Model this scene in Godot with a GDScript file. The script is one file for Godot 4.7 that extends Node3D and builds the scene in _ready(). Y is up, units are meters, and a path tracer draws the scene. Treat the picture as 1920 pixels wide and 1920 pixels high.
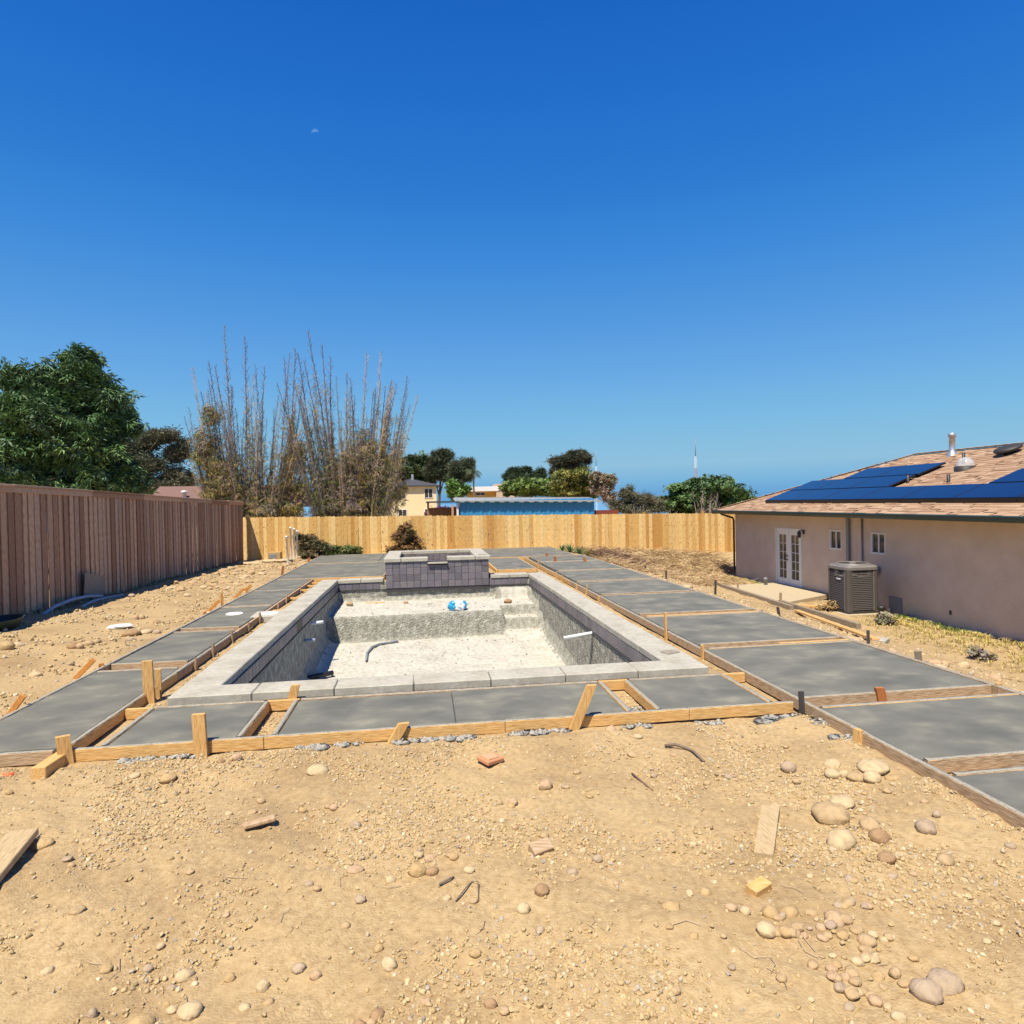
extends Node3D
# A back yard with an unfinished swimming pool, fresh concrete slabs between form boards, fences and a house. x runs right, y up, z towards the viewer; the slab tops are y = 0.

var M := {}
var used := {}
var boxes := {}
var rng := RandomNumberGenerator.new()
var bump_noise := FastNoiseLite.new()
const ORD := ["first", "second", "third", "fourth", "fifth", "sixth", "seventh", "eighth", "ninth", "tenth", "eleventh", "twelfth", "thirteenth", "fourteenth"]


func _ready() -> void:
	rng.seed = 7
	bump_noise.seed = 3
	bump_noise.frequency = 1.0
	bump_noise.fractal_octaves = 3
	camera_and_light()
	materials()
	ground()
	sea()
	pool()
	spa()
	slabs()
	form_boards()
	stakes()
	left_fence()
	back_fence()
	house()
	solar_panels()
	air_conditioner()
	stones()
	gravel()
	yard_things()
	foreground_wood()
	pool_things()
	garden_plants()
	bamboo()
	trees()
	far_buildings()


func camera_and_light() -> void:
	var cam := Camera3D.new()
	cam.name = "camera"
	cam.fov = 75.943
	cam.position = Vector3(0, 1.7, 0)
	cam.rotation_degrees = Vector3(-0.840, -7.778, -1.187)
	cam.near = 0.05
	cam.far = 90000.0
	add_child(cam)
	cam.current = true
	var env := Environment.new()
	env.background_mode = Environment.BG_SKY
	env.tonemap_mode = Environment.TONE_MAPPER_LINEAR
	env.tonemap_exposure = 1.55
	env.sdfgi_enabled = true
	env.ssao_enabled = true
	env.ssil_enabled = true
	var sky := Sky.new()
	var pano := PanoramaSkyMaterial.new()
	pano.panorama = ImageTexture.create_from_image(sky_picture(1.55))
	sky.sky_material = pano
	env.sky = sky
	env.background_energy_multiplier = 1.0
	var we := WorldEnvironment.new()
	we.name = "world_environment"
	we.environment = env
	add_child(we)
	var sun := DirectionalLight3D.new()
	sun.name = "sun"
	sun.light_energy = 1.6
	sun.light_color = Color(1.0, 0.955, 0.87)
	sun.light_angular_distance = 0.5
	sun.shadow_enabled = true
	add_child(sun)
	sun.look_at_from_position(Vector3(-2.7, 10.0, 4.5), Vector3.ZERO)


func sky_picture(exposure: float) -> Image:
	# clear air: colour by height above the horizon, in degrees
	var at := [-90.0, 0.0, 1.6, 3.0, 6.5, 11.0, 15.5, 20.0, 25.0, 31.0, 38.0, 60.0, 90.0]
	var col := [Color8(120, 175, 215), Color8(98, 160, 214), Color8(124, 181, 220), Color8(145, 193, 221), Color8(126, 187, 227), Color8(104, 168, 228), Color8(82, 152, 222), Color8(63, 138, 217), Color8(46, 123, 209), Color8(36, 111, 202), Color8(27, 99, 191), Color8(22, 84, 172), Color8(20, 76, 160)]
	var im := Image.create_empty(64, 512, false, Image.FORMAT_RGBF)
	for y in 512:
		var e := 90.0 - (y + 0.5) / 512.0 * 180.0
		var k := 0
		while k < at.size() - 2 and e > at[k + 1]:
			k += 1
		var t: float = clampf((e - at[k]) / (at[k + 1] - at[k]), 0, 1)
		var a: Color = col[k].srgb_to_linear()
		var b: Color = col[k + 1].srgb_to_linear()
		var c := a.lerp(b, t)
		c = Color(c.r / exposure, c.g / exposure, c.b / exposure)
		for x in 64:
			im.set_pixel(x, y, c)
	return im


# ---------------------------------------------------------------- names, things and parts

func numbered(called: String) -> String:
	if not used.has(called):
		used[called] = 0
		return called
	used[called] += 1
	return "%s_%03d" % [called, used[called]]


func tag(o: Node3D, label: String, category: String, group := "") -> Node3D:
	o.set_meta("label", label)
	o.set_meta("category", category)
	if group:
		o.set_meta("group", group)
	return o


func thing(called: String, label: String, category: String, at := Vector3.ZERO, group := "") -> Node3D:
	var o := Node3D.new()
	o.name = numbered(called)
	o.position = at
	add_child(o, true)
	return tag(o, label, category, group)


func solo(called: String, mesh: Mesh, mat: Material, label: String, category: String, at := Vector3.ZERO, group := "") -> MeshInstance3D:
	var o := MeshInstance3D.new()
	o.name = numbered(called)
	o.mesh = mesh
	if mat:
		o.material_override = mat
	o.position = at
	add_child(o, true)
	tag(o, label, category, group)
	return o


func part(called: String, mesh: Mesh, mat: Material, parent: Node, at := Vector3.ZERO, kind := "") -> MeshInstance3D:
	var o := MeshInstance3D.new()
	o.name = called
	o.mesh = mesh
	if mat:
		o.material_override = mat
	o.position = at
	parent.add_child(o, true)
	if kind:
		o.set_meta("kind", kind)
	return o


func structure(called: String, mesh: Mesh, mat: Material) -> MeshInstance3D:
	var o := MeshInstance3D.new()
	o.name = called
	o.mesh = mesh
	o.material_override = mat
	add_child(o, true)
	o.set_meta("kind", "structure")
	return o


func copies(called: String, mesh: Mesh, mat: Material, spots: Array, tints: Array, parent: Node = null, label := "", category := "") -> MultiMeshInstance3D:
	var mm := MultiMesh.new()
	mm.transform_format = MultiMesh.TRANSFORM_3D
	mm.use_colors = tints.size() > 0
	mm.mesh = mesh
	mm.instance_count = spots.size()
	for i in spots.size():
		mm.set_instance_transform(i, spots[i])
		if tints.size():
			mm.set_instance_color(i, tints[i])
	var o := MultiMeshInstance3D.new()
	o.multimesh = mm
	o.material_override = mat
	o.set_meta("kind", "stuff")
	if parent:
		o.name = called
		parent.add_child(o, true)
	else:
		o.name = numbered(called)
		add_child(o, true)
		tag(o, label, category)
	return o


# ---------------------------------------------------------------- shapes

func new_st(flat := true) -> SurfaceTool:
	var st := SurfaceTool.new()
	st.begin(Mesh.PRIMITIVE_TRIANGLES)
	if flat:
		st.set_smooth_group(-1)
	else:
		st.set_smooth_group(0)
	return st


func done(st: SurfaceTool) -> ArrayMesh:
	st.generate_normals()
	return st.commit()


func quad(st: SurfaceTool, a: Vector3, b: Vector3, c: Vector3, d: Vector3) -> void:
	for p in [a, b, c, a, c, d]:
		st.add_vertex(p)


func tri(st: SurfaceTool, a: Vector3, b: Vector3, c: Vector3) -> void:
	st.add_vertex(a)
	st.add_vertex(b)
	st.add_vertex(c)


func add_box(st: SurfaceTool, at: Vector3, size: Vector3, bevel := 0.0, basis := Basis.IDENTITY) -> void:
	# a block centred on at; with a bevel its edges and corners are chamfered
	var h := size / 2.0
	if bevel <= 0.0:
		var p := []
		for i in 8:
			p.append(at + basis * Vector3(h.x * (1 if i & 1 else -1), h.y * (1 if i & 2 else -1), h.z * (1 if i & 4 else -1)))
		quad(st, p[4], p[6], p[7], p[5])
		quad(st, p[1], p[3], p[2], p[0])
		quad(st, p[5], p[7], p[3], p[1])
		quad(st, p[0], p[2], p[6], p[4])
		quad(st, p[2], p[3], p[7], p[6])
		quad(st, p[4], p[5], p[1], p[0])
		return
	var b := minf(bevel, minf(h.x, minf(h.y, h.z)) * 0.9)
	var corner := func(sx: int, sy: int, sz: int, axis: int) -> Vector3:
		var v := Vector3(h.x - b, h.y - b, h.z - b)
		v[axis] = h[axis]
		return at + basis * Vector3(v.x * sx, v.y * sy, v.z * sz)
	for axis in 3:
		var u := (axis + 1) % 3
		var w := (axis + 2) % 3
		for s in [-1, 1]:
			var q := []
			for k in [[-1, -1], [-1, 1], [1, 1], [1, -1]]:
				var sg := [0, 0, 0]
				sg[axis] = s
				sg[u] = k[0]
				sg[w] = k[1]
				q.append(corner.call(sg[0], sg[1], sg[2], axis))
			if s > 0:
				quad(st, q[0], q[1], q[2], q[3])
			else:
				quad(st, q[3], q[2], q[1], q[0])
		# chamfers along the edges that run along axis
		for k in [[-1, -1], [-1, 1], [1, 1], [1, -1]]:
			var e := []
			for s2 in [-1, 1]:
				var sg2 := [0, 0, 0]
				sg2[axis] = s2
				sg2[u] = k[0]
				sg2[w] = k[1]
				e.append(corner.call(sg2[0], sg2[1], sg2[2], u))
				e.append(corner.call(sg2[0], sg2[1], sg2[2], w))
			if k[0] * k[1] > 0:
				quad(st, e[0], e[2], e[3], e[1])
			else:
				quad(st, e[1], e[3], e[2], e[0])
	for i in 8:
		var s3 := [1 if i & 1 else -1, 1 if i & 2 else -1, 1 if i & 4 else -1]
		var c0: Vector3 = corner.call(s3[0], s3[1], s3[2], 0)
		var c1: Vector3 = corner.call(s3[0], s3[1], s3[2], 1)
		var c2: Vector3 = corner.call(s3[0], s3[1], s3[2], 2)
		if s3[0] * s3[1] * s3[2] > 0:
			tri(st, c0, c2, c1)
		else:
			tri(st, c0, c1, c2)


func box(size: Vector3, bevel := 0.0) -> ArrayMesh:
	var key := "%.4f %.4f %.4f %.4f" % [size.x, size.y, size.z, bevel]
	if not boxes.has(key):
		var st := new_st()
		add_box(st, Vector3.ZERO, size, bevel)
		boxes[key] = done(st)
	return boxes[key]


func add_tube(st: SurfaceTool, pts: Array, radii: Array, sides := 8, caps := true) -> void:
	var rings := []
	var side := Vector3.RIGHT
	for i in pts.size():
		var dir: Vector3 = (pts[mini(i + 1, pts.size() - 1)] - pts[maxi(i - 1, 0)]).normalized()
		if i == 0:
			side = dir.cross(Vector3.UP if absf(dir.y) < 0.9 else Vector3.RIGHT).normalized()
		else:
			side = (side - dir * side.dot(dir)).normalized()
		var up := dir.cross(side)
		var ring := []
		for k in sides:
			var a := TAU * k / sides
			ring.append(pts[i] + (side * cos(a) + up * sin(a)) * radii[i])
		rings.append(ring)
	for i in pts.size() - 1:
		for k in sides:
			var n := (k + 1) % sides
			quad(st, rings[i][k], rings[i][n], rings[i + 1][n], rings[i + 1][k])
	if caps:
		for k in sides:
			var n2 := (k + 1) % sides
			tri(st, pts[0], rings[0][n2], rings[0][k])
			tri(st, pts[-1], rings[-1][k], rings[-1][n2])


func tube(pts: Array, radii: Array, sides := 8, caps := true) -> ArrayMesh:
	var st := new_st(sides < 6)
	add_tube(st, pts, radii, sides, caps)
	return done(st)


func lathe(profile: Array, sides := 20, flat := false) -> ArrayMesh:
	# profile: Vector2(radius, height) from the bottom up
	var st := new_st(flat)
	for i in profile.size() - 1:
		for k in sides:
			var a := TAU * k / sides
			var b := TAU * (k + 1) / sides
			var p: Vector2 = profile[i]
			var q: Vector2 = profile[i + 1]
			quad(st, Vector3(p.x * cos(a), p.y, p.x * sin(a)), Vector3(p.x * cos(b), p.y, p.x * sin(b)), Vector3(q.x * cos(b), q.y, q.x * sin(b)), Vector3(q.x * cos(a), q.y, q.x * sin(a)))
	return done(st)


func prism(outline: PackedVector2Array, y0: float, y1: float) -> ArrayMesh:
	# a flat outline in x and z, raised from y0 to y1
	var st := new_st()
	var t := Geometry2D.triangulate_polygon(outline)
	for i in range(0, t.size(), 3):
		var p := [outline[t[i]], outline[t[i + 1]], outline[t[i + 2]]]
		tri(st, Vector3(p[0].x, y1, p[0].y), Vector3(p[1].x, y1, p[1].y), Vector3(p[2].x, y1, p[2].y))
		tri(st, Vector3(p[0].x, y0, p[0].y), Vector3(p[2].x, y0, p[2].y), Vector3(p[1].x, y0, p[1].y))
	for i in outline.size():
		var a := outline[i]
		var b := outline[(i + 1) % outline.size()]
		quad(st, Vector3(a.x, y0, a.y), Vector3(a.x, y1, a.y), Vector3(b.x, y1, b.y), Vector3(b.x, y0, b.y))
	return done(st)


func stone_mesh(seed_: int, rough: float, rings := 9, sides := 14, flat := false) -> ArrayMesh:
	# a rounded stone of about one unit across
	var n := FastNoiseLite.new()
	n.seed = seed_
	n.frequency = 0.9
	n.fractal_octaves = 2
	var st := new_st(flat)
	var at := func(i: int, k: int) -> Vector3:
		var la := PI * i / rings - PI / 2
		var lo := TAU * (k % sides) / sides
		var v := Vector3(cos(la) * cos(lo), sin(la), cos(la) * sin(lo))
		return v * 0.5 * (1.0 + rough * n.get_noise_3dv(v * 1.3) + rough * 0.25 * n.get_noise_3dv(v * 4.0 + Vector3(9, 0, 0)))
	for i in rings:
		for k in sides:
			var a: Vector3 = at.call(i, k)
			var b: Vector3 = at.call(i, k + 1)
			var c: Vector3 = at.call(i + 1, k + 1)
			var d: Vector3 = at.call(i + 1, k)
			if i > 0:
				tri(st, a, b, c)
			if i < rings - 1:
				tri(st, a, c, d)
	return done(st)


func rod(called: String, a: Vector3, b: Vector3, r: float, mat: Material, parent: Node, sides := 8) -> MeshInstance3D:
	return part(called, tube([a, b], [r, r], sides), mat, parent)


func noise_at(x: float, z: float) -> float:
	return bump_noise.get_noise_2d(x, z)


func ground_height(x: float, z: float) -> float:
	var y := -0.10
	if x > 5.0:
		var k := smoothstep(22.0, 24.6, -z)
		var u := x - 5.0
		var dr := u * 0.262 if u < 3.4 else 0.89 + minf(u - 3.4, 2.6) * 0.062
		y -= dr + (minf(u, 6.0) * 0.06 - dr) * k
	if x < -3.6:
		y += smoothstep(0.0, 1.0, (-3.6 - x) / 2.6) * (0.15 - 0.22 * clampf((-z - 10.0) / 14.6, 0, 1))
	if z < -25.0:
		y -= minf(-z - 25.0, 75.0) * 0.014
	if z < -100.0:
		y -= minf(-z - 100.0, 900.0) * 0.055
	return y


func surface_height(x: float, z: float) -> float:
	# the ground with its unevenness
	var far := clampf((-z - 25.0) / 20.0, 0, 1)
	var rough := 0.045 * noise_at(x * 0.45, z * 0.45) + 0.022 * noise_at(x * 1.9 + 40, z * 1.9) + 0.015 * noise_at(x * 7.0, z * 7.0 + 30) + 0.006 * noise_at(x * 17.0 + 8, z * 17.0)
	# dirt banked up against the form boards
	if z > -5.02 and z < -4.4 and x > -2.5 and x < 3.05:
		rough += (0.034 + 0.03 * noise_at(x * 2.3 + 5.0, 3.0)) * smoothstep(-4.45, -4.95, z)
	if x > 2.5 and x < 3.07 and z > -5.0 and z < -0.5:
		rough += (0.03 + 0.025 * noise_at(3.0, z * 2.3)) * smoothstep(2.55, 3.02, x)
	var calm := 1.0
	if x > -3.7 and x < 5.2 and z < -4.85 and z > -24.6:
		calm = 0.45  # the levelled bed of the slabs
	if x > -3.5 and x < 5.0 and z < -4.9 and z > -24.6:
		rough = minf(rough, 0.03)
	return ground_height(x, z) + rough * calm * (1.0 - far) + far * 0.4 * noise_at(x * 0.05, z * 0.05)


func on_ground(x: float, z: float, up := 0.0) -> Vector3:
	return Vector3(x, surface_height(x, z) + up, z)


const STONES := [
["largest tan boulder, smooth and oval, in the right foreground dirt",2.22,-3.36,0.201,0.133],
["big pale oval cobble just in front of the largest boulder",2.10,-3.10,0.165,0.118],
["round speckled cobble right of the largest boulder",2.35,-3.22,0.121,0.103],
["round brown cobble touching the speckled cobble from the front",2.30,-3.08,0.107,0.104],
["grey pink cobble alone on the bare dirt nearest the right slab edge",2.59,-3.11,0.115,0.090],
["long pale cobble lying against the right form board",2.84,-3.86,0.200,0.100],
["greenish round cobble in front of the long pale cobble by the form board",2.75,-3.74,0.113,0.089],
["low flat cobble left of the greenish cobble near the form board",2.68,-3.79,0.121,0.069],
["cream egg shaped cobble in the row below the form board",2.56,-3.86,0.113,0.081],
["half buried sandy stone behind the cream egg shaped cobble",2.67,-4.02,0.117,0.071],
["upright purple grey cobble standing alone in front of the dark stake",2.36,-4.03,0.098,0.098],
["small sandy stone touching the cream egg shaped cobble",2.64,-3.86,0.069,0.069],
["thin curved pale stone behind the largest boulder",2.37,-3.48,0.156,0.063],
["half buried flat stone right of the greenish cobble",2.87,-3.72,0.090,0.045],
["orange tipped cobble in front of the round brown cobble",2.20,-2.90,0.092,0.069],
["tan cobble with a dark crack on the right foreground dirt",2.46,-2.83,0.091,0.071],
["half buried tan cobble, left one of the pair by the wood offcut",1.45,-2.63,0.088,0.077],
["half buried round cobble, right one of the pair by the wood offcut",1.53,-2.62,0.089,0.077],
["pinkish cobble on top of the pebble heap at lower right",1.68,-2.53,0.089,0.072],
["grey oval cobble near the lower right corner of the picture",1.76,-2.12,0.112,0.083],
["half buried long stone behind the grey oval cobble at lower right",1.87,-2.16,0.132,0.077],
["small tan cobble at the bottom edge of the picture on the right",1.58,-2.03,0.054,0.043],
["long cream pebble lying flat in front of the front form board",-0.74,-4.56,0.157,0.081],
["yellowish cobble leaning on two others, the front one of a cluster",-0.06,-3.22,0.093,0.090],
["brown pebble right of the leaning yellowish cobble",0.01,-3.21,0.066,0.051],
["pink pebble behind the leaning yellowish cobble",-0.00,-3.33,0.068,0.052],
["flat pale pebble at the back left of the cobble cluster",-0.06,-3.35,0.053,0.034],
["tiny grey pebble at the back of the cobble cluster",-0.05,-3.40,0.034,0.034],
["pinkish long pebble left of the cobble cluster",-0.37,-3.30,0.083,0.043],
["angular grey stone in the middle foreground",-0.41,-3.74,0.068,0.061],
["round pinkish cobble in the centre of the foreground dirt",0.73,-4.04,0.091,0.091],
["small oval stone left of the round pinkish cobble",0.50,-3.89,0.060,0.060],
["smaller round stone left of the small oval stone",0.42,-3.89,0.045,0.045],
["tiny pink pebble at the left end of a row of three",0.30,-3.83,0.038,0.038],
["half buried pale stone left of the cobble cluster",-0.19,-3.20,0.054,0.051],
["brown grey pebble in front of the pinkish long pebble",-0.32,-3.04,0.052,0.037],
["orange brown cobble in the middle of the near foreground",0.50,-2.93,0.071,0.071],
["half buried smooth stone to the left of the wood offcut",1.03,-2.71,0.086,0.055],
["small pink cobble right of the grey wood block",0.82,-3.14,0.054,0.054],
["small round stone below the half buried smooth stone",1.05,-2.51,0.040,0.045],
["brown pebble near the bottom edge at the middle",0.20,-2.30,0.048,0.043],
["half buried cream stone right of the grey wood block",0.68,-3.08,0.062,0.065],
["pale crumbling stone in front of the orange brown cobble",0.40,-2.83,0.060,0.060],
["grey pink pebble in front of the pale crumbling stone",0.45,-2.69,0.040,0.037],
["half buried yellowish stone left of the weathered plank",1.24,-2.82,0.061,0.061],
["brown cobble at the bottom edge left of the middle",-0.20,-2.35,0.053,0.048],
["greenish white stone at the bottom edge beside the brown cobble",-0.26,-2.33,0.051,0.053],
["flat cream stone in the near foreground",-0.17,-2.60,0.064,0.064],
["pink stone with a grey neighbour at lower left",-0.52,-2.64,0.053,0.045],
["tan stone just right of the pink stone at lower left",-0.45,-2.59,0.047,0.044],
["upright oval stone at lower left",-0.64,-2.57,0.052,0.062],
["reddish stone below the upright oval stone",-0.60,-2.49,0.043,0.036],
["large pale angular stone at the bottom left",-0.87,-2.48,0.099,0.067],
["large dusty stone cut by the bottom edge at left",-1.02,-2.44,0.099,0.075],
["peach stone above the large pale angular stone",-0.96,-2.69,0.071,0.055],
["dusty round stone between the peach stone and the upright one",-0.78,-2.65,0.046,0.046],
["dark brown pebble left of the large pale angular stone",-0.94,-2.50,0.039,0.034],
["dark grey stone at the bottom left corner",-1.21,-2.51,0.041,0.054],
["cream pebble near the left edge of the foreground",-1.51,-2.80,0.048,0.039],
["tan pebble in front of the thick plank on the left",-1.56,-3.13,0.064,0.042],
["round pink pebble right of the tall front stake",-1.33,-4.81,0.069,0.065],
["flat brown pebble in front of the tall front stake",-1.43,-4.79,0.060,0.039],
["yellowish broken stone at left in front of the form board",-1.72,-4.62,0.111,0.077],
["flat pale stone left of the yellowish broken stone",-1.97,-4.73,0.075,0.044],
["flat dusty stone touching the end of the thick plank",-2.06,-3.81,0.122,0.061],
["small pebble behind the flat stone shard",-1.03,-4.01,0.059,0.037],
["large cobble at the far left edge of the yard",-5.22,-8.98,0.231,0.145],
["flat cobble beside the large one at the far left edge",-5.21,-9.21,0.183,0.096],
["dark brown cobble at the left end of a row on the left dirt",-4.50,-9.12,0.159,0.117],
["small reddish stone second in the row on the left dirt",-4.42,-9.12,0.100,0.100],
["tan cobble third in the row on the left dirt",-4.42,-9.32,0.170,0.102],
["leaning stone at the right end of the row on the left dirt",-4.39,-9.48,0.129,0.086],
["lone pale cobble in the left yard near the slab",-4.25,-7.82,0.148,0.089],
["long brown cobble in front of the white plastic scrap",-4.17,-10.02,0.241,0.134],
["pale cobble right of the long brown cobble",-4.02,-10.16,0.180,0.108],
["grey cobble at the right end by the second left slab",-3.88,-10.16,0.134,0.108],
["white grey stone in front of the long brown cobble",-4.04,-9.70,0.130,0.095],
["pinkish stone leaning on its neighbour behind the plastic scrap",-4.63,-11.31,0.100,0.120],
["upright stone behind the plastic scrap",-4.56,-11.37,0.111,0.121],
["brown stone between the plastic scrap and the left stakes",-4.18,-11.00,0.145,0.097],
["flat stone at the edge of the left fence shadow",-5.44,-11.89,0.150,0.075],
["pale round cobble below the stony bank",-4.74,-13.97,0.145,0.109],
["flat tan cobble below the stony bank",-5.09,-14.69,0.165,0.089],
["cobble at the foot of the grey plywood patch",-5.75,-13.88,0.160,0.111],
["small stone on the dirt left of the purple grey cobble",1.91,-3.96,0.062,0.039],
["tan stone touching the dark burnt twig",1.45,-4.49,0.090,0.041],
["pink stone under the dark burnt twig",1.71,-4.38,0.061,0.037],
["pale cobble at the foot of the tall leaning stake",1.20,-5.11,0.072,0.050],
["flat pink cobble right of the tall leaning stake",1.36,-5.12,0.068,0.041],
["cluster stone in front of the front form board",1.41,-4.92,0.088,0.062],
["pale pebble in the dirt under the right front slab",1.57,-4.75,0.074,0.043]]
const HEAP := [[1.69,-2.31,0.058],[1.78,-2.43,0.046],[1.73,-2.46,0.063],[1.73,-2.40,0.079],[1.70,-2.36,0.061],[1.60,-2.50,0.048],[1.64,-2.51,0.043],[1.68,-2.50,0.040],[1.59,-2.44,0.042],[1.44,-2.31,0.048],[1.52,-2.23,0.045],[1.56,-2.25,0.053],[1.47,-2.23,0.052],[1.36,-2.51,0.082],[1.46,-2.59,0.048],[1.77,-2.60,0.041],[1.50,-2.28,0.048],[1.62,-2.30,0.054],[1.72,-2.51,0.046],[1.56,-2.15,0.039],[1.58,-2.14,0.034],[1.50,-2.51,0.056],[1.43,-2.48,0.060]]
const STAKES_LEFT := [
["orange stake with a slanted brace beside the first left slab",-3.717,-7.704,0.004,0.134,0.000,0.050],
["short pale stake beside the second left slab, outer side",-3.704,-9.155,0.003,0.098,0.000,0.057],
["short brown stake beside the third left slab, outer side",-3.713,-11.141,0.004,0.138,0.000,0.039],
["tall orange stake with a slanted brace beside the fourth left slab",-3.680,-12.150,-0.010,0.311,0.000,0.042],
["orange stake with a slanted brace beside the fifth left slab",-3.680,-13.747,-0.005,0.204,0.000,0.047],
["tall red brown stake at the far left slab corner",-3.660,-17.046,0.047,0.333,0.000,0.057],
["short red stub at the foot of the tall red brown stake",-3.675,-16.934,-0.010,0.093,0.000,0.042],
["thin red stake along the far left slab edge",-3.664,-18.882,0.003,0.134,0.000,0.047],
["reddish stake near the white pipes",-3.739,-20.838,0.037,0.229,0.000,0.069]]
const STAKES_POOL_LEFT := [
["pointed wooden stake on the pool side of the left form boards, first from the front",-2.589,-7.691,-0.018,0.156,0.000,0.054],
["pointed wooden stake on the pool side of the left form boards, second from the front",-2.515,-8.315,-0.023,0.189,0.000,0.050],
["pointed wooden stake on the pool side of the left form boards, third from the front",-2.525,-9.146,-0.024,0.187,0.000,0.055],
["pointed wooden stake on the pool side of the left form boards, fourth from the front",-2.508,-9.955,-0.022,0.141,0.000,0.051],
["pointed wooden stake on the pool side of the left form boards, fifth from the front",-2.526,-10.607,-0.023,0.180,0.000,0.054],
["pointed wooden stake on the pool side of the left form boards, sixth from the front",-2.625,-11.871,0.003,0.112,0.000,0.050],
["pointed wooden stake on the pool side of the left form boards, seventh from the front",-2.563,-12.592,0.004,0.173,0.000,0.042],
["pointed wooden stake on the pool side of the left form boards, eighth from the front",-2.636,-14.078,-0.006,0.172,0.000,0.041]]
const STAKES_POOL_RIGHT := [
["wooden stake by the right form boards, first from the front",3.099,-6.938,-0.003,0.161,0.000,0.044],
["wooden stake by the right form boards, second from the front and the tallest there",3.043,-8.042,0.006,0.346,0.000,0.050],
["wooden stake by the right form boards, third from the front",3.083,-11.290,-0.003,0.095,0.000,0.039],
["wooden stake by the right form boards, fourth from the front",3.099,-12.180,-0.017,0.204,0.000,0.036],
["wooden stake by the right form boards, fifth from the front",3.101,-12.966,-0.003,0.108,0.000,0.033],
["wooden stake by the right form boards, sixth from the front",3.140,-14.336,-0.009,0.155,0.000,0.042],
["wooden stake by the right form boards, seventh from the front",3.106,-14.983,-0.002,0.162,0.000,0.044],
["wooden stake by the right form boards, eighth from the front",3.075,-17.427,-0.010,0.217,0.000,0.043]]
const STAKES_BACK := [
["reddish stake standing between the far back slabs, leftmost of three",3.803,-20.076,0.004,0.199,0.000,0.067],
["reddish stake standing in the slab joint, middle of three at the back",3.704,-18.196,-0.026,0.250,0.000,0.068],
["reddish stake leaning at the far right slab edge, rightmost of three",4.523,-17.887,-0.072,0.217,0.000,0.075]]
const STAKES_RIGHT := [
["stained wooden stake beside the third right slab, outer side",6.235,-7.460,-0.012,0.193,0.000,0.073],
["dark stake at the end of the loose orange board",6.174,-8.444,0.003,0.203,0.000,0.043],
["dark leaning stake below the old timber",6.219,-10.848,-0.038,0.172,0.000,0.052],
["slim wooden stake before the concrete door pad",9.049,-15.723,0.004,0.274,0.000,0.060],
["tall dark stake beside the sixth right slab, outer side",6.409,-13.819,0.006,0.349,0.000,0.050],
["dark stake beside the seventh right slab, outer side",6.657,-17.430,0.005,0.267,0.000,0.046],
["thin dark stake near the brush, beside the far right slabs",7.113,-20.453,0.004,0.208,0.000,0.044],
["thin stake in the dry grass left of the door pad",9.174,-18.271,0.003,0.189,0.000,0.050]]
const LOBES_GREEN := [[-11.29,4.21,-21.00,1.36,1.36],[-10.11,4.68,-21.00,1.24,1.62],[-9.93,5.86,-21.00,0.58,0.81],[-9.94,6.22,-21.00,0.35,0.46],[-9.92,5.23,-21.00,0.76,0.86],[-9.16,4.76,-21.00,0.60,0.79],[-11.31,3.20,-21.00,1.17,0.82],[-10.00,3.42,-21.00,1.04,0.85],[-11.97,2.81,-21.00,1.18,0.89],[-9.35,3.17,-21.00,0.97,0.97],[-8.61,4.28,-21.00,0.32,0.41],[-11.04,5.23,-21.00,1.07,0.74],[-9.07,2.61,-21.00,0.84,0.52],[-10.03,2.63,-21.00,1.14,0.57]]
const LOBES_EUC := [[-14.94,5.54,-40.00,1.46,0.70],[-13.80,5.07,-40.00,0.69,0.69],[-15.55,4.02,-40.00,1.47,0.98],[-13.90,3.38,-40.00,0.90,1.10],[-16.24,4.94,-40.00,0.99,0.88],[-14.86,2.94,-40.00,1.39,0.62]]
const LOBES_BEHIND := [[-4.91,6.95,-112.00,3.65,2.28],[-1.63,7.17,-112.00,2.92,2.55],[0.43,7.41,-112.00,2.74,2.37]]
const LOBES_PINE := [[3.30,8.39,-108.00,2.11,1.94],[3.50,9.70,-108.00,1.50,0.79],[2.13,6.66,-108.00,1.23,1.58],[4.30,6.46,-108.00,1.23,1.23]]
const LOBES_MID := [[6.25,6.84,-104.00,1.70,2.12],[5.37,5.00,-104.00,1.36,1.52],[7.37,7.75,-104.00,0.85,1.02]]
const LOBES_BUSH := [[4.56,3.26,-80.00,1.30,1.04],[3.79,3.59,-80.00,0.65,0.78]]
const LOBES_DARK := [[12.67,4.56,-80.00,2.11,0.92],[11.02,4.91,-80.00,1.12,0.72],[12.42,5.35,-80.00,0.92,0.53],[14.48,4.73,-80.00,0.79,0.93]]
const LOBES_BRIGHT := [[13.75,3.08,-66.00,3.18,1.10],[11.27,3.28,-66.00,2.45,0.98],[16.26,2.48,-66.00,1.38,0.99],[14.61,3.88,-66.00,1.65,0.77],[8.79,3.00,-66.00,0.97,0.65]]
const LOBES_EUCRIGHT := [[17.21,6.75,-72.00,1.21,0.78],[15.97,5.99,-72.00,1.44,0.72],[15.11,5.29,-72.00,0.96,0.66],[18.31,6.44,-72.00,0.73,0.48],[16.88,5.38,-72.00,1.20,0.60]]
const LOBES_YELLOW := [[14.40,3.77,-60.00,1.91,1.00],[13.77,2.93,-60.00,1.75,1.00],[15.57,3.25,-60.00,0.91,1.11]]
const LOBES_PINK := [[15.45,3.10,-55.00,1.02,0.93],[15.91,2.31,-55.00,0.74,1.02],[14.99,3.70,-55.00,0.74,0.56]]
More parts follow.
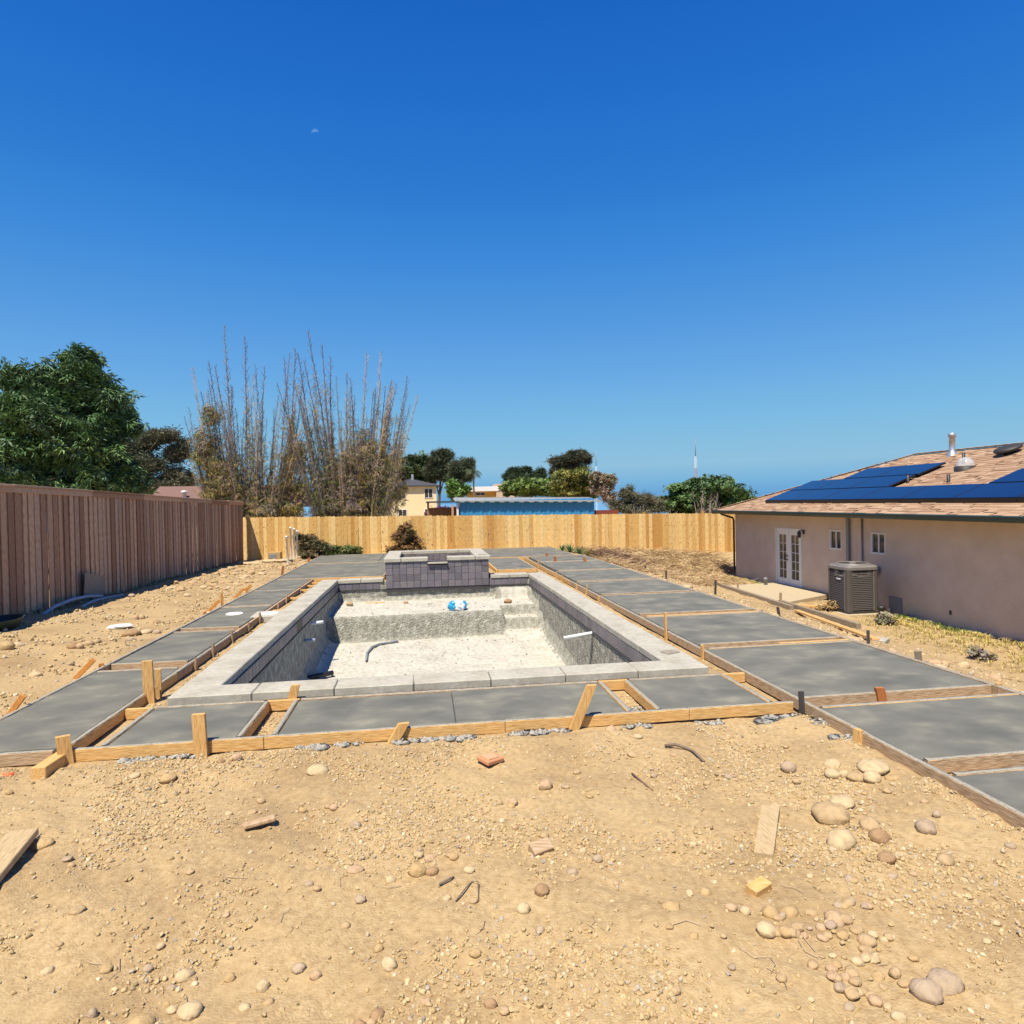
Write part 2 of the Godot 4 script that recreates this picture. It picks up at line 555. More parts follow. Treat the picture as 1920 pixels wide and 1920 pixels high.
const LOBES_GREYSHRUB := [[13.78,1.53,-42.00,1.15,0.65],[13.53,2.14,-42.00,0.50,0.57],[15.13,1.40,-42.00,0.94,0.51],[12.86,1.27,-42.00,0.64,0.43],[14.13,1.00,-42.00,1.23,0.32]]
const LOBES_RIGHTGREEN := [[20.09,1.94,-44.00,2.20,1.18],[20.70,2.79,-44.00,1.19,0.59],[18.32,1.90,-44.00,1.16,0.85],[22.16,1.90,-44.00,1.12,0.88],[17.13,1.36,-44.00,1.00,0.54],[18.92,2.56,-44.00,0.86,0.47],[15.97,1.20,-44.00,0.84,0.38],[18.50,1.07,-44.00,1.40,0.62],[20.87,0.94,-44.00,1.90,0.63],[22.68,1.24,-44.00,0.80,0.64],[19.89,1.56,-44.00,1.02,0.63]]
const CULMS_A := [[-7.39,-7.84,9.19,-28.50],[-7.08,-7.05,8.71,-28.50],[-7.71,-9.04,7.43,-28.50],[-7.54,-8.51,7.76,-28.50],[-7.50,-8.30,7.54,-28.50],[-6.65,-6.83,7.70,-28.50],[-6.44,-6.26,7.48,-28.50],[-6.01,-5.42,8.26,-28.50],[-5.84,-5.16,8.38,-28.50],[-8.24,-9.62,4.81,-28.50],[-6.86,-6.73,7.10,-28.50],[-5.58,-5.54,7.88,-28.50],[-6.18,-4.90,7.44,-28.50],[-7.79,-8.75,6.55,-28.50],[-8.13,-9.39,5.90,-28.50]]
const CULMS_B := [[-3.69,-4.62,9.08,-29.00],[-3.46,-4.08,8.63,-29.00],[-3.80,-4.83,7.87,-29.00],[-3.13,-3.10,7.49,-29.00],[-2.83,-2.19,8.19,-29.00],[-2.56,-1.68,8.42,-29.00],[-2.34,-1.20,6.90,-29.00],[-2.11,-0.50,7.20,-29.00],[-3.46,-3.80,8.22,-29.00],[-4.13,-5.08,8.21,-29.00],[-2.97,-3.56,7.31,-29.00],[-4.24,-4.46,6.62,-29.00],[-1.65,-1.00,5.70,-29.00]]
const LOBES_BAMBOO_A := [[-8.44,5.51,-28.50,0.39,0.54],[-8.60,5.84,-28.50,0.24,0.29],[-8.59,3.98,-28.50,0.44,1.09],[-8.19,3.31,-28.50,0.53,1.45],[-8.89,4.42,-28.50,0.34,0.97],[-7.69,2.20,-28.50,0.96,0.96],[-6.42,1.96,-28.50,1.07,0.71],[-5.57,1.71,-28.50,0.59,0.47]]
const LOBES_BAMBOO_B := [[-5.17,3.98,-29.00,0.34,1.20],[-5.21,2.39,-29.00,0.48,0.84],[-2.98,2.81,-29.00,1.19,1.42],[-1.61,3.25,-29.00,0.90,1.18],[-1.17,2.32,-29.00,0.59,0.94],[-2.32,1.87,-29.00,1.42,0.71],[-3.89,1.91,-29.00,0.71,0.71],[-2.27,4.18,-29.00,0.59,0.95]]


# ---------------------------------------------------------------- materials

func noise_tex(seed_: int, freq: float, stops: Array, size := 512, octaves := 4, kind := FastNoiseLite.TYPE_SIMPLEX_SMOOTH, wide := 1) -> NoiseTexture2D:
	# stops: [offset, Color] pairs, colours as sRGB
	var n := FastNoiseLite.new()
	n.seed = seed_
	n.noise_type = kind
	n.frequency = freq
	n.fractal_octaves = octaves
	n.fractal_type = FastNoiseLite.FRACTAL_FBM
	var t := NoiseTexture2D.new()
	t.width = size * wide
	t.height = size
	t.seamless = true
	t.seamless_blend_skirt = 0.15
	t.noise = n
	if stops.size():
		var g := Gradient.new()
		var off := PackedFloat32Array()
		var cs := PackedColorArray()
		for s in stops:
			off.append(s[0])
			cs.append(s[1])
		g.offsets = off
		g.colors = cs
		t.color_ramp = g
	return t


func lin(r: float, g: float, b: float) -> Color:
	return Color(r, g, b).linear_to_srgb()


func plain(called: String, c: Color, rough := 0.8, metal := 0.0) -> StandardMaterial3D:
	var m := StandardMaterial3D.new()
	m.resource_name = called
	m.albedo_color = c
	m.roughness = rough
	m.metallic = metal
	M[called] = m
	return m


func grained(called: String, tex: Texture2D, scale: Vector3, rough: float, relief: Texture2D = null, relief_cm := 0.0, tint := Color.WHITE) -> StandardMaterial3D:
	# a colour texture laid on from three sides in world metres, with relief of the same scale
	var m := plain(called, tint, rough)
	m.albedo_texture = tex
	m.uv1_triplanar = true
	m.uv1_world_triplanar = true
	m.uv1_scale = scale
	if relief:
		m.heightmap_enabled = true
		m.heightmap_texture = relief
		m.heightmap_scale = relief_cm
	return m


func patches(m: StandardMaterial3D, tex: Texture2D, scale: Vector3) -> StandardMaterial3D:
	m.detail_enabled = true
	m.detail_blend_mode = BaseMaterial3D.BLEND_MODE_MUL
	m.detail_albedo = tex
	m.detail_uv_layer = BaseMaterial3D.DETAIL_UV_2
	m.uv2_triplanar = true
	m.uv2_world_triplanar = true
	m.uv2_scale = scale
	return m


func tinted(called: String, from: StandardMaterial3D, tint: Color) -> StandardMaterial3D:
	var m: StandardMaterial3D = from.duplicate()
	m.resource_name = called
	m.albedo_color = tint
	M[called] = m
	return m


func materials() -> void:
	var fine := noise_tex(11, 0.05, [[0.0, Color.BLACK], [1.0, Color.WHITE]], 512, 5)
	var coarse := noise_tex(12, 0.018, [[0.0, Color.BLACK], [1.0, Color.WHITE]], 512, 5)
	var blotch := noise_tex(13, 0.008, [[0.0, Color(0.88, 0.87, 0.85)], [0.5, Color(0.96, 0.955, 0.945)], [1.0, Color(1, 1, 1)]], 512, 5)
	# earth
	var dirt := noise_tex(1, 0.035, [[0.0, lin(0.30, 0.205, 0.10)], [0.35, lin(0.39, 0.28, 0.142)], [0.6, lin(0.435, 0.322, 0.168)], [0.85, lin(0.475, 0.362, 0.198)], [1.0, lin(0.52, 0.41, 0.24)]], 1024, 6)
	patches(grained("dirt", dirt, Vector3.ONE * 0.55, 0.95, noise_tex(2, 0.11, [], 1024, 5), 0.55), noise_tex(3, 0.012, [[0.0, Color(0.82, 0.79, 0.77)], [0.5, Color(0.95, 0.94, 0.93)], [1.0, Color(1, 1, 1)]], 512, 5), Vector3.ONE * 0.13)
	var peb := plain("gravel", Color.WHITE, 0.9)
	peb.vertex_color_use_as_albedo = true
	var stone_t := noise_tex(21, 0.03, [[0.0, lin(0.62, 0.58, 0.55)], [0.5, lin(0.9, 0.88, 0.84)], [1.0, lin(1, 1, 1)]], 256, 5)
	for s in [["stone_tan", lin(0.44, 0.32, 0.18)], ["stone_cream", lin(0.52, 0.41, 0.25)], ["stone_pink", lin(0.47, 0.33, 0.205)], ["stone_grey", lin(0.40, 0.31, 0.22)], ["stone_brown", lin(0.34, 0.22, 0.12)], ["stone_dusty", lin(0.45, 0.32, 0.16)]]:
		grained(s[0], stone_t, Vector3.ONE * 2.6, 0.85, fine, 0.35, s[1])
	# concrete
	var wet := noise_tex(31, 0.006, [[0.0, lin(0.132, 0.134, 0.117)], [0.4, lin(0.152, 0.153, 0.133)], [0.6, lin(0.172, 0.171, 0.147)], [0.78, lin(0.205, 0.2, 0.168)], [1.0, lin(0.26, 0.25, 0.205)]], 1024, 6)
	patches(grained("fresh_concrete", wet, Vector3(0.33, 0.33, 0.4), 0.8, fine, 0.1), noise_tex(32, 0.012, [[0.0, Color(0.80, 0.81, 0.82)], [0.5, Color(0.93, 0.93, 0.92)], [1.0, Color(1, 1, 0.97)]], 512, 6), Vector3(0.17, 0.17, 0.23))
	var cure := noise_tex(33, 0.03, [[0.0, lin(0.36, 0.345, 0.295)], [0.5, lin(0.42, 0.405, 0.35)], [1.0, lin(0.48, 0.465, 0.41)]], 512, 5)
	patches(grained("coping_concrete", cure, Vector3.ONE * 0.8, 0.85, fine, 0.15), blotch, Vector3.ONE * 0.5)
	grained("cement", noise_tex(34, 0.05, [[0.0, lin(0.22, 0.21, 0.185)], [0.5, lin(0.34, 0.33, 0.3)], [1.0, lin(0.5, 0.49, 0.46)]], 512, 5), Vector3.ONE * 1.6, 0.95, coarse, 2.0)
	grained("cement_film", noise_tex(39, 0.05, [[0.0, lin(0.2, 0.185, 0.15)], [0.5, lin(0.29, 0.275, 0.23)], [1.0, lin(0.4, 0.385, 0.335)]], 512, 5), Vector3.ONE * 1.6, 0.95, fine, 0.4)
	grained("mortar_bed", noise_tex(35, 0.05, [[0.0, lin(0.22, 0.2, 0.14)], [0.5, lin(0.31, 0.29, 0.21)], [1.0, lin(0.42, 0.4, 0.31)]], 512, 5), Vector3.ONE * 1.2, 0.95, coarse, 1.5)
	var gun := noise_tex(36, 0.022, [[0.0, lin(0.30, 0.29, 0.24)], [0.25, lin(0.41, 0.4, 0.345)], [0.5, lin(0.49, 0.48, 0.425)], [0.8, lin(0.55, 0.54, 0.485)], [1.0, lin(0.6, 0.59, 0.54)]], 1024, 6)
	patches(grained("gunite", gun, Vector3.ONE * 0.45, 0.95, noise_tex(37, 0.05, [], 1024, 5), 0.8), blotch, Vector3.ONE * 0.4)
	var dark_gunite := noise_tex(38, 0.012, [[0.0, lin(0.17, 0.165, 0.135)], [0.35, lin(0.245, 0.24, 0.2)], [0.6, lin(0.31, 0.305, 0.26)], [0.8, lin(0.39, 0.385, 0.34)], [1.0, lin(0.48, 0.47, 0.42)]], 1024, 6)
	grained("gunite_rough", dark_gunite, Vector3(0.6, 0.5, 0.6), 0.95, noise_tex(37, 0.035, [], 1024, 5), 2.5)
	grained("pad_concrete", cure, Vector3.ONE * 0.6, 0.9, fine, 0.2, lin(1.0, 0.86, 0.66))
	# pool tile
	var tile := noise_tex(41, 0.03, [[0.0, lin(0.075, 0.068, 0.075)], [0.35, lin(0.135, 0.124, 0.135)], [0.65, lin(0.19, 0.175, 0.19)], [1.0, lin(0.33, 0.31, 0.32)]], 512, 5)
	for i in 4:
		grained("pool_tile_%d" % i, tile, Vector3.ONE * (3.0 + 0.4 * i), 0.45, coarse, 0.5, [Color(1, 1, 1), Color(0.86, 0.86, 0.88), Color(1, 0.97, 1), Color(0.93, 0.93, 0.97)][i])
	plain("grout", lin(0.045, 0.042, 0.048), 0.9)
	# timber: grain runs along y (upright boards), x or z
	var new_wood := noise_tex(51, 0.03, [[0.0, lin(0.28, 0.13, 0.035)], [0.22, lin(0.50, 0.29, 0.09)], [0.45, lin(0.66, 0.445, 0.175)], [0.8, lin(0.74, 0.53, 0.235)], [1.0, lin(0.8, 0.61, 0.31)]], 512, 5)
	var old_wood := noise_tex(52, 0.03, [[0.0, lin(0.24, 0.12, 0.065)], [0.25, lin(0.42, 0.25, 0.15)], [0.55, lin(0.55, 0.365, 0.245)], [1.0, lin(0.68, 0.5, 0.38)]], 512, 5)
	for i in 6:
		var k := [lin(1, 1, 1), lin(0.84, 0.74, 0.58), lin(1.08, 1.08, 1.06), lin(0.74, 0.57, 0.36), lin(1.1, 1.14, 1.2), lin(0.93, 0.84, 0.68)][i] as Color
		var mw := grained("new_board_%d" % i, new_wood, Vector3(3.2 + i * 0.3, 0.35, 3.2), 0.8, fine, 0.12, k)
		mw.uv1_offset = Vector3(0, i * 0.37, 0)
		var k2 := [lin(1, 1, 1), lin(0.72, 0.62, 0.56), lin(1.12, 1.08, 1.02), lin(0.86, 0.84, 0.84), lin(0.6, 0.5, 0.44), lin(1.0, 0.92, 0.84)][i] as Color
		var mo := grained("old_board_%d" % i, old_wood, Vector3(5.0, 0.42, 5.0 + i * 0.3), 0.9, fine, 0.2, k2)
		mo.uv1_offset = Vector3(0, i * 0.41, 0)
	for s in [["lumber_x", Vector3(0.5, 5, 5)], ["lumber_z", Vector3(5, 5, 0.5)], ["lumber_y", Vector3(5, 0.5, 5)]]:
		grained(s[0], noise_tex(53, 0.03, [[0.0, lin(0.30, 0.14, 0.035)], [0.3, lin(0.52, 0.30, 0.10)], [0.7, lin(0.62, 0.39, 0.155)], [1.0, lin(0.7, 0.48, 0.24)]], 512, 4), s[1], 0.8, fine, 0.15)
	tinted("orange_stake", M.lumber_y, lin(0.95, 0.72, 0.5))
	tinted("red_stake", M.lumber_y, lin(0.7, 0.4, 0.3))
	grained("used_z", noise_tex(54, 0.03, [[0.0, lin(0.22, 0.14, 0.075)], [0.5, lin(0.40, 0.28, 0.17)], [1.0, lin(0.52, 0.4, 0.28)]], 512, 4), Vector3(5, 5, 0.5), 0.9, fine, 0.2)
	grained("used_x", M.used_z.albedo_texture, Vector3(0.5, 5, 5), 0.9, fine, 0.2)
	grained("used_y", M.used_z.albedo_texture, Vector3(5, 0.5, 5), 0.9, fine, 0.2)
	grained("grey_timber", noise_tex(55, 0.03, [[0.0, lin(0.12, 0.09, 0.06)], [0.5, lin(0.25, 0.2, 0.14)], [1.0, lin(0.4, 0.34, 0.25)]], 512, 4), Vector3(5, 5, 0.5), 0.9, fine, 0.3)
	grained("pale_plank", noise_tex(56, 0.03, [[0.0, lin(0.25, 0.16, 0.08)], [0.4, lin(0.42, 0.31, 0.17)], [1.0, lin(0.53, 0.41, 0.25)]], 512, 4), Vector3(6, 6, 0.7), 0.9, fine, 0.2)
	plain("dark_stake", lin(0.06, 0.055, 0.055), 0.8)
	plain("knot", lin(0.09, 0.04, 0.015), 0.9)
	# house
	patches(grained("stucco", noise_tex(61, 0.06, [[0.0, lin(0.62, 0.5, 0.41)], [0.5, lin(0.67, 0.55, 0.46)], [1.0, lin(0.72, 0.6, 0.51)]], 512, 5), Vector3.ONE * 0.9, 0.95, noise_tex(62, 0.09, [], 512, 4), 0.6), noise_tex(64, 0.01, [[0.0, Color(0.94, 0.93, 0.92)], [1.0, Color(1, 1, 1)]], 512, 5), Vector3.ONE * 0.3)
	var sh := noise_tex(63, 0.06, [[0.0, lin(0.5, 0.45, 0.4)], [0.5, lin(0.85, 0.82, 0.8)], [1.0, lin(1, 1, 1)]], 256, 4)
	for i in 5:
		grained("shingle_%d" % i, sh, Vector3.ONE * 2.2, 0.95, fine, 0.3, [lin(0.42, 0.285, 0.185), lin(0.37, 0.24, 0.15), lin(0.46, 0.325, 0.22), lin(0.34, 0.215, 0.135), lin(0.43, 0.295, 0.195)][i])
	plain("gutter_green", lin(0.012, 0.045, 0.05), 0.45)
	plain("white_paint", lin(0.72, 0.73, 0.74), 0.5)
	plain("grey_conduit", lin(0.22, 0.24, 0.26), 0.5, 0.2)
	plain("black_plastic", lin(0.02, 0.02, 0.022), 0.5)
	plain("room_wall", lin(0.55, 0.5, 0.42), 0.9)
	plain("coil_metal", lin(0.3, 0.29, 0.28), 0.6, 0.3)
	plain("galvanised", lin(0.5, 0.52, 0.54), 0.4, 0.7)
	plain("access_blue", lin(0.20, 0.22, 0.27), 0.6)
	var glass := plain("window_glass", Color(0.25, 0.27, 0.27, 0.35), 0.05)
	glass.transparency = BaseMaterial3D.TRANSPARENCY_ALPHA
	var dome := plain("clear_dome", Color(0.85, 0.88, 0.9, 0.35), 0.1)
	dome.transparency = BaseMaterial3D.TRANSPARENCY_ALPHA
	plain("solar_glass", lin(0.006, 0.014, 0.06), 0.12)
	plain("solar_frame", lin(0.012, 0.013, 0.018), 0.4, 0.3)
	plain("unit_brown", lin(0.075, 0.066, 0.06), 0.55)
	plain("unit_dark", lin(0.03, 0.027, 0.026), 0.6)
	plain("unit_top", lin(0.16, 0.15, 0.145), 0.5)
	# bits and pieces
	plain("white_pvc", lin(0.72, 0.74, 0.76), 0.4)
	plain("grey_pvc", lin(0.3, 0.36, 0.45), 0.45)
	plain("white_lid", lin(0.8, 0.8, 0.8), 0.5)
	plain("blue_bag", lin(0.02, 0.27, 0.5), 0.4)
	plain("white_bag", lin(0.75, 0.78, 0.8), 0.45)
	plain("brick_red", lin(0.46, 0.22, 0.11), 0.9)
	grained("plywood_grey", cure, Vector3(1, 0.3, 1), 0.9, null, 0, lin(0.62, 0.55, 0.52))
	plain("orange_scrap", lin(0.8, 0.16, 0.06), 0.7)
	plain("charred", lin(0.17, 0.13, 0.095), 0.95)
	plain("twig_brown", lin(0.16, 0.1, 0.065), 0.9)
	plain("terracotta", lin(0.5, 0.3, 0.17), 0.9)
	# plants
	for s in [["leaf", 0.25], ["dry_leaf", 0.15]]:
		var m := plain(s[0], Color.WHITE, 0.6)
		m.vertex_color_use_as_albedo = true
		m.backlight_enabled = true
		m.backlight = Color(s[1], s[1], s[1])
	grained("bark", noise_tex(71, 0.05, [[0.0, lin(0.05, 0.035, 0.025)], [0.5, lin(0.12, 0.09, 0.065)], [1.0, lin(0.22, 0.17, 0.13)]], 256, 4), Vector3(3, 0.8, 3), 0.95, fine, 1.0)
	plain("pale_bark", lin(0.34, 0.29, 0.24), 0.9)
	plain("culm_purple", lin(0.16, 0.11, 0.105), 0.7)
	plain("culm_grey", lin(0.17, 0.15, 0.135), 0.7)
	plain("culm_tan", lin(0.42, 0.31, 0.2), 0.7)
	# far buildings
	grained("cream_stucco", noise_tex(81, 0.05, [[0.0, lin(0.68, 0.56, 0.33)], [1.0, lin(0.78, 0.66, 0.42)]], 256, 3), Vector3.ONE * 0.3, 0.9)
	plain("roof_brown", lin(0.17, 0.10, 0.085), 0.95)
	plain("roof_charcoal", lin(0.05, 0.05, 0.06), 0.9)
	plain("blue_metal", lin(0.03, 0.22, 0.46), 0.45)
	plain("roof_metal", lin(0.27, 0.29, 0.30), 0.6, 0.0)
	plain("orange_stucco", lin(0.68, 0.37, 0.06), 0.9)
	plain("beige_stucco", lin(0.52, 0.40, 0.3), 0.9)
	plain("red_fence", lin(0.2, 0.045, 0.025), 0.9)
	plain("mast_white", lin(0.7, 0.72, 0.75), 0.6)
	plain("mast_red", lin(0.5, 0.2, 0.2), 0.6)
	plain("sea_with_haze", lin(0.12, 0.27, 0.42), 0.4)  # paler than bare water: distant haze is mixed into this colour


# ---------------------------------------------------------------- ground, sea, pool

func lines(runs: Array) -> PackedFloat32Array:
	var out := PackedFloat32Array()
	for r in runs:
		var n := maxi(1, roundi(absf(r[1] - r[0]) / r[2]))
		for i in n:
			out.append(lerpf(r[0], r[1], float(i) / n))
	out.append(runs[-1][1])
	return out


func sheet(xs: PackedFloat32Array, zs: PackedFloat32Array, height: Callable, hole := Rect2(), other = null) -> ArrayMesh:
	var nx := xs.size()
	var nz := zs.size()
	var v := PackedVector3Array()
	v.resize(nx * nz)
	for j in nz:
		for i in nx:
			v[j * nx + i] = Vector3(xs[i], height.call(xs[i], zs[j]), zs[j])
	var nrm := PackedVector3Array()
	nrm.resize(nx * nz)
	for j in nz:
		for i in nx:
			var dx := v[j * nx + mini(i + 1, nx - 1)] - v[j * nx + maxi(i - 1, 0)]
			var dz := v[mini(j + 1, nz - 1) * nx + i] - v[maxi(j - 1, 0) * nx + i]
			var n := dz.cross(dx)
			nrm[j * nx + i] = (n if n.y > 0 else -n).normalized()
	var idx := PackedInt32Array()
	var idx2 := PackedInt32Array()
	for j in nz - 1:
		for i in nx - 1:
			if hole.has_area() and hole.has_point(Vector2((xs[i] + xs[i + 1]) / 2, (zs[j] + zs[j + 1]) / 2)):
				continue
			var a := j * nx + i
			# zs falls with j, xs grows with i
			var six := PackedInt32Array([a, a + nx, a + 1, a + 1, a + nx, a + nx + 1])
			if other != null and other.call((xs[i] + xs[i + 1]) / 2, (zs[j] + zs[j + 1]) / 2):
				idx2.append_array(six)
			else:
				idx.append_array(six)
	var arr := []
	arr.resize(Mesh.ARRAY_MAX)
	arr[Mesh.ARRAY_VERTEX] = v
	arr[Mesh.ARRAY_NORMAL] = nrm
	arr[Mesh.ARRAY_INDEX] = idx
	var m := ArrayMesh.new()
	m.add_surface_from_arrays(Mesh.PRIMITIVE_TRIANGLES, arr)
	if idx2.size():
		arr[Mesh.ARRAY_INDEX] = idx2
		m.add_surface_from_arrays(Mesh.PRIMITIVE_TRIANGLES, arr)
	return m


func ground() -> void:
	var xs := lines([[-5000, -1000, 1000], [-1000, -200, 200], [-200, -40, 40], [-40, -10, 5], [-10, -4, 0.12], [-4, 5.2, 0.042], [5.2, 11.4, 0.11], [11.4, 20, 1.0], [20, 60, 8], [60, 200, 35], [200, 1000, 200], [1000, 5000, 1000]])
	var zs := lines([[600, 100, 100], [100, 10, 15], [10, 0.4, 1.2], [0.4, -5.0, 0.04], [-5.0, -25.0, 0.1], [-25, -45, 1.5], [-45, -100, 8], [-100, -1000, 90], [-1000, -1600, 200]])
	structure("ground", sheet(xs, zs, surface_height, Rect2(-2.1, -15.2, 4.7, 9.0)), M.dirt)


func sea() -> void:
	var st := new_st()
	quad(st, Vector3(-60000, -42, -300), Vector3(60000, -42, -300), Vector3(60000, -42, -60000), Vector3(-60000, -42, -60000))
	structure("sea", done(st), M.sea_with_haze)


func cove(d: float, r: float) -> float:
	return 0.0 if d >= r else r - sqrt(maxf(0.0, r * r - (r - d) * (r - d)))


func pool_floor(x: float, z: float) -> float:
	var deep := -0.95 - 0.30 * smoothstep(-13.0, -8.0, z)
	var y := deep
	var shelf := -0.435 - 0.02 * (z + 14.95)
	var wob := 0.03 * noise_at(x * 1.3, z * 1.3)
	# steps down from the shelf on the right
	var one := lerpf(shelf, -0.65, smoothstep(-13.70, -13.60, z + wob))
	var two := lerpf(one, -0.86, smoothstep(-13.24, -13.10, z + wob))
	var three := lerpf(two, deep, smoothstep(-12.85, -12.5, z + wob * 2.0))
	var face := lerpf(shelf, deep, smoothstep(-13.16, -13.06, z + wob + 0.05 * sin(x * 1.7)))
	y = lerpf(face, three, smoothstep(1.55, 1.63, x))
	var to_wall := minf(minf(x + 1.9, 2.4 - x), z + 14.95)
	var r := 0.30 if z > -12.9 else 0.10
	y += cove(to_wall, r) * 0.8
	y += cove(-6.42 - z, 0.3)
	# the block of a corner seat
	var b := smoothstep(1.58, 1.70, x + wob) * smoothstep(-14.50, -14.62, z + wob)
	y = lerpf(y, maxf(y, -0.235 - cove(0.5, 0.4)), b)
	return y + 0.012 * noise_at(x * 6.0 + 11, z * 6.0) + 0.007 * noise_at(x * 15.0, z * 15.0)


func pool() -> void:
	var p := thing("swimming_pool", "long empty unfinished swimming pool with grey shell and pale coping", "swimming pool", Vector3.ZERO)
	# bare shell: floor with shelf, steps and rounded corners, and four walls
	var xs := lines([[-1.9, 1.45, 0.05], [1.45, 1.75, 0.02], [1.75, 2.4, 0.05]])
	var zs := lines([[-6.42, -12.4, 0.07], [-12.4, -14.95, 0.025]])
	# risers and rounded wall feet get the darker rough gunite, treads and floor the paler
	var dark_gunite := func(x: float, z: float) -> bool:
		var w := 0.05 * noise_at(x * 4.0, z * 4.0)
		if x < -1.78 + w or x > 2.28 + w or z < -14.86 + w:
			return true
		if x > 1.57 and x < 1.70 + w * 0.5 and z < -14.5:
			return true
		var zz := z + 0.03 * noise_at(x * 1.3, z * 1.3)
		if x < 1.58:
			return zz + 0.05 * sin(x * 1.7) > -13.17 and zz + 0.05 * sin(x * 1.7) < -12.98 + w
		return (zz > -13.71 and zz < -13.58) or (zz > -13.24 and zz < -13.09)
	var floor_mesh := sheet(xs, zs, pool_floor, Rect2(), dark_gunite)
	var fl := part("pool_floor", floor_mesh, null, p)
	fl.set_surface_override_material(0, M.gunite)
	fl.set_surface_override_material(1, M.gunite_rough)
	var wall := new_st(false)
	var run := func(a: Vector2, b: Vector2, inward: Vector2, n: int) -> void:
		var rows := 10
		for i in n:
			for j in rows:
				var q := []
				for c in [[0, 0], [1, 0], [1, 1], [0, 1]]:
					var w := a.lerp(b, float(i + c[0]) / n)
					var low := pool_floor(w.x, w.y) - 0.03
					var y := lerpf(-0.03, low, float(j + c[1]) / rows)
					var lump := 0.014 * noise_at(w.x * 3 + w.y * 3, y * 4) if j + c[1] > 2 else 0.0
					q.append(Vector3(w.x + inward.x * lump, y, w.y + inward.y * lump))
				quad(wall, q[0], q[1], q[2], q[3])
	run.call(Vector2(-1.9, -6.42), Vector2(-1.9, -14.95), Vector2(1, 0), 90)
	run.call(Vector2(-1.9, -14.95), Vector2(2.4, -14.95), Vector2(0, 1), 46)
	run.call(Vector2(2.4, -14.95), Vector2(2.4, -6.42), Vector2(-1, 0), 90)
	run.call(Vector2(2.4, -6.42), Vector2(-1.9, -6.42), Vector2(0, -1), 30)
	part("pool_wall", done(wall), M.gunite_rough, p)
	# the concrete beam under the coping, seen from outside
	var beam := new_st()
	add_box(beam, Vector3(-2.055, -0.14, -10.685), Vector3(0.29, 0.22, 9.08))
	add_box(beam, Vector3(2.555, -0.14, -10.685), Vector3(0.29, 0.22, 9.08))
	add_box(beam, Vector3(0.25, -0.14, -6.275), Vector3(4.3, 0.22, 0.27))
	add_box(beam, Vector3(0.25, -0.14, -15.11), Vector3(4.3, 0.22, 0.29))
	part("coping_bed", done(beam), M.mortar_bed, p)
	# waterline tiles
	var k := 0
	var tm := box(Vector3(0.148, 0.148, 0.012), 0.004)
	for side in [0, 1, 2]:
		var length: float = 4.3 if side == 1 else 8.5
		var n := int(length / 0.152)
		for i in n:
			if side == 1 and i * 0.152 - 1.82 > -0.95 and i * 0.152 - 1.82 < 1.5:
				continue  # the spa wall stands there
			if side == 0 and (i == 24 or i == 25 or i == 26):
				continue  # the skimmer mouth
			var s := (i + 0.5) * 0.152
			var t := part("waterline_tile", tm, M["pool_tile_%d" % (rng.randi() % 4)], p)
			var y := -0.108 + rng.randf_range(-0.001, 0.001)
			if side == 0:
				t.position = Vector3(-1.896 + rng.randf_range(0, 0.002), y, -6.44 - s)
				t.rotation.y = PI / 2
			elif side == 1:
				t.position = Vector3(-1.89 + s, y, -14.946 + rng.randf_range(0, 0.002))
			else:
				t.position = Vector3(2.396 - rng.randf_range(0, 0.002), y, -6.44 - s)
				t.rotation.y = PI / 2
			k += 1
	# a dark trim line under the tiles
	var trim := new_st()
	add_box(trim, Vector3(-1.893, -0.194, -10.685), Vector3(0.022, 0.018, 8.52), 0.003)
	add_box(trim, Vector3(2.393, -0.194, -10.685), Vector3(0.022, 0.018, 8.52), 0.003)
	add_box(trim, Vector3(0.25, -0.194, -14.94), Vector3(4.26, 0.018, 0.022), 0.003)
	part("tile_trim", done(trim), M.grout, p)
	# coping stones, each with a joint of its own
	coping_run(p, Vector3(-2.08, 0.0125, -6.44), Vector3(-2.08, 0.0125, -15.10), 0.36, 12)
	coping_run(p, Vector3(2.57, 0.0125, -6.44), Vector3(2.57, 0.0125, -15.10), 0.36, 12)
	coping_run(p, Vector3(-2.26, 0.0125, -6.26), Vector3(2.75, 0.0125, -6.26), 0.34, 7)
	coping_run(p, Vector3(-1.90, 0.0125, -15.10), Vector3(-0.90, 0.0125, -15.10), 0.36, 2)
	coping_run(p, Vector3(1.51, 0.0125, -15.10), Vector3(2.39, 0.0125, -15.10), 0.36, 2)
	# the skimmer mouth in the left wall
	part("skimmer_mouth", box(Vector3(0.03, 0.16, 0.44), 0.0), M.black_plastic, p, Vector3(-1.905, -0.108, -10.32))


func coping_run(p: Node, a: Vector3, b: Vector3, wide: float, n: int) -> void:
	var along := (b - a) / n
	var len_ := along.length() - 0.008
	var turned := absf(along.z) > absf(along.x)
	for i in n:
		var size := Vector3(wide, 0.078, len_) if turned else Vector3(len_, 0.078, wide)
		var o := part("coping_stone", box(size, 0.008), M.coping_concrete, p, a + along * (i + 0.5) + Vector3(0, rng.randf_range(-0.0025, 0.0025), 0))
		o.rotation_degrees = Vector3(rng.randf_range(-0.12, 0.12), 0, rng.randf_range(-0.12, 0.12))


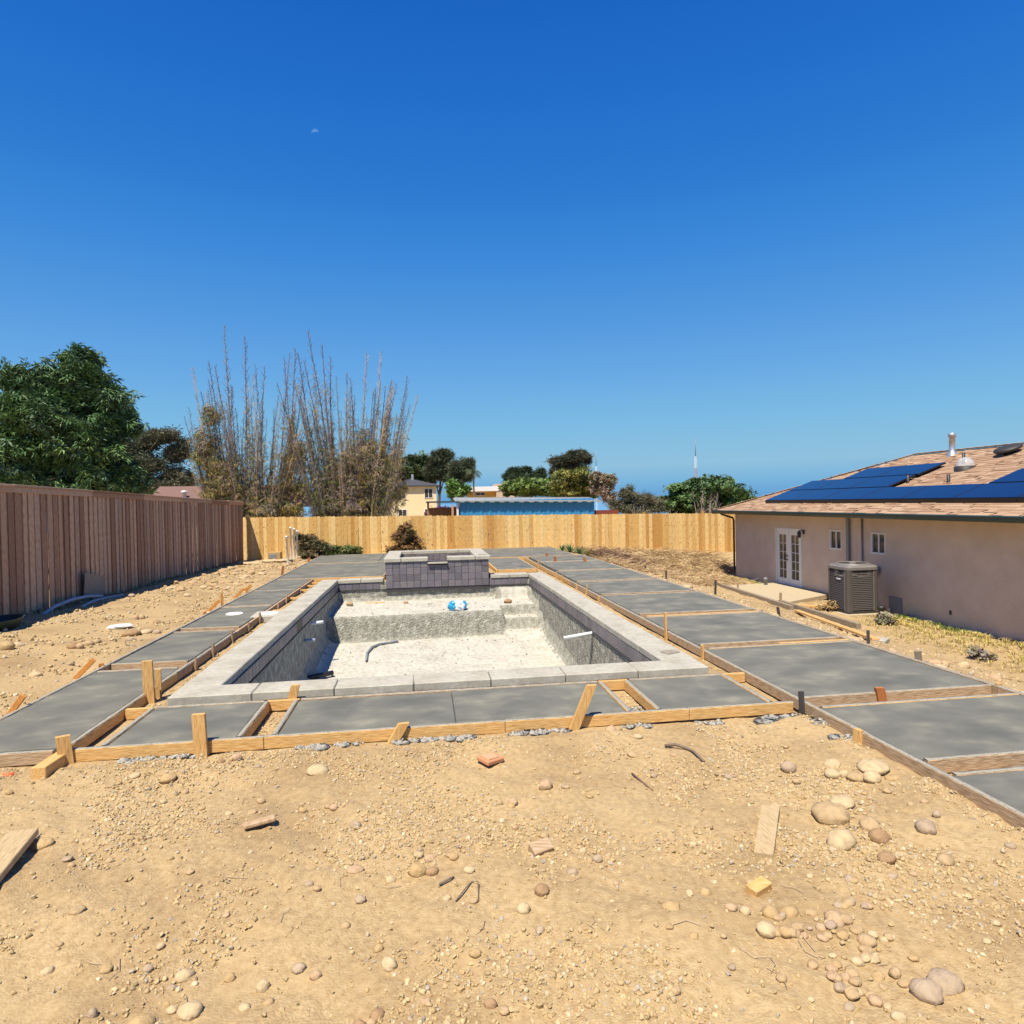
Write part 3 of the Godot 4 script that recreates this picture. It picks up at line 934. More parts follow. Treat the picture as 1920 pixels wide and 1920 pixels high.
func spa() -> void:
	var p := thing("raised_spa", "square raised spa faced with dark stone tiles at the far end of the pool", "spa", Vector3.ZERO)
	var x0 := -0.84
	var x1 := 1.47
	var z0 := -14.905
	var z1 := -17.35
	var body := new_st()
	var t := 0.28
	var notch := [0.10, 0.53]
	# front wall with a gap at the spillway
	add_box(body, Vector3((x0 + x1) / 2, 0.075, z0 - t / 2), Vector3(x1 - x0, 0.65, t))
	add_box(body, Vector3((x0 + x1) / 2, 0.12, z1 + t / 2), Vector3(x1 - x0, 0.56, t))
	add_box(body, Vector3(x0 + t / 2, 0.12, (z0 + z1) / 2), Vector3(t, 0.56, z0 - z1 - 2 * t))
	add_box(body, Vector3(x1 - t / 2, 0.12, (z0 + z1) / 2), Vector3(t, 0.56, z0 - z1 - 2 * t))
	part("spa_wall", done(body), M.grout, p)
	part("spa_floor", box(Vector3(x1 - x0 - 2 * t - 0.004, 0.1, z0 - z1 - 2 * t - 0.004)), M.gunite, p, Vector3((x0 + x1) / 2, -0.35, (z0 + z1) / 2))
	var n := 15
	var w := (x1 - x0) / n
	var tm := box(Vector3(w - 0.006, 0.142, 0.016), 0.004)
	for row in 4:
		for i in n:
			var cx := x0 + (i + 0.5) * w
			var y := 0.345 - row * 0.148
			if row == 0 and cx > notch[0] - 0.02 and cx < notch[1] + 0.02:
				part("stone_tile", box(Vector3(w - 0.006, 0.055, 0.016), 0.004), M["pool_tile_%d" % (rng.randi() % 4)], p, Vector3(cx, 0.295, z0 + 0.006))
				continue
			var o := part("stone_tile", tm, M["pool_tile_%d" % (rng.randi() % 4)], p, Vector3(cx + rng.randf_range(-0.001, 0.001), y, z0 + 0.006 + rng.randf_range(-0.002, 0.003)))
			o.rotation = Vector3(rng.randf_range(-0.012, 0.012), rng.randf_range(-0.012, 0.012), rng.randf_range(-0.01, 0.01))
	# side tiles and the band inside
	for s in [[x0 - 0.006, 0.0], [x1 + 0.006, 0.0], [x0 + t + 0.006, 0.0], [x1 - t - 0.006, 0.0]]:
		for i in 13:
			for row in 2:
				var o2 := part("stone_tile", box(Vector3(0.016, 0.142, 0.148), 0.004), M["pool_tile_%d" % (rng.randi() % 4)], p, Vector3(s[0], 0.335 - row * 0.148, z0 - 0.28 - (i + 0.5) * 0.152 if s[0] > x0 and s[0] < x1 else z0 - 0.1 - (i + 0.5) * 0.166))
				o2.rotation.y = rng.randf_range(-0.01, 0.01)
	for i in 11:
		for row in 2:
			part("stone_tile", box(Vector3(0.148, 0.142, 0.016), 0.004), M["pool_tile_%d" % (rng.randi() % 4)], p, Vector3(x0 + t + 0.06 + (i + 0.5) * 0.152, 0.335 - row * 0.148, z1 + t + 0.006))
	# coping
	var y0 := 0.457
	var cw := 0.34
	var fr := z0 + 0.045 - cw / 2
	for s in [[x0 - 0.045, -0.50], [-0.495, notch[0]], [notch[1], 1.165], [1.17, x1 + 0.045]]:
		part("coping_stone", box(Vector3(s[1] - s[0] - 0.006, 0.082, cw), 0.008), M.coping_concrete, p, Vector3((s[0] + s[1]) / 2, y0, fr))
	for i in 4:
		part("coping_stone", box(Vector3((x1 - x0 + 0.09) / 4 - 0.006, 0.082, cw), 0.008), M.coping_concrete, p, Vector3(x0 - 0.045 + (x1 - x0 + 0.09) / 4 * (i + 0.5), y0, z1 - 0.045 + cw / 2))
	var inner := z0 - z1 + 0.09 - 2 * cw - 0.004
	for i in 3:
		for cx in [x0 - 0.045 + cw / 2, x1 + 0.045 - cw / 2]:
			part("coping_stone", box(Vector3(cw, 0.082, inner / 3 - 0.006), 0.008), M.coping_concrete, p, Vector3(cx, y0, fr - cw / 2 - 0.002 - inner / 3 * (i + 0.5)))
	part("spillway_lip", box(Vector3(0.45, 0.035, 0.36), 0.006), M.coping_concrete, p, Vector3((notch[0] + notch[1]) / 2, 0.372, fr + 0.03))
	solo("coping_sample", box(Vector3(0.2, 0.02, 0.12), 0.004), M.coping_concrete, "pale flat tile lying on the right corner of the spa coping", "tile", Vector3(1.36, 0.51, -15.2))


# ---------------------------------------------------------------- slabs and their forms

const SLABS := [
	["first slab from the camera in the right row, cut by the picture's edge", 3.13, 4.93, -1.5, -3.53],
	["second slab from the camera in the right row, cut by the picture's edge", 3.13, 4.93, -3.80, -4.86],
	["third slab from the camera in the right row, the largest one whole in view", 3.13, 4.93, -5.17, -7.02],
	["fourth slab from the camera in the right row, with a tall stake at its pool side", 3.15, 4.93, -7.29, -9.10],
	["fifth slab from the camera in the right row", 3.15, 4.95, -9.43, -11.36],
	["sixth slab from the camera in the right row", 3.17, 4.96, -11.61, -13.42],
	["seventh slab from the camera in the right row", 3.2, 4.96, -13.66, -15.66],
	["eighth slab from the camera in the right row", 3.25, 4.98, -15.90, -18.15],
	["ninth slab from the camera in the right row, last before the back patio", 3.25, 4.95, -18.32, -20.15],
	["first slab from the camera in the left row, cut by the picture's edge", -3.46, -2.61, -5.12, -7.43],
	["second slab from the camera in the left row", -3.44, -2.63, -7.79, -9.58],
	["third slab from the camera in the left row", -3.44, -2.63, -9.88, -11.77],
	["fourth slab from the camera in the left row, behind the one with white lids", -3.45, -2.62, -11.93, -13.95],
	["fifth slab from the camera in the left row", -3.45, -2.62, -14.0, -15.92],
	["wide slab left of the spa", -3.45, -0.98, -16.02, -20.02],
	["slab behind the wide one left of the spa, by the shrubs", -3.47, -1.36, -20.16, -23.5],
	["back slab hidden mostly behind the spa", -1.35, 1.2, -20.16, -23.5],
	["large back patio slab right of the spa by the new fence", 1.21, 4.75, -20.3, -24.35],
	["small slab just right of the spa", 1.86, 2.84, -16.52, -19.95],
	["small front slab at left between tall stakes", -2.30, -1.41, -5.10, -5.96],
	["front middle slab, left half of the long one", -1.11, 0.222, -5.10, -5.93],
	["front middle slab, right half of the long one", 0.225, 1.59, -5.10, -5.96],
	["front slab at right, between two gravel gaps", 1.89, 2.80, -5.10, -5.96],
]


func slabs() -> void:
	for s in SLABS:
		var size := Vector3(s[2] - s[1], 0.1, s[3] - s[4])
		var o := solo("concrete_slab", box(size, 0.007), M.fresh_concrete, "dark grey " + s[0], "concrete slab", Vector3((s[1] + s[2]) / 2, -0.05, (s[3] + s[4]) / 2), "fresh concrete slabs around the pool")
		o.rotation_degrees = Vector3(rng.randf_range(-0.06, 0.06), 0, rng.randf_range(-0.06, 0.06))


func form_board(label: String, a: Vector3, b: Vector3, mat: Material, crusted := true, high := 0.089) -> Node3D:
	# a length of lumber on edge from a to b (top middle line), its top edge crusted with cement
	var along := b - a
	var o := thing("form_board", label, "form board", (a + b) / 2, "timber form boards around the slabs")
	var turned := absf(along.z) > absf(along.x)
	var size := Vector3(0.038, high, along.length() - 0.004) if turned else Vector3(along.length() - 0.004, high, 0.038)
	part("lumber", box(size, 0.003), mat, o, Vector3(0, -high / 2, 0))
	if crusted:
		var st := new_st(false)
		var n := int(along.length() / 0.05)
		for side in [-1.0, 1.0]:
			pass
		for i in n:
			var q := []
			for c in [[0, -1], [1, -1], [1, 1], [0, 1]]:
				var t := float(i + c[0]) / n - 0.5
				var wx := 0.016 + 0.004 * noise_at((t + 0.5) * along.length() * 6.0 + a.x * 7, c[1] * 3.0 + a.z)
				var p := along * t + (Vector3(wx * c[1], 0, 0) if turned else Vector3(0, 0, wx * c[1]))
				q.append(p + Vector3(0, 0.004 + 0.003 * noise_at(p.x * 20 + a.x, p.z * 20 + a.z), 0))
			quad(st, q[0], q[1], q[2], q[3])
			for e in [[0, 1], [2, 3]]:
				var d := Vector3(0, -0.003 - 0.03 * maxf(0.0, noise_at(i * 0.7 + a.x * 3, e[0] * 5.0 + a.z)), 0)
				quad(st, q[e[1]], q[e[0]], q[e[0]] + d, q[e[1]] + d)
		part("cement_crust", done(st), M.cement_film, o)
	o.rotation_degrees.y = rng.randf_range(-0.15, 0.15)
	return o


func form_boards() -> void:
	# the long line in front
	var xs := [-2.52, -1.2, 0.6, 2.1, 3.0]
	for i in 4:
		form_board("orange front form board before the dirt, %s length from the left" % ORD[i], Vector3(xs[i], 0.002, -5.05), Vector3(xs[i + 1], 0.002, -5.05), M.lumber_x)
	var ext := solo("lumber_stub", box(Vector3(0.09, 0.09, 0.40), 0.004), M.lumber_z, "stub of orange lumber sticking out towards the camera at the front left corner", "lumber", Vector3(-2.575, -0.05, -4.92))
	ext.rotation_degrees = Vector3(-3, 3, 0)
	form_board("grey front form board of the first left slab, coated with cement", Vector3(-3.5, 0.0, -5.06), Vector3(-2.64, 0.0, -5.06), M.used_x)
	# pool side of the left row
	var zs := [-5.1, -7.2, -9.4, -11.3, -13.6, -15.85]
	for i in 5:
		form_board("brown pool side form board of the left row, %s length from the front" % ORD[i], Vector3(-2.578, 0.004, zs[i]), Vector3(-2.578, 0.004, zs[i + 1]), M.used_z if i else M.lumber_z, i < 2)
	for i in 5:
		form_board("cement coated outer form board of the left row, %s from the front" % ORD[i], Vector3(-3.485, 0.0, [-5.1, -7.8, -11.0, -14.2, -17.2, -23.4][i]), Vector3(-3.485, 0.0, [-5.1, -7.8, -11.0, -14.2, -17.2, -23.4][i + 1]), M.used_z)
	# pool side and outer side of the right row
	var zr := [-1.5, -5.02, -7.9, -10.8, -13.6, -16.4, -20.1]
	for i in 6:
		form_board("cement stained inner form board of the right row, %s length from the front" % ORD[i], Vector3(3.092, 0.004, zr[i]), Vector3(3.092, 0.004, zr[i + 1]), M.used_z if i < 4 else M.lumber_z)
	for i in 4:
		form_board("house side form board of the right row, %s length from the front" % ORD[i], Vector3(4.975, 0.0, [-1.5, -5.1, -9.3, -14.0, -20.2][i]), Vector3(4.975, 0.0, [-1.5, -5.1, -9.3, -14.0, -20.2][i + 1]), M.used_z)
	# the gaps between the slabs
	for i in 8:
		var front: float = SLABS[i + 1][3]
		var back: float = SLABS[i][4]
		var x0: float = SLABS[i + 1][1] + 0.02
		form_board("form board across the right row in front of the %s slab" % ORD[i + 1], Vector3(x0, 0.002, front + 0.021), Vector3(4.93, 0.002, front + 0.021), M.used_x)
		form_board("form board across the right row behind the %s slab" % ORD[i], Vector3(x0, 0.002, back - 0.021), Vector3(4.93, 0.002, back - 0.021), M.lumber_x if i in [2, 3, 1] else M.used_x)
		if i == 2 or i == 3:
			form_board("clean orange form board in the gap behind the %s right slab" % ORD[i], Vector3([4.05, 3.2][i - 2], 0.012, back - 0.062), Vector3(4.93, 0.012, back - 0.062), M.lumber_x, false)
	for i in range(9, 13):
		form_board("form board across the left row behind the %s slab" % ORD[i - 9], Vector3(-3.44, 0.002, SLABS[i][4] - 0.021), Vector3(-2.64, 0.002, SLABS[i][4] - 0.021), M.used_x)
		if SLABS[i][4] - SLABS[i + 1][3] > 0.1:
			form_board("form board across the left row in front of the %s slab" % ORD[i - 8], Vector3(-3.44, 0.002, SLABS[i + 1][3] + 0.021), Vector3(-2.64, 0.002, SLABS[i + 1][3] + 0.021), M.used_x)
	form_board("pale form board in front of the wide slab left of the spa", Vector3(-3.4, 0.002, -15.995), Vector3(-0.98, 0.002, -15.995), M.lumber_x)
	form_board("pale form board behind the wide slab left of the spa", Vector3(-3.4, 0.002, -20.085), Vector3(-0.98, 0.002, -20.085), M.lumber_x)
	form_board("form board between the wide left slab and the spa", Vector3(-0.955, 0.002, -16.0), Vector3(-0.955, 0.002, -20.0), M.lumber_z)
	form_board("form board between the spa and the small slab right of it", Vector3(1.835, 0.002, -16.5), Vector3(1.835, 0.002, -19.9), M.lumber_z, false)
	form_board("form board in front of the small slab right of the spa", Vector3(1.86, 0.002, -16.5), Vector3(2.86, 0.002, -16.5), M.lumber_x)
	form_board("form board on the right of the small slab beside the spa", Vector3(2.865, 0.002, -16.52), Vector3(2.865, 0.002, -20.0), M.lumber_z)
	form_board("pale form board in front of the large back patio slab", Vector3(1.3, 0.002, -20.22), Vector3(4.75, 0.002, -20.22), M.lumber_x)
	# the two gaps in the front row
	for s in [[-2.325, "left end of the small front slab"], [-1.385, "right end of the small front slab"], [-1.135, "left end of the long front slab"], [1.615, "right end of the long front slab"], [1.865, "left end of the right front slab"], [2.825, "right end of the right front slab"]]:
		form_board("form board at the " + s[1], Vector3(s[0], 0.002, -5.08), Vector3(s[0], 0.002, -5.96), M.lumber_z)
	for s in [[-2.55, -2.33, "at the far left"], [-1.39, -1.11, "behind the left gap"], [1.6, 1.89, "behind the right gap"], [2.84, 3.06, "at the far right"]]:
		form_board("short orange cross board %s of the front row" % s[2], Vector3(s[0], 0.002, -5.985), Vector3(s[1], 0.002, -5.985), M.lumber_x, false)
	form_board("cement coated form board behind the small front slab", Vector3(-2.3, 0.001, -5.985), Vector3(-1.41, 0.001, -5.985), M.used_x)
	form_board("cement coated form board behind the long front slab", Vector3(-1.1, 0.001, -5.985), Vector3(1.59, 0.001, -5.985), M.used_x)
	form_board("cement coated form board behind the right front slab", Vector3(1.9, 0.001, -5.985), Vector3(2.82, 0.001, -5.985), M.used_x)
	# loose short boards laid across the strip by the left coping
	for i in 5:
		var o := solo("spreader_board", box(Vector3(0.30, 0.03, 0.09), 0.003), M.lumber_x, "short orange board laid between left form boards and coping, %s from the front" % ORD[i], "board", Vector3(-2.40, -0.055, [-11.55, -13.05, -14.2, -14.95, -15.5][i]))
		o.rotation_degrees = Vector3(0, rng.randf_range(-4, 4), rng.randf_range(-2, 2))
	var sk := solo("skimmer_collar", box(Vector3(0.46, 0.1, 0.56), 0.006), M.coping_concrete, "pale square concrete collar with a white lid beside the left coping", "collar", Vector3(-2.47, -0.045, -10.9))
	sk.rotation_degrees.y = 1.5
	for s in [[-2.45, 0.009, -10.9, "white round cover on the pale square concrete collar"], [-3.03, 0.004, -11.04, "white round cover set in the third left slab"]]:
		solo("round_cover", lathe([Vector2(0.0, 0.012), Vector2(0.06, 0.012), Vector2(0.065, 0.009), Vector2(0.12, 0.009), Vector2(0.132, 0.0), Vector2(0.132, -0.004)], 28), M.white_lid, s[3], "cover", Vector3(s[0], s[1], s[2]))


func stake_mesh(wide: float, thick: float, high: float, lean: Vector2, pointed: bool) -> ArrayMesh:
	# a flat stake from 0.12 m below the ground to its top; a pointed one ends in a slanted tip
	var st := new_st()
	var d := Vector3(lean.x, high, lean.y)
	var bot := Vector3(-lean.x, -high, -lean.y) * (0.12 / maxf(high, 0.1))
	var h := Vector2(wide / 2, thick / 2)
	var r := func(o: Vector3, rise: float) -> Array:
		return [o + Vector3(-h.x, 0, h.y), o + Vector3(h.x, rise, h.y), o + Vector3(h.x, rise, -h.y), o + Vector3(-h.x, 0, -h.y)]
	var a: Array = r.call(bot, 0.0)
	var b: Array = r.call(d, -0.045 if pointed else 0.0)
	for i in 4:
		var n := (i + 1) % 4
		quad(st, a[i], b[i], b[n], a[n])
	quad(st, b[0], b[3], b[2], b[1])
	return done(st)


func stake(row: Array, mat: Material, pointed := false, turn := 0.0, group := "") -> Node3D:
	var w: float = clampf(row[6], 0.028, 0.09)
	var o := solo("wooden_stake", stake_mesh(w, 0.024 if w < 0.06 else 0.036, row[4], Vector2(row[3], rng.randf_range(-0.01, 0.02)), pointed), mat, row[0], "stake", Vector3(row[1], ground_height(row[1], row[2]), row[2]), group)
	o.rotation.y = turn
	return o


func stakes() -> void:
	for r in STAKES_POOL_LEFT:
		stake([r[0], -2.542, r[2], r[3], r[4], 0, maxf(r[6], 0.045)], M.used_y, true, PI / 2, "stakes along the left form boards")
	for r in STAKES_POOL_RIGHT:
		stake([r[0], 3.055, r[2], r[3], maxf(r[4], 0.12), 0, r[6]], M.lumber_y, false, PI / 2, "stakes along the right form boards")
	for i in STAKES_LEFT.size():
		var r: Array = STAKES_LEFT[i]
		stake([r[0], -3.52 - 0.012 * (i % 2), r[2], r[3], r[4], 0, r[6]], [M.orange_stake, M.used_y, M.red_stake, M.orange_stake, M.orange_stake, M.red_stake, M.red_stake, M.red_stake, M.red_stake][i], false, 0.3, "stakes outside the left slabs")
		if i in [0, 3, 4]:
			var b := solo("stake_brace", box(Vector3(0.05, 0.34, 0.022), 0.002), M.orange_stake, "slanted orange brace leaning on the stake beside the %s left slab" % ORD[[0, 0, 0, 3, 4][i]], "brace", Vector3(-3.68, ground_height(-3.68, r[2]) + 0.08, r[2] + 0.03))
			b.rotation_degrees = Vector3(6, -12, -48)
	var extra := solo("stake_brace", box(Vector3(0.06, 0.34, 0.022), 0.002), M.orange_stake, "lone slanted orange brace on the dirt beside the fifth left slab", "brace", Vector3(-3.72, ground_height(-3.7, -14.2) + 0.07, -14.4))
	extra.rotation_degrees = Vector3(6, -10, -52)
	var edge := solo("stake_brace", box(Vector3(0.05, 0.30, 0.022), 0.002), M.orange_stake, "orange brace at the left edge of the picture by the first left slab", "brace", Vector3(-3.60, -0.02, -6.30))
	edge.rotation_degrees = Vector3(5, -10, -40)
	for r in STAKES_BACK:
		stake(["" + r[0], r[1], r[2], r[3], r[4], 0, r[6]], M.red_stake, false, 0.1)
	for i in STAKES_RIGHT.size():
		var r2: Array = STAKES_RIGHT[i]
		stake([r2[0], 5.03 if i == 0 else r2[1], r2[2] if i else -6.1, r2[3], r2[4], 0, r2[6]], [M.grey_timber, M.dark_stake, M.dark_stake, M.used_y, M.dark_stake, M.dark_stake, M.dark_stake, M.used_y][i], false, 0.4)
	# single stakes in front
	stake(["upright orange stake in front of the small front slab", -1.629, -5.005, -0.01, 0.315, 0, 0.088], M.lumber_y, false, 0.0)
	stake(["stout brown stake at the corner of the front boards, far left", -2.535, -5.01, -0.02, 0.215, 0, 0.088], M.lumber_y, false, 0.5)
	stake(["tall wide orange stake beside the first left slab, behind the corner", -2.535, -6.44, -0.01, 0.41, 0, 0.088], M.lumber_y, false, 0.1)
	stake(["narrow stake right behind the tall wide orange one", -2.515, -6.60, 0.0, 0.29, 0, 0.05], M.lumber_y, false, 0.1)
	stake(["short orange stake leaning right, before the long front slab", -0.265, -5.0, 0.09, 0.145, 0, 0.08], M.lumber_y, false, 0.2)
	stake(["tall orange stake leaning right, before the long front slab", 1.13, -5.0, 0.15, 0.36, 0, 0.075], M.lumber_y, false, 0.0)
	stake(["orange stake leaning on the front coping", -1.21, -6.03, 0.06, 0.22, 0, 0.075], M.lumber_y, false, 0.0)
	stake(["black stake at the meeting of front boards and right row", 3.055, -5.0, -0.01, 0.20, 0, 0.04], M.dark_stake, false, 0.2)
	stake(["red brown wedge in the gap before the third right slab", 3.87, -5.12, -0.03, 0.15, 0, 0.075], M.red_stake, false, -0.1)
	stake(["orange block at the house end of the third right slab", 4.99, -5.13, 0.0, 0.12, 0, 0.05], M.lumber_y, false, 0.0)
	stake(["orange block stake against the right boards near the camera", 3.05, -4.31, 0.0, 0.12, 0, 0.06], M.lumber_y, false, PI / 2)


# ---------------------------------------------------------------- fences

func left_fence() -> void:
	var o := thing("weathered_fence", "weathered brown board fence with a cap rail along the left side", "fence", Vector3(-6.42, 0, 0))
	var top := func(z: float) -> float:
		return 2.11 + (z + 11.0) * 0.0165
	var meshes := [box(Vector3(0.018, 2.5, 0.118), 0.003), box(Vector3(0.018, 2.5, 0.10), 0.003), box(Vector3(0.018, 2.5, 0.138), 0.003)]
	var z := -4.0
	var i := 0
	while z > -24.62:
		var front := i % 2 == 0
		var b := part("fence_board", meshes[rng.randi() % 3], M["old_board_%d" % (rng.randi() % 6)], o)
		b.position = Vector3((0.012 if front else -0.008) + rng.randf_range(-0.003, 0.003), top.call(z) - 1.25 - 0.03, z)
		b.rotation_degrees = Vector3(rng.randf_range(-0.5, 0.5), rng.randf_range(-2.5, 2.5), 0)
		z -= 0.084 + rng.randf_range(0, 0.012)
		i += 1
	var zs := [-4.0, -6.4, -8.9, -11.3, -13.8, -16.2, -18.6, -21.1, -22.9, -24.7]
	for k in zs.size() - 1:
		var za: float = zs[k]
		var zb: float = zs[k + 1]
		var mid: float = (za + zb) / 2
		var sag := rng.randf_range(-0.012, 0.012)
		var cap := part("cap_rail", box(Vector3(0.14, 0.038, za - zb - 0.004), 0.004), M["old_board_%d" % (k % 6)], o, Vector3(0.0, top.call(mid) + 0.02 + sag, mid))
		cap.rotation.x = -0.0165
		var trim := part("top_rail", box(Vector3(0.022, 0.09, za - zb - 0.004), 0.004), M["old_board_%d" % ((k + 3) % 6)], o, Vector3(0.035, top.call(mid) - 0.045 + sag, mid))
		trim.rotation.x = -0.0165
		part("post", box(Vector3(0.09, 2.4, 0.09), 0.004), M["old_board_%d" % (k % 6)], o, Vector3(-0.07, top.call(za) - 1.25, za - 0.1))
	part("fence_rail", box(Vector3(0.04, 0.09, 20.5)), M.old_board_1, o, Vector3(-0.04, 0.4, -14.3))
	var pl := solo("plywood_sheet", prism(PackedVector2Array([Vector2(0, 0), Vector2(0.75, 0.0), Vector2(0.80, 0.62), Vector2(0.05, 0.48), Vector2(-0.04, 0.2)]), 0.0, 0.015), M.plywood_grey, "grey plywood sheet leaning at the foot of the left fence", "plywood", Vector3(-6.34, -0.06, -14.0))
	pl.rotation_degrees = Vector3(90, 90, 0)
	pl.rotation_degrees = Vector3(-84, 90, 180)


func back_fence() -> void:
	var o := thing("new_fence", "new yellow dog eared board fence across the back", "fence", Vector3(0, 0, -24.8))
	var top := func(x: float) -> float:
		return 1.36 - (x + 6.0) * 0.0146
	var meshes := []
	for w in [0.137, 0.139, 0.133]:
		var st := new_st()
		var c := 0.028
		var h := 2.1
		var out := [Vector2(-w / 2, -h), Vector2(-w / 2, -c), Vector2(-w / 2 + c, 0), Vector2(w / 2 - c, 0), Vector2(w / 2, -c), Vector2(w / 2, -h)]
		for s in [0.008, -0.008]:
			for k in [[0, 1, 4], [0, 4, 5], [1, 2, 3], [1, 3, 4]]:
				var a: Vector2 = out[k[0]]
				var b: Vector2 = out[k[1]]
				var d: Vector2 = out[k[2]]
				if s > 0:
					tri(st, Vector3(a.x, a.y, s), Vector3(b.x, b.y, s), Vector3(d.x, d.y, s))
				else:
					tri(st, Vector3(a.x, a.y, s), Vector3(d.x, d.y, s), Vector3(b.x, b.y, s))
		for k in 5:
			var e: Vector2 = out[k]
			var f: Vector2 = out[k + 1]
			quad(st, Vector3(e.x, e.y, 0.008), Vector3(e.x, e.y, -0.008), Vector3(f.x, f.y, -0.008), Vector3(f.x, f.y, 0.008))
		meshes.append(done(st))
	var x := -6.36
	var spots := []
	while x < 14.0:
		var b2 := part("fence_board", meshes[rng.randi() % 3], M["new_board_%d" % (rng.randi() % 6)], o)
		var dz := rng.randf_range(-0.006, 0.006)
		b2.position = Vector3(x, top.call(x) + rng.randf_range(-0.012, 0.012), dz)
		b2.rotation_degrees = Vector3(rng.randf_range(-0.3, 0.3), rng.randf_range(-5.0, 5.0), rng.randf_range(-0.6, 0.6))
		for n in rng.randi() % 6:
			var r := rng.randf_range(0.007, 0.016)
			spots.append(Transform3D(Basis.from_scale(Vector3(r * 2, r * 2.4, 0.005)), Vector3(x + rng.randf_range(-0.05, 0.05), top.call(x) - rng.randf_range(0.08, 1.4), dz + 0.0095)))
		x += 0.1345 + rng.randf_range(0, 0.003)
	copies("knot", stone_mesh(5, 0.3, 5, 8), M.knot, spots, [], o)
	for y in [0.95, -0.1]:
		var rail := part("fence_rail", box(Vector3(20.2, 0.09, 0.038)), M.new_board_1, o, Vector3(3.8, y, -0.04))
		rail.rotation.z = -0.0146
	for i in 9:
		part("post", box(Vector3(0.09, 2.4, 0.09)), M.new_board_3, o, Vector3(-6.0 + i * 2.44, 0.0, -0.11))


# ---------------------------------------------------------------- the house on the right

const WX := 11.0
const EAVE := Vector2(10.35, 1.264)
const PITCH := 0.37


func roof_at(x: float, z: float, up := 0.0) -> Vector3:
	return Vector3(x, EAVE.y + (x - EAVE.x) * PITCH + up, z)


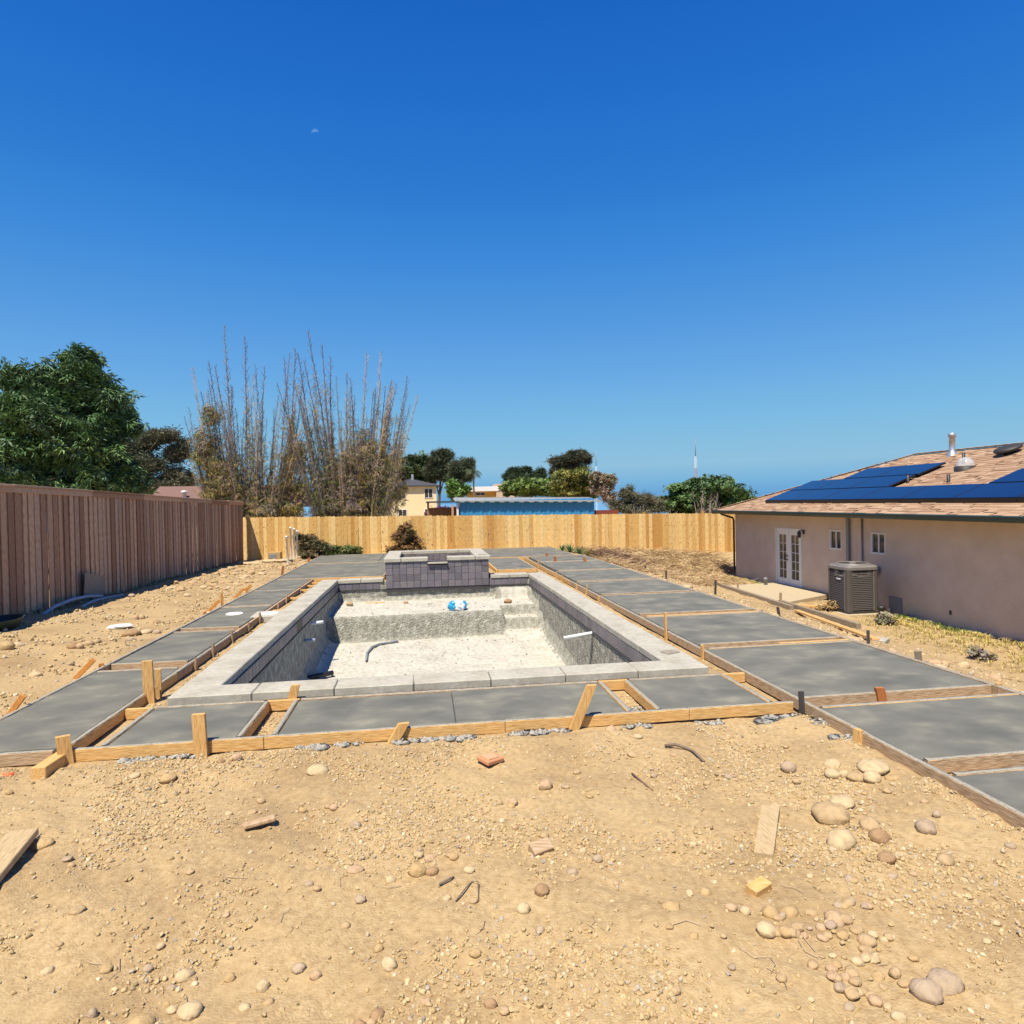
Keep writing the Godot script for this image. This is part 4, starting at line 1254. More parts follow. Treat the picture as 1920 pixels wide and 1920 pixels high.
func house() -> void:
	var o := thing("house", "low stucco house with a shingle hip roof and solar panels on the right", "house")
	var z_far := -22.0
	var z_near := -2.0
	var y0 := -1.4
	var y1 := 1.22
	var st := new_st()
	var th := 0.2
	# front wall, cut round the door and the two windows: [z from, z to, y from, y to]
	var holes := [[-19.32, -17.90, -1.10, 0.74], [-16.54, -16.04, 0.255, 0.774], [-14.89, -14.37, 0.255, 0.774]]
	var z := z_far
	for h in holes:
		add_box(st, Vector3(WX + th / 2, (y0 + y1) / 2, (z + h[0]) / 2), Vector3(th, y1 - y0, h[0] - z))
		add_box(st, Vector3(WX + th / 2, (y0 + h[2]) / 2, (h[0] + h[1]) / 2), Vector3(th, h[2] - y0, h[1] - h[0]))
		add_box(st, Vector3(WX + th / 2, (h[3] + y1) / 2, (h[0] + h[1]) / 2), Vector3(th, y1 - h[3], h[1] - h[0]))
		z = h[1]
	add_box(st, Vector3(WX + th / 2, (y0 + y1) / 2, (z + z_near) / 2), Vector3(th, y1 - y0, z_near - z))
	add_box(st, Vector3(15.0, (y0 + y1) / 2, z_far + th / 2), Vector3(7.6, y1 - y0, th))
	add_box(st, Vector3(15.0, (y0 + y1) / 2, z_near - th / 2), Vector3(7.6, y1 - y0, th))
	add_box(st, Vector3(18.9, (y0 + y1) / 2, (z_far + z_near) / 2), Vector3(th, y1 - y0, z_near - z_far))
	part("wall", done(st), M.stucco, o)
	part("room_floor", box(Vector3(7.5, 0.1, 19.4)), M.room_wall, o, Vector3(15, -1.16, -12))
	part("ceiling", box(Vector3(7.5, 0.05, 19.4)), M.room_wall, o, Vector3(15, 1.12, -12))
	part("partition", box(Vector3(0.1, 2.1, 19.4)), M.room_wall, o, Vector3(13.5, 0.0, -12))
	roof(o, z_far, z_near)
	# french door
	var d := part("french_door", box(Vector3(0.09, 0.05, 1.42)), M.white_paint, o, Vector3(WX + 0.03, 0.715, -18.61))
	for s in [[-19.29, 0.06], [-17.93, 0.06], [-18.61, 0.04]]:
		part("door_frame", box(Vector3(0.09 if s[1] > 0.05 else 0.06, 1.79, s[1]), 0.004), M.white_paint, d, Vector3(0, -0.92, s[0] + 18.61))
	part("threshold", box(Vector3(0.16, 0.04, 1.42), 0.005), M.grey_conduit, d, Vector3(-0.02, -1.80, 0))
	for leaf in 2:
		var zc: float = [-0.335, 0.335][leaf]
		var rails := new_st()
		add_box(rails, Vector3(0, -0.10, zc), Vector3(0.045, 0.15, 0.62), 0.004)
		add_box(rails, Vector3(0, -1.655, zc), Vector3(0.045, 0.29, 0.62), 0.004)
		for s in [-1, 1]:
			add_box(rails, Vector3(0, -0.84, zc + s * 0.255), Vector3(0.045, 1.335, 0.11), 0.004)
		add_box(rails, Vector3(0, -0.84, zc), Vector3(0.03, 1.335, 0.018), 0.003)
		for r in 4:
			add_box(rails, Vector3(0.001, -0.175 - 0.267 * (r + 1), zc), Vector3(0.028, 0.018, 0.40), 0.003)
		part("door_leaf", done(rails), M.white_paint, d)
		for r in 5:
			for c in 2:
				part("pane", box(Vector3(0.006, 0.25, 0.192)), M.window_glass, d, Vector3(0.003, -0.175 - 0.267 * (r + 0.5), zc + (c - 0.5) * 0.204))
		part("door_handle", lathe([Vector2(0.0, -0.02), Vector2(0.025, -0.015), Vector2(0.028, 0.0), Vector2(0.02, 0.02), Vector2(0.0, 0.024)], 12), M.black_plastic, d, Vector3(-0.05, -0.82 if leaf else -0.94, -0.045))
	var cur := part("curtain", box(Vector3(0.02, 1.7, 1.3)), plain("curtain_tan", lin(0.45, 0.34, 0.2), 0.95), o, Vector3(WX + 0.28, -0.2, -18.61))
	cur.position.y = -0.15
	# two small sliding windows
	for zc2 in [-16.29, -14.63]:
		var w := part("window", box(Vector3(0.07, 0.04, 0.52), 0.004), M.white_paint, o, Vector3(WX + 0.02, 0.758, zc2))
		part("window_frame", box(Vector3(0.07, 0.04, 0.52), 0.004), M.white_paint, w, Vector3(0, -0.485, 0))
		for s in [-0.24, 0.24]:
			part("window_frame", box(Vector3(0.07, 0.445, 0.04), 0.004), M.white_paint, w, Vector3(0, -0.2425, s))
		part("window_frame", box(Vector3(0.05, 0.445, 0.035), 0.004), M.white_paint, w, Vector3(0.005, -0.2425, 0.0))
		for s in [-0.119, 0.119]:
			part("pane", box(Vector3(0.006, 0.445, 0.2)), M.window_glass, w, Vector3(0.012, -0.2425, s))
	# pipes and boxes on the wall
	part("downspout", box(Vector3(0.07, 2.3, 0.10), 0.006), M.grey_conduit, o, Vector3(WX - 0.04, 0.02, -15.72))
	part("conduit", tube([Vector3(0, -1.0, 0), Vector3(0, 1.14, 0)], [0.02, 0.02], 8), M.grey_conduit, o, Vector3(WX - 0.025, 0.0, -15.2))
	part("corner_downspout", tube([Vector3(10.42, 1.17, -21.95), Vector3(10.5, 1.12, -21.98), Vector3(10.93, 0.99, -22.05), Vector3(10.97, 0.9, -22.06), Vector3(10.97, -0.9, -22.06)], [0.035, 0.035, 0.035, 0.035, 0.035], 8), M.gutter_green, o)
	var jb := part("disconnect_box", box(Vector3(0.10, 0.16, 0.12), 0.008), M.grey_conduit, o, Vector3(WX - 0.05, -0.13, -14.63))
	part("whip", tube([Vector3(0, -0.08, 0.02), Vector3(-0.01, -0.25, 0.0), Vector3(-0.08, -0.42, -0.02), Vector3(-0.3, -0.6, 0.05), Vector3(-0.65, -0.68, 0.12)], [0.018, 0.018, 0.018, 0.018, 0.018], 8), M.black_plastic, jb)
	part("whip", tube([Vector3(0, -0.08, -0.02), Vector3(-0.02, -0.2, -0.05), Vector3(-0.15, -0.28, -0.1), Vector3(-0.5, -0.27, -0.1)], [0.01, 0.01, 0.01, 0.01], 6), M.grey_conduit, jb)
	part("access_panel", box(Vector3(0.02, 0.40, 0.44), 0.004), M.access_blue, o, Vector3(WX - 0.008, -0.92, -14.065))
	part("hose_bib", stone_mesh(4, 0.4, 5, 8), M.white_pvc, o, Vector3(WX - 0.06, -1.03, -14.2)).scale = Vector3.ONE * 0.07
	part("wall_vent", box(Vector3(0.02, 0.09, 0.05), 0.004), M.unit_dark, o, Vector3(WX - 0.006, -0.82, -12.44))
	var lamp := part("wall_lamp", box(Vector3(0.03, 0.12, 0.08), 0.008), M.black_plastic, o, Vector3(WX - 0.01, 0.66, -17.78))
	part("lamp_arm", tube([Vector3(0, 0.02, 0), Vector3(-0.08, 0.06, 0), Vector3(-0.14, 0.04, 0)], [0.012, 0.012, 0.012], 8), M.black_plastic, lamp)
	part("lamp_shade", lathe([Vector2(0.045, -0.16), Vector2(0.06, -0.02), Vector2(0.07, -0.01), Vector2(0.02, 0.04), Vector2(0.0, 0.05)], 6, true), M.black_plastic, lamp, Vector3(-0.14, 0.0, 0))


func roof(o: Node3D, z_far: float, z_near: float) -> void:
	var ze := z_far - 0.22
	var zn := z_near + 0.22
	var rx := 14.70
	var run := rx - EAVE.x
	var ry := EAVE.y + run * PITCH
	var bx := 2 * rx - EAVE.x
	var st := new_st()
	var a := Vector3(EAVE.x, EAVE.y, zn)
	var b := Vector3(EAVE.x, EAVE.y, ze)
	var c := Vector3(rx, ry, ze + run)
	var d := Vector3(rx, ry, zn - run)
	var e := Vector3(bx, EAVE.y, ze)
	var f := Vector3(bx, EAVE.y, zn)
	quad(st, a, b, c, d)
	quad(st, e, f, d, c)
	tri(st, b, e, c)
	tri(st, f, a, d)
	var dn := Vector3(0, -0.10, 0)
	quad(st, a + dn, f + dn, e + dn, b + dn)
	for q in [[a, b], [b, e], [e, f], [f, a]]:
		quad(st, q[0], q[0] + dn, q[1] + dn, q[1])
	var r := part("roof", done(st), M.shingle_1, o)
	# shingles on the slope in view: the largest in the picture singly, the rest as one part
	var slope := Vector3(1, PITCH, 0).normalized()
	var up := Vector3(-PITCH, 1, 0).normalized()
	var course := 0.145
	var wide := 0.33
	var n := int(run / slope.x / course)
	var tab := [box(Vector3(0.19, 0.012, wide - 0.008), 0.0), box(Vector3(0.19, 0.016, wide * 0.62), 0.0), box(Vector3(0.19, 0.012, wide * 1.2), 0.0)]
	var frame := Basis(slope, up, Vector3(0, 0, 1))
	var all := []
	for k in n:
		var s := k * course + 0.07
		var x := EAVE.x + s * slope.x
		var y := EAVE.y + s * slope.y
		var z0 := ze + (x - EAVE.x) + 0.1
		var z1 := zn - (x - EAVE.x)
		var z := z0 + rng.randf_range(0, wide)
		while z < z1:
			var kind := rng.randi() % 3
			var bs := frame * Basis(Vector3(0, 0, 1), -0.05)
			all.append([Transform3D(bs, Vector3(x, y, z) + up * (0.012 + (0.006 if kind == 1 else 0.0))), kind, rng.randi() % 5, Vector3(x, y, z).distance_to(Vector3(0, 1.7, 0))])
			z += [wide, wide * 0.63, wide * 1.21][kind]
	var near := all.filter(func(q): return q[0].origin.z < -9.6)
	near.sort_custom(func(p, q): return p[3] < q[3])
	var single := {}
	for i in mini(295, near.size()):
		var q2: Array = near[i]
		single[q2] = true
		var sh := part("shingle", tab[q2[1]], M["shingle_%d" % q2[2]], r)
		sh.transform = q2[0]
	for kind in 3:
		for tone in 5:
			var spots := []
			for q3 in all:
				if q3[1] == kind and q3[2] == tone and not single.has(q3):
					spots.append(q3[0])
			copies("shingle_field", tab[kind], M["shingle_%d" % tone], spots, [], r)
	# hip caps
	var hips := []
	var len_h := c - b
	for i in 24:
		var t := (i + 0.5) / 24.0
		hips.append(Transform3D(Basis.looking_at(len_h.normalized(), Vector3.UP), b + len_h * t + Vector3(0, 0.03, 0)))
	for i in 40:
		hips.append(Transform3D(Basis.looking_at(Vector3(0, 0.03, 1).normalized(), Vector3.UP), c.lerp(d, (i + 0.5) / 40.0) + Vector3(0, 0.03, 0)))
	copies("hip_cap", box(Vector3(0.26, 0.018, 0.33), 0.004), M.shingle_2, hips, [], r)
	# gutter along the eave
	var g := new_st()
	var prof := [Vector2(0.0, 0.03), Vector2(-0.10, 0.03), Vector2(-0.115, 0.015), Vector2(-0.10, -0.04), Vector2(-0.07, -0.09), Vector2(0.0, -0.09)]
	for i in prof.size() - 1:
		var p0: Vector2 = prof[i]
		var p1: Vector2 = prof[i + 1]
		quad(g, Vector3(EAVE.x + p0.x, EAVE.y + p0.y - 0.02, ze), Vector3(EAVE.x + p0.x, EAVE.y + p0.y - 0.02, zn), Vector3(EAVE.x + p1.x, EAVE.y + p1.y - 0.02, zn), Vector3(EAVE.x + p1.x, EAVE.y + p1.y - 0.02, ze))
	for zz in [ze, zn]:
		for i in range(1, prof.size() - 1):
			tri(g, Vector3(EAVE.x, EAVE.y + 0.01, zz), Vector3(EAVE.x + prof[i].x, EAVE.y + prof[i].y - 0.02, zz), Vector3(EAVE.x + prof[i + 1].x, EAVE.y + prof[i + 1].y - 0.02, zz))
	part("gutter", done(g), M.gutter_green, o)
	part("fascia", box(Vector3(8.9, 0.12, 0.03)), M.gutter_green, o, Vector3(rx, EAVE.y - 0.06, ze - 0.017))
	# things that come through the roof
	var p1b := roof_at(14.30, -16.06)
	part("flue_pipe", lathe([Vector2(0.16, -0.12), Vector2(0.12, 0.06), Vector2(0.075, 0.12), Vector2(0.075, 0.50), Vector2(0.095, 0.50), Vector2(0.095, 0.60), Vector2(0.0, 0.61)], 16), M.galvanised, r, p1b)
	var p2 := roof_at(13.09, -14.31, 0.02)
	part("skylight_dome", lathe([Vector2(0.20, -0.06), Vector2(0.20, 0.08), Vector2(0.18, 0.16), Vector2(0.12, 0.24), Vector2(0.05, 0.27), Vector2(0.0, 0.275)], 18), M.clear_dome, r, p2)
	part("dome_collar", lathe([Vector2(0.24, -0.1), Vector2(0.23, 0.05), Vector2(0.19, 0.06)], 18), M.unit_dark, r, p2)
	for s in [[12.25, -15.17, 0.22], [12.14, -13.75, 0.22], [13.45, -14.75, 0.30]]:
		part("vent_pipe", lathe([Vector2(0.07, -0.05), Vector2(0.035, 0.02), Vector2(0.035, s[2]), Vector2(0.0, s[2])], 10), M.black_plastic, r, roof_at(s[0], s[1]))
	var fan := part("attic_fan", lathe([Vector2(0.18, -0.1), Vector2(0.18, 0.14), Vector2(0.40, 0.15), Vector2(0.44, 0.19), Vector2(0.42, 0.25), Vector2(0.3, 0.29), Vector2(0.0, 0.30)], 24), M.unit_dark, r, roof_at(14.0, -14.0))
	fan.rotation.z = atan(PITCH)
	fan.scale = Vector3.ONE * 0.68


func solar_panels() -> void:
	var rows := [[10.95, -19.77, 7, "bottom row"], [11.775, -19.75, 3, "second row"], [12.60, -18.2, 2, "top row"], [11.775, -12.25, 3, "right group"]]
	var slope := Vector3(1, PITCH, 0).normalized()
	var up := Vector3(-PITCH, 1, 0).normalized()
	var frame := Basis(slope, up, Vector3(0, 0, 1))
	for r in rows:
		for i in r[2]:
			var at := roof_at(r[0] + 0.40, r[1] + 1.5 * (i + 0.5)) + up * 0.10
			var o := thing("solar_panel", "blue solar panel, %s from the far end in the %s on the roof" % [ORD[i], r[3]], "solar panel", at, "solar panels on the roof")
			o.basis = frame
			part("panel_frame", box(Vector3(0.845, 0.038, 1.49), 0.003), M.solar_frame, o)
			part("panel_glass", box(Vector3(0.815, 0.004, 1.46)), M.solar_glass, o, Vector3(0, 0.0205, 0))
			if r[3] == "bottom row":
				part("panel_skirt", box(Vector3(0.02, 0.09, 1.49), 0.002), M.solar_frame, o, Vector3(-0.435, -0.035, 0))


func air_conditioner() -> void:
	var c := Vector3(10.0, -1.06, -14.2)
	solo("equipment_pad", box(Vector3(0.98, 0.1, 0.98), 0.01), M.pad_concrete, "grey concrete pad under the air conditioner", "pad", c + Vector3(0, -0.01, 0))
	var o := thing("air_conditioner", "brown louvred air conditioner unit beside the house wall", "air conditioner", c + Vector3(0, 0.04, 0))
	var s := 0.78
	var h := 1.06
	part("base_pan", box(Vector3(s + 0.02, 0.05, s + 0.02), 0.01), M.unit_dark, o, Vector3(0, 0.025, 0))
	part("coil_core", box(Vector3(s - 0.08, h - 0.30, s - 0.08), 0.03), M.coil_metal, o, Vector3(0, h / 2 - 0.1, 0))
	for side in 4:
		var turn := Basis(Vector3.UP, side * PI / 2)
		for k in 22:
			var l := part("louvre", box(Vector3(s - 0.20, 0.030, 0.012), 0.003), M.unit_brown, o, turn * Vector3(0, 0.09 + k * 0.0415, s / 2 - 0.012))
			l.basis = turn * Basis(Vector3.RIGHT, -0.6)
		var st := new_st()
		var p := [Vector3(s / 2 - 0.11, 0, s / 2), Vector3(s / 2 - 0.045, 0, s / 2 - 0.004), Vector3(s / 2 - 0.004, 0, s / 2 - 0.045), Vector3(s / 2, 0, s / 2 - 0.11)]
		for i in 3:
			quad(st, p[i] + Vector3(0, 0.05, 0), p[i] + Vector3(0, h - 0.02, 0), p[i + 1] + Vector3(0, h - 0.02, 0), p[i + 1] + Vector3(0, 0.05, 0))
		var post := part("corner_post", done(st), M.unit_brown, o)
		post.basis = turn
		for i in 9:
			var v := part("vent_slot", box(Vector3(0.075, 0.032, 0.012), 0.003), M.unit_dark, post, Vector3(s / 2 - 0.036, 0.12 + i * 0.1, s / 2 - 0.036))
			v.rotation.y = PI / 4
		part("side_strip", box(Vector3(0.02, h - 0.08, 0.014), 0.003), M.unit_top, o, turn * Vector3(s / 2 - 0.13, h / 2 + 0.02, s / 2 - 0.004)).basis = turn
	# the lid, a rounded square with a round fan opening
	var lid := new_st()
	for k in 48:
		var p := []
		for q in [k, k + 1]:
			var a: float = TAU * q / 48.0
			var d := Vector2(cos(a), sin(a))
			var sq := pow(pow(absf(d.x), 7.0) + pow(absf(d.y), 7.0), -1.0 / 7.0) * (s / 2 + 0.02)
			p.append(Vector3(d.x * 0.34, 0.04, d.y * 0.34))
			p.append(Vector3(d.x * (sq - 0.05), 0.04, d.y * (sq - 0.05)))
			p.append(Vector3(d.x * sq, 0.0, d.y * sq))
			p.append(Vector3(d.x * sq, -0.06, d.y * sq))
			p.append(Vector3(d.x * 0.34, -0.1, d.y * 0.34))
		quad(lid, p[0], p[5], p[6], p[1])
		quad(lid, p[1], p[6], p[7], p[2])
		quad(lid, p[2], p[7], p[8], p[3])
		quad(lid, p[4], p[9], p[5], p[0])
	part("lid", done(lid), M.unit_top, o, Vector3(0, h, 0))
	var blades := new_st()
	for k in 4:
		var b := Basis(Vector3.UP, TAU * k / 4)
		quad(blades, b * Vector3(0.05, 0.02, -0.05), b * Vector3(0.30, 0.03, -0.12), b * Vector3(0.30, -0.03, 0.12), b * Vector3(0.05, -0.02, 0.05))
	part("fan_blades", done(blades), M.coil_metal, o, Vector3(0, h - 0.08, 0))
	part("lid_ring", lathe([Vector2(0.37, 0.0), Vector2(0.36, 0.035), Vector2(0.335, 0.045), Vector2(0.325, 0.03)], 28), M.unit_top, o, Vector3(0, h + 0.035, 0))
	var grille := new_st()
	for i in 5:
		var ring := []
		for k in 25:
			ring.append(Vector3(cos(TAU * k / 24), 0, sin(TAU * k / 24)) * (0.06 + i * 0.055))
		for k in 24:
			add_tube(grille, [ring[k], ring[k + 1]], [0.004, 0.004], 4, false)
	for k in 8:
		add_tube(grille, [Vector3.ZERO, Vector3(cos(TAU * k / 8), 0, sin(TAU * k / 8)) * 0.30], [0.004, 0.004], 4, false)
	part("fan_grille", done(grille), M.unit_dark, o, Vector3(0, h + 0.066, 0))
	part("fan_hub", lathe([Vector2(0.0, 0.03), Vector2(0.06, 0.03), Vector2(0.09, 0.0)], 16), M.unit_top, o, Vector3(0, h + 0.052, 0))
	var t := TextMesh.new()
	t.text = "TRANE"
	var font := SystemFont.new()
	font.font_names = PackedStringArray(["Droid Sans"])
	font.font_weight = 700
	t.font = font
	t.font_size = 24
	t.pixel_size = 0.0022
	t.depth = 0.003
	var badge := part("badge", box(Vector3(0.006, 0.05, 0.17), 0.002), M.unit_dark, o, Vector3(-s / 2 - 0.006, 0.78, 0.06))
	var word := part("badge_lettering", t, M.white_paint, badge, Vector3(-0.005, 0, 0))
	word.rotation.y = -PI / 2


# ---------------------------------------------------------------- stones and gravel

var stone_kinds := []
var waiting := []  # stones whose labels are made from what lies nearest to them
const MARKS := [["the upright front stake", -1.63, -5.0], ["the stone shard", -0.94, -3.81], ["the thick plank", -2.05, -3.5], ["the red paver", 0.43, -4.53], ["the charred twig", 1.79, -4.45], ["the thin brown stick", 1.37, -4.06], ["the weathered plank", 1.78, -3.26], ["the largest boulder", 2.22, -3.36], ["the yellow wood offcut", 1.48, -2.79], ["the grey wood block", 0.57, -3.32], ["the leaning yellowish cobble", -0.22, -3.1], ["the short leaning stake", -0.25, -5.0], ["the tall leaning stake", 1.13, -5.0], ["the black front stake", 3.05, -5.0], ["the long cream pebble", -0.75, -4.5], ["the large pale angular stone", -1.05, -2.1], ["the grey oval cobble", 1.9, -2.15], ["the orange brown cobble", 0.55, -2.95], ["the pinkish cobble of the heap", 1.7, -2.62], ["the plywood sheet", -6.3, -14.0], ["the tall red brown stake", -3.5, -15.9], ["the shorter white pipe", -4.14, -21.0], ["the three white pipes", -4.4, -23.4], ["the utility box", -5.15, -23.9], ["the fifth left slab", -3.5, -14.9], ["the wide slab left of the spa", -3.5, -18.0], ["the third right slab", 5.0, -6.1], ["the fourth right slab", 5.0, -8.2], ["the fifth right slab", 5.0, -10.4], ["the sixth right slab", 5.0, -12.5], ["the seventh right slab", 5.0, -14.7], ["the eighth right slab", 5.0, -17.0], ["the ninth right slab", 5.0, -19.2], ["the loose orange board", 7.6, -11.5]]


func name_stones() -> void:
	# "second nearest small tan stone left of the weathered plank", and so on
	var same := {}
	for w in waiting:
		var o: Node3D = w[0]
		var best := 1e9
		var mark: Array = MARKS[0]
		for m in MARKS:
			var d := Vector2(o.position.x - m[1], o.position.z - m[2]).length()
			if d < best:
				best = d
				mark = m
		var dx: float = o.position.x - mark[1]
		var dz: float = o.position.z - mark[2]
		var way := ("left of" if dx < 0 else "right of") if absf(dx) > absf(dz) else ("in front of" if dz > 0 else "behind")
		var text := "%s %s %s %s" % [w[1], w[2], way, mark[0]]
		if not same.has(text):
			same[text] = []
		same[text].append([best, o])
	for text in same:
		var list: Array = same[text]
		list.sort_custom(func(p, q): return p[0] < q[0])
		for i in list.size():
			list[i][1].set_meta("label", (["nearest", "second nearest", "third nearest", "fourth nearest", "fifth nearest", "sixth nearest", "seventh nearest", "eighth nearest", "ninth nearest", "tenth nearest", "eleventh nearest", "twelfth nearest", "thirteenth nearest", "fourteenth nearest", "fifteenth nearest", "sixteenth nearest", "seventeenth nearest", "eighteenth nearest", "nineteenth nearest", "twentieth nearest", "twenty first nearest", "twenty second nearest", "twenty third nearest", "twenty fourth nearest"][mini(i, 23)] + " " if list.size() > 1 else "") + text)



func put_stone(label: String, x: float, z: float, w: float, h: float, mat: String, called := "cobble", group := "", sink := 0.3) -> void:
	if stone_kinds.is_empty():
		for i in 8:
			stone_kinds.append(stone_mesh(100 + i, 0.22, 9, 14))
	var y := surface_height(x, z)
	var o := solo(called, stone_kinds[rng.randi() % 8], M[mat], label, "stone", Vector3(x, y + h * (0.5 - sink), z), group)
	o.rotation_degrees = Vector3(rng.randf_range(-10, 10), rng.randf_range(-35, 35), rng.randf_range(-10, 10))
	o.scale = Vector3(w, h, w * rng.randf_range(0.72, 0.95))
	if group:
		waiting.append([o, mat.trim_prefix("stone_"), label])


func stones() -> void:
	var tone := ["stone_tan", "stone_cream", "stone_pink", "stone_tan", "stone_dusty", "stone_tan"]
	for s in STONES:
		var l: String = s[0]
		var mat: String = tone[rng.randi() % 6]
		for k in [["grey", "stone_grey"], ["cream", "stone_cream"], ["pale", "stone_cream"], ["pink", "stone_pink"], ["brown", "stone_brown"], ["dusty", "stone_dusty"], ["half buried", "stone_dusty"], ["yellow", "stone_dusty"], ["peach", "stone_pink"], ["orange", "stone_pink"], ["speckled", "stone_tan"], ["largest", "stone_tan"]]:
			if l.contains(k[0]):
				mat = k[1]
				break
		put_stone(l, s[1], s[2], s[3], maxf(s[4] * 0.85, s[3] * 0.35), mat, "cobble", "", 0.55 if l.contains("half buried") else 0.34)
	for h in HEAP:
		put_stone("heap pebble", h[0], h[1], h[2], h[2] * rng.randf_range(0.5, 0.7), tone[rng.randi() % 6] if rng.randf() < 0.9 else "stone_grey", "heap_pebble", "pebbles of the heap at lower right", 0.32)
	for i in 70:
		var near: Array = HEAP[rng.randi() % HEAP.size()]
		var hw := 0.018 + 0.04 * pow(rng.randf(), 1.6)
		put_stone("heap pebble", near[0] + rng.randfn(0, 0.075), near[1] + rng.randfn(0, 0.075), hw, hw * rng.randf_range(0.5, 0.75), tone[rng.randi() % 6] if rng.randf() < 0.85 else "stone_grey", "heap_pebble", "pebbles of the heap at lower right", 0.3)
	# the stony bank below the left fence
	for i in 120:
		var x := rng.randf_range(-6.0, -4.1)
		var z := rng.randf_range(-15.0, -23.5)
		if x > -4.1 - (z + 23.5) * -0.02:
			continue
		var w := rng.randf_range(0.08, 0.22)
		put_stone("flat bank cobble", x, z, w, w * rng.randf_range(0.35, 0.55), tone[rng.randi() % 6], "bank_cobble", "cobbles on the bank by the left fence", 0.3)
	# rubble along the house side of the right row
	for i in 95:
		var z2 := rng.randf_range(-5.0, -20.0)
		var x2 := 5.1 + absf(rng.randfn(0.0, 0.85)) + 0.05
		var w2 := rng.randf_range(0.06, 0.19)
		put_stone("rubble stone", x2, z2, w2, w2 * rng.randf_range(0.4, 0.65), ["stone_cream", "stone_pink", "stone_dusty", "stone_tan"][rng.randi() % 4], "rubble_stone", "rubble beside the right slabs", 0.3)
	# scattered small stones of the foreground dirt
	for i in 150:
		var z3 := rng.randf_range(-2.0, -4.75)
		var x3 := rng.randf_range(-0.70, 0.78) * (absf(z3) + 0.4) + z3 * -0.13
		if x3 > 2.9:
			continue
		var w3 := rng.randf_range(0.025, 0.055)
		put_stone("small stone", x3, z3, w3, w3 * rng.randf_range(0.5, 0.75), tone[rng.randi() % 6] if rng.randf() < 0.85 else "stone_grey", "small_stone", "small stones in the foreground dirt", 0.35)

	name_stones()


func gravel() -> void:
	var mats := [stone_mesh(301, 0.8, 4, 6, true), stone_mesh(302, 0.9, 4, 5, true), stone_mesh(303, 0.5, 5, 7, false)]
	var tints := [Color(0.43, 0.315, 0.16), Color(0.46, 0.345, 0.18), Color(0.41, 0.295, 0.145), Color(0.48, 0.37, 0.205), Color(0.42, 0.35, 0.24), Color(0.38, 0.325, 0.25), Color(0.46, 0.325, 0.18), Color(0.54, 0.44, 0.29)]
	var clump := FastNoiseLite.new()
	clump.seed = 44
	clump.frequency = 0.9
	clump.fractal_octaves = 3
	var areas := [
		# x0, x1, z0, z1, count, smallest, largest, label
		[-4.6, 5.0, -1.5, -5.0, 170000, 0.005, 0.025, "gravel and dirt clods strewn over the foreground earth"],
		[-6.4, -3.55, -5.0, -24.0, 22000, 0.01, 0.06, "gravel strewn over the left dirt below the fence"],
		[5.0, 8.6, -4.0, -22.0, 12000, 0.012, 0.06, "broken stone and gravel on the slope right of the slabs"],
		[-2.53, -2.27, -6.1, -15.6, 1300, 0.008, 0.03, "gravel in the strip between left slabs and coping"],
		[2.76, 3.05, -6.1, -19.5, 2200, 0.008, 0.035, "gravel in the strip between coping and right slabs"],
		[-1.36, -1.15, -5.1, -5.95, 260, 0.008, 0.025, "gravel in the left gap of the front row"],
		[1.63, 1.86, -5.1, -5.95, 300, 0.008, 0.03, "gravel in the right gap of the front row"],
		[8.4, 11.0, -5.0, -22.0, 3500, 0.012, 0.05, "gravel on the ground below the house wall"],
	]
	for a in areas:
		var spots := [[], [], []]
		var cols := [[], [], []]
		for i in a[4]:
			var x := rng.randf_range(a[0], a[1])
			var z := rng.randf_range(a[2], a[3])
			if a[4] > 20000 and absf(x - z * -0.13) > 0.82 * absf(z) + 0.7:
				continue
			if a[4] > 20000 and x > 3.05 and z < -1.5:
				continue
			var d := clump.get_noise_2d(x, z)
			if rng.randf() > clampf(0.30 + d * 2.2, 0.06, 1.0) and a[4] > 2500:
				continue
			var size: float = a[5] + (a[6] - a[5]) * pow(rng.randf(), 2.6)
			var k := rng.randi() % 3
			var b := Basis.from_euler(Vector3(rng.randf() * TAU, rng.randf() * TAU, rng.randf() * TAU)).scaled_local(Vector3(size * rng.randf_range(0.7, 1.3), size * rng.randf_range(0.45, 0.9), size))
			spots[k].append(Transform3D(b, Vector3(x, surface_height(x, z) + size * 0.12, z)))
			var c: Color = tints[rng.randi() % tints.size()] if rng.randf() < 0.55 else tints[rng.randi() % 4]
			cols[k].append(c * rng.randf_range(0.85, 1.1))
		for k in 3:
			copies("gravel", mats[k], M.gravel, spots[k], cols[k], null, a[7], "gravel")


func cement_spill(label: String, at: Vector3, long: float, deep: float, n: int) -> void:
	var st := new_st(false)
	var chips := [stone_mesh(401, 0.9, 6, 9), stone_mesh(402, 1.0, 6, 9), stone_mesh(403, 0.7, 6, 9)]
	for i in n:
		var u := rng.randf_range(-0.5, 0.5)
		var w := deep * (0.15 + 1.1 * pow(rng.randf(), 2.5)) * (1.0 if i % 5 else 1.5)
		var p := Vector3(u * long, rng.randf_range(-0.004, 0.012), rng.randf_range(-0.3, 0.6) * deep)
		st.append_from(chips[i % 3], 0, Transform3D(Basis(Vector3.UP, rng.randf() * TAU).scaled_local(Vector3(w * 1.3, rng.randf_range(0.012, 0.035), w)), p))
	var o := solo("cement_spill", st.commit(), M.cement, label, "cement", at)
	o.position.y = surface_height(at.x, at.z)


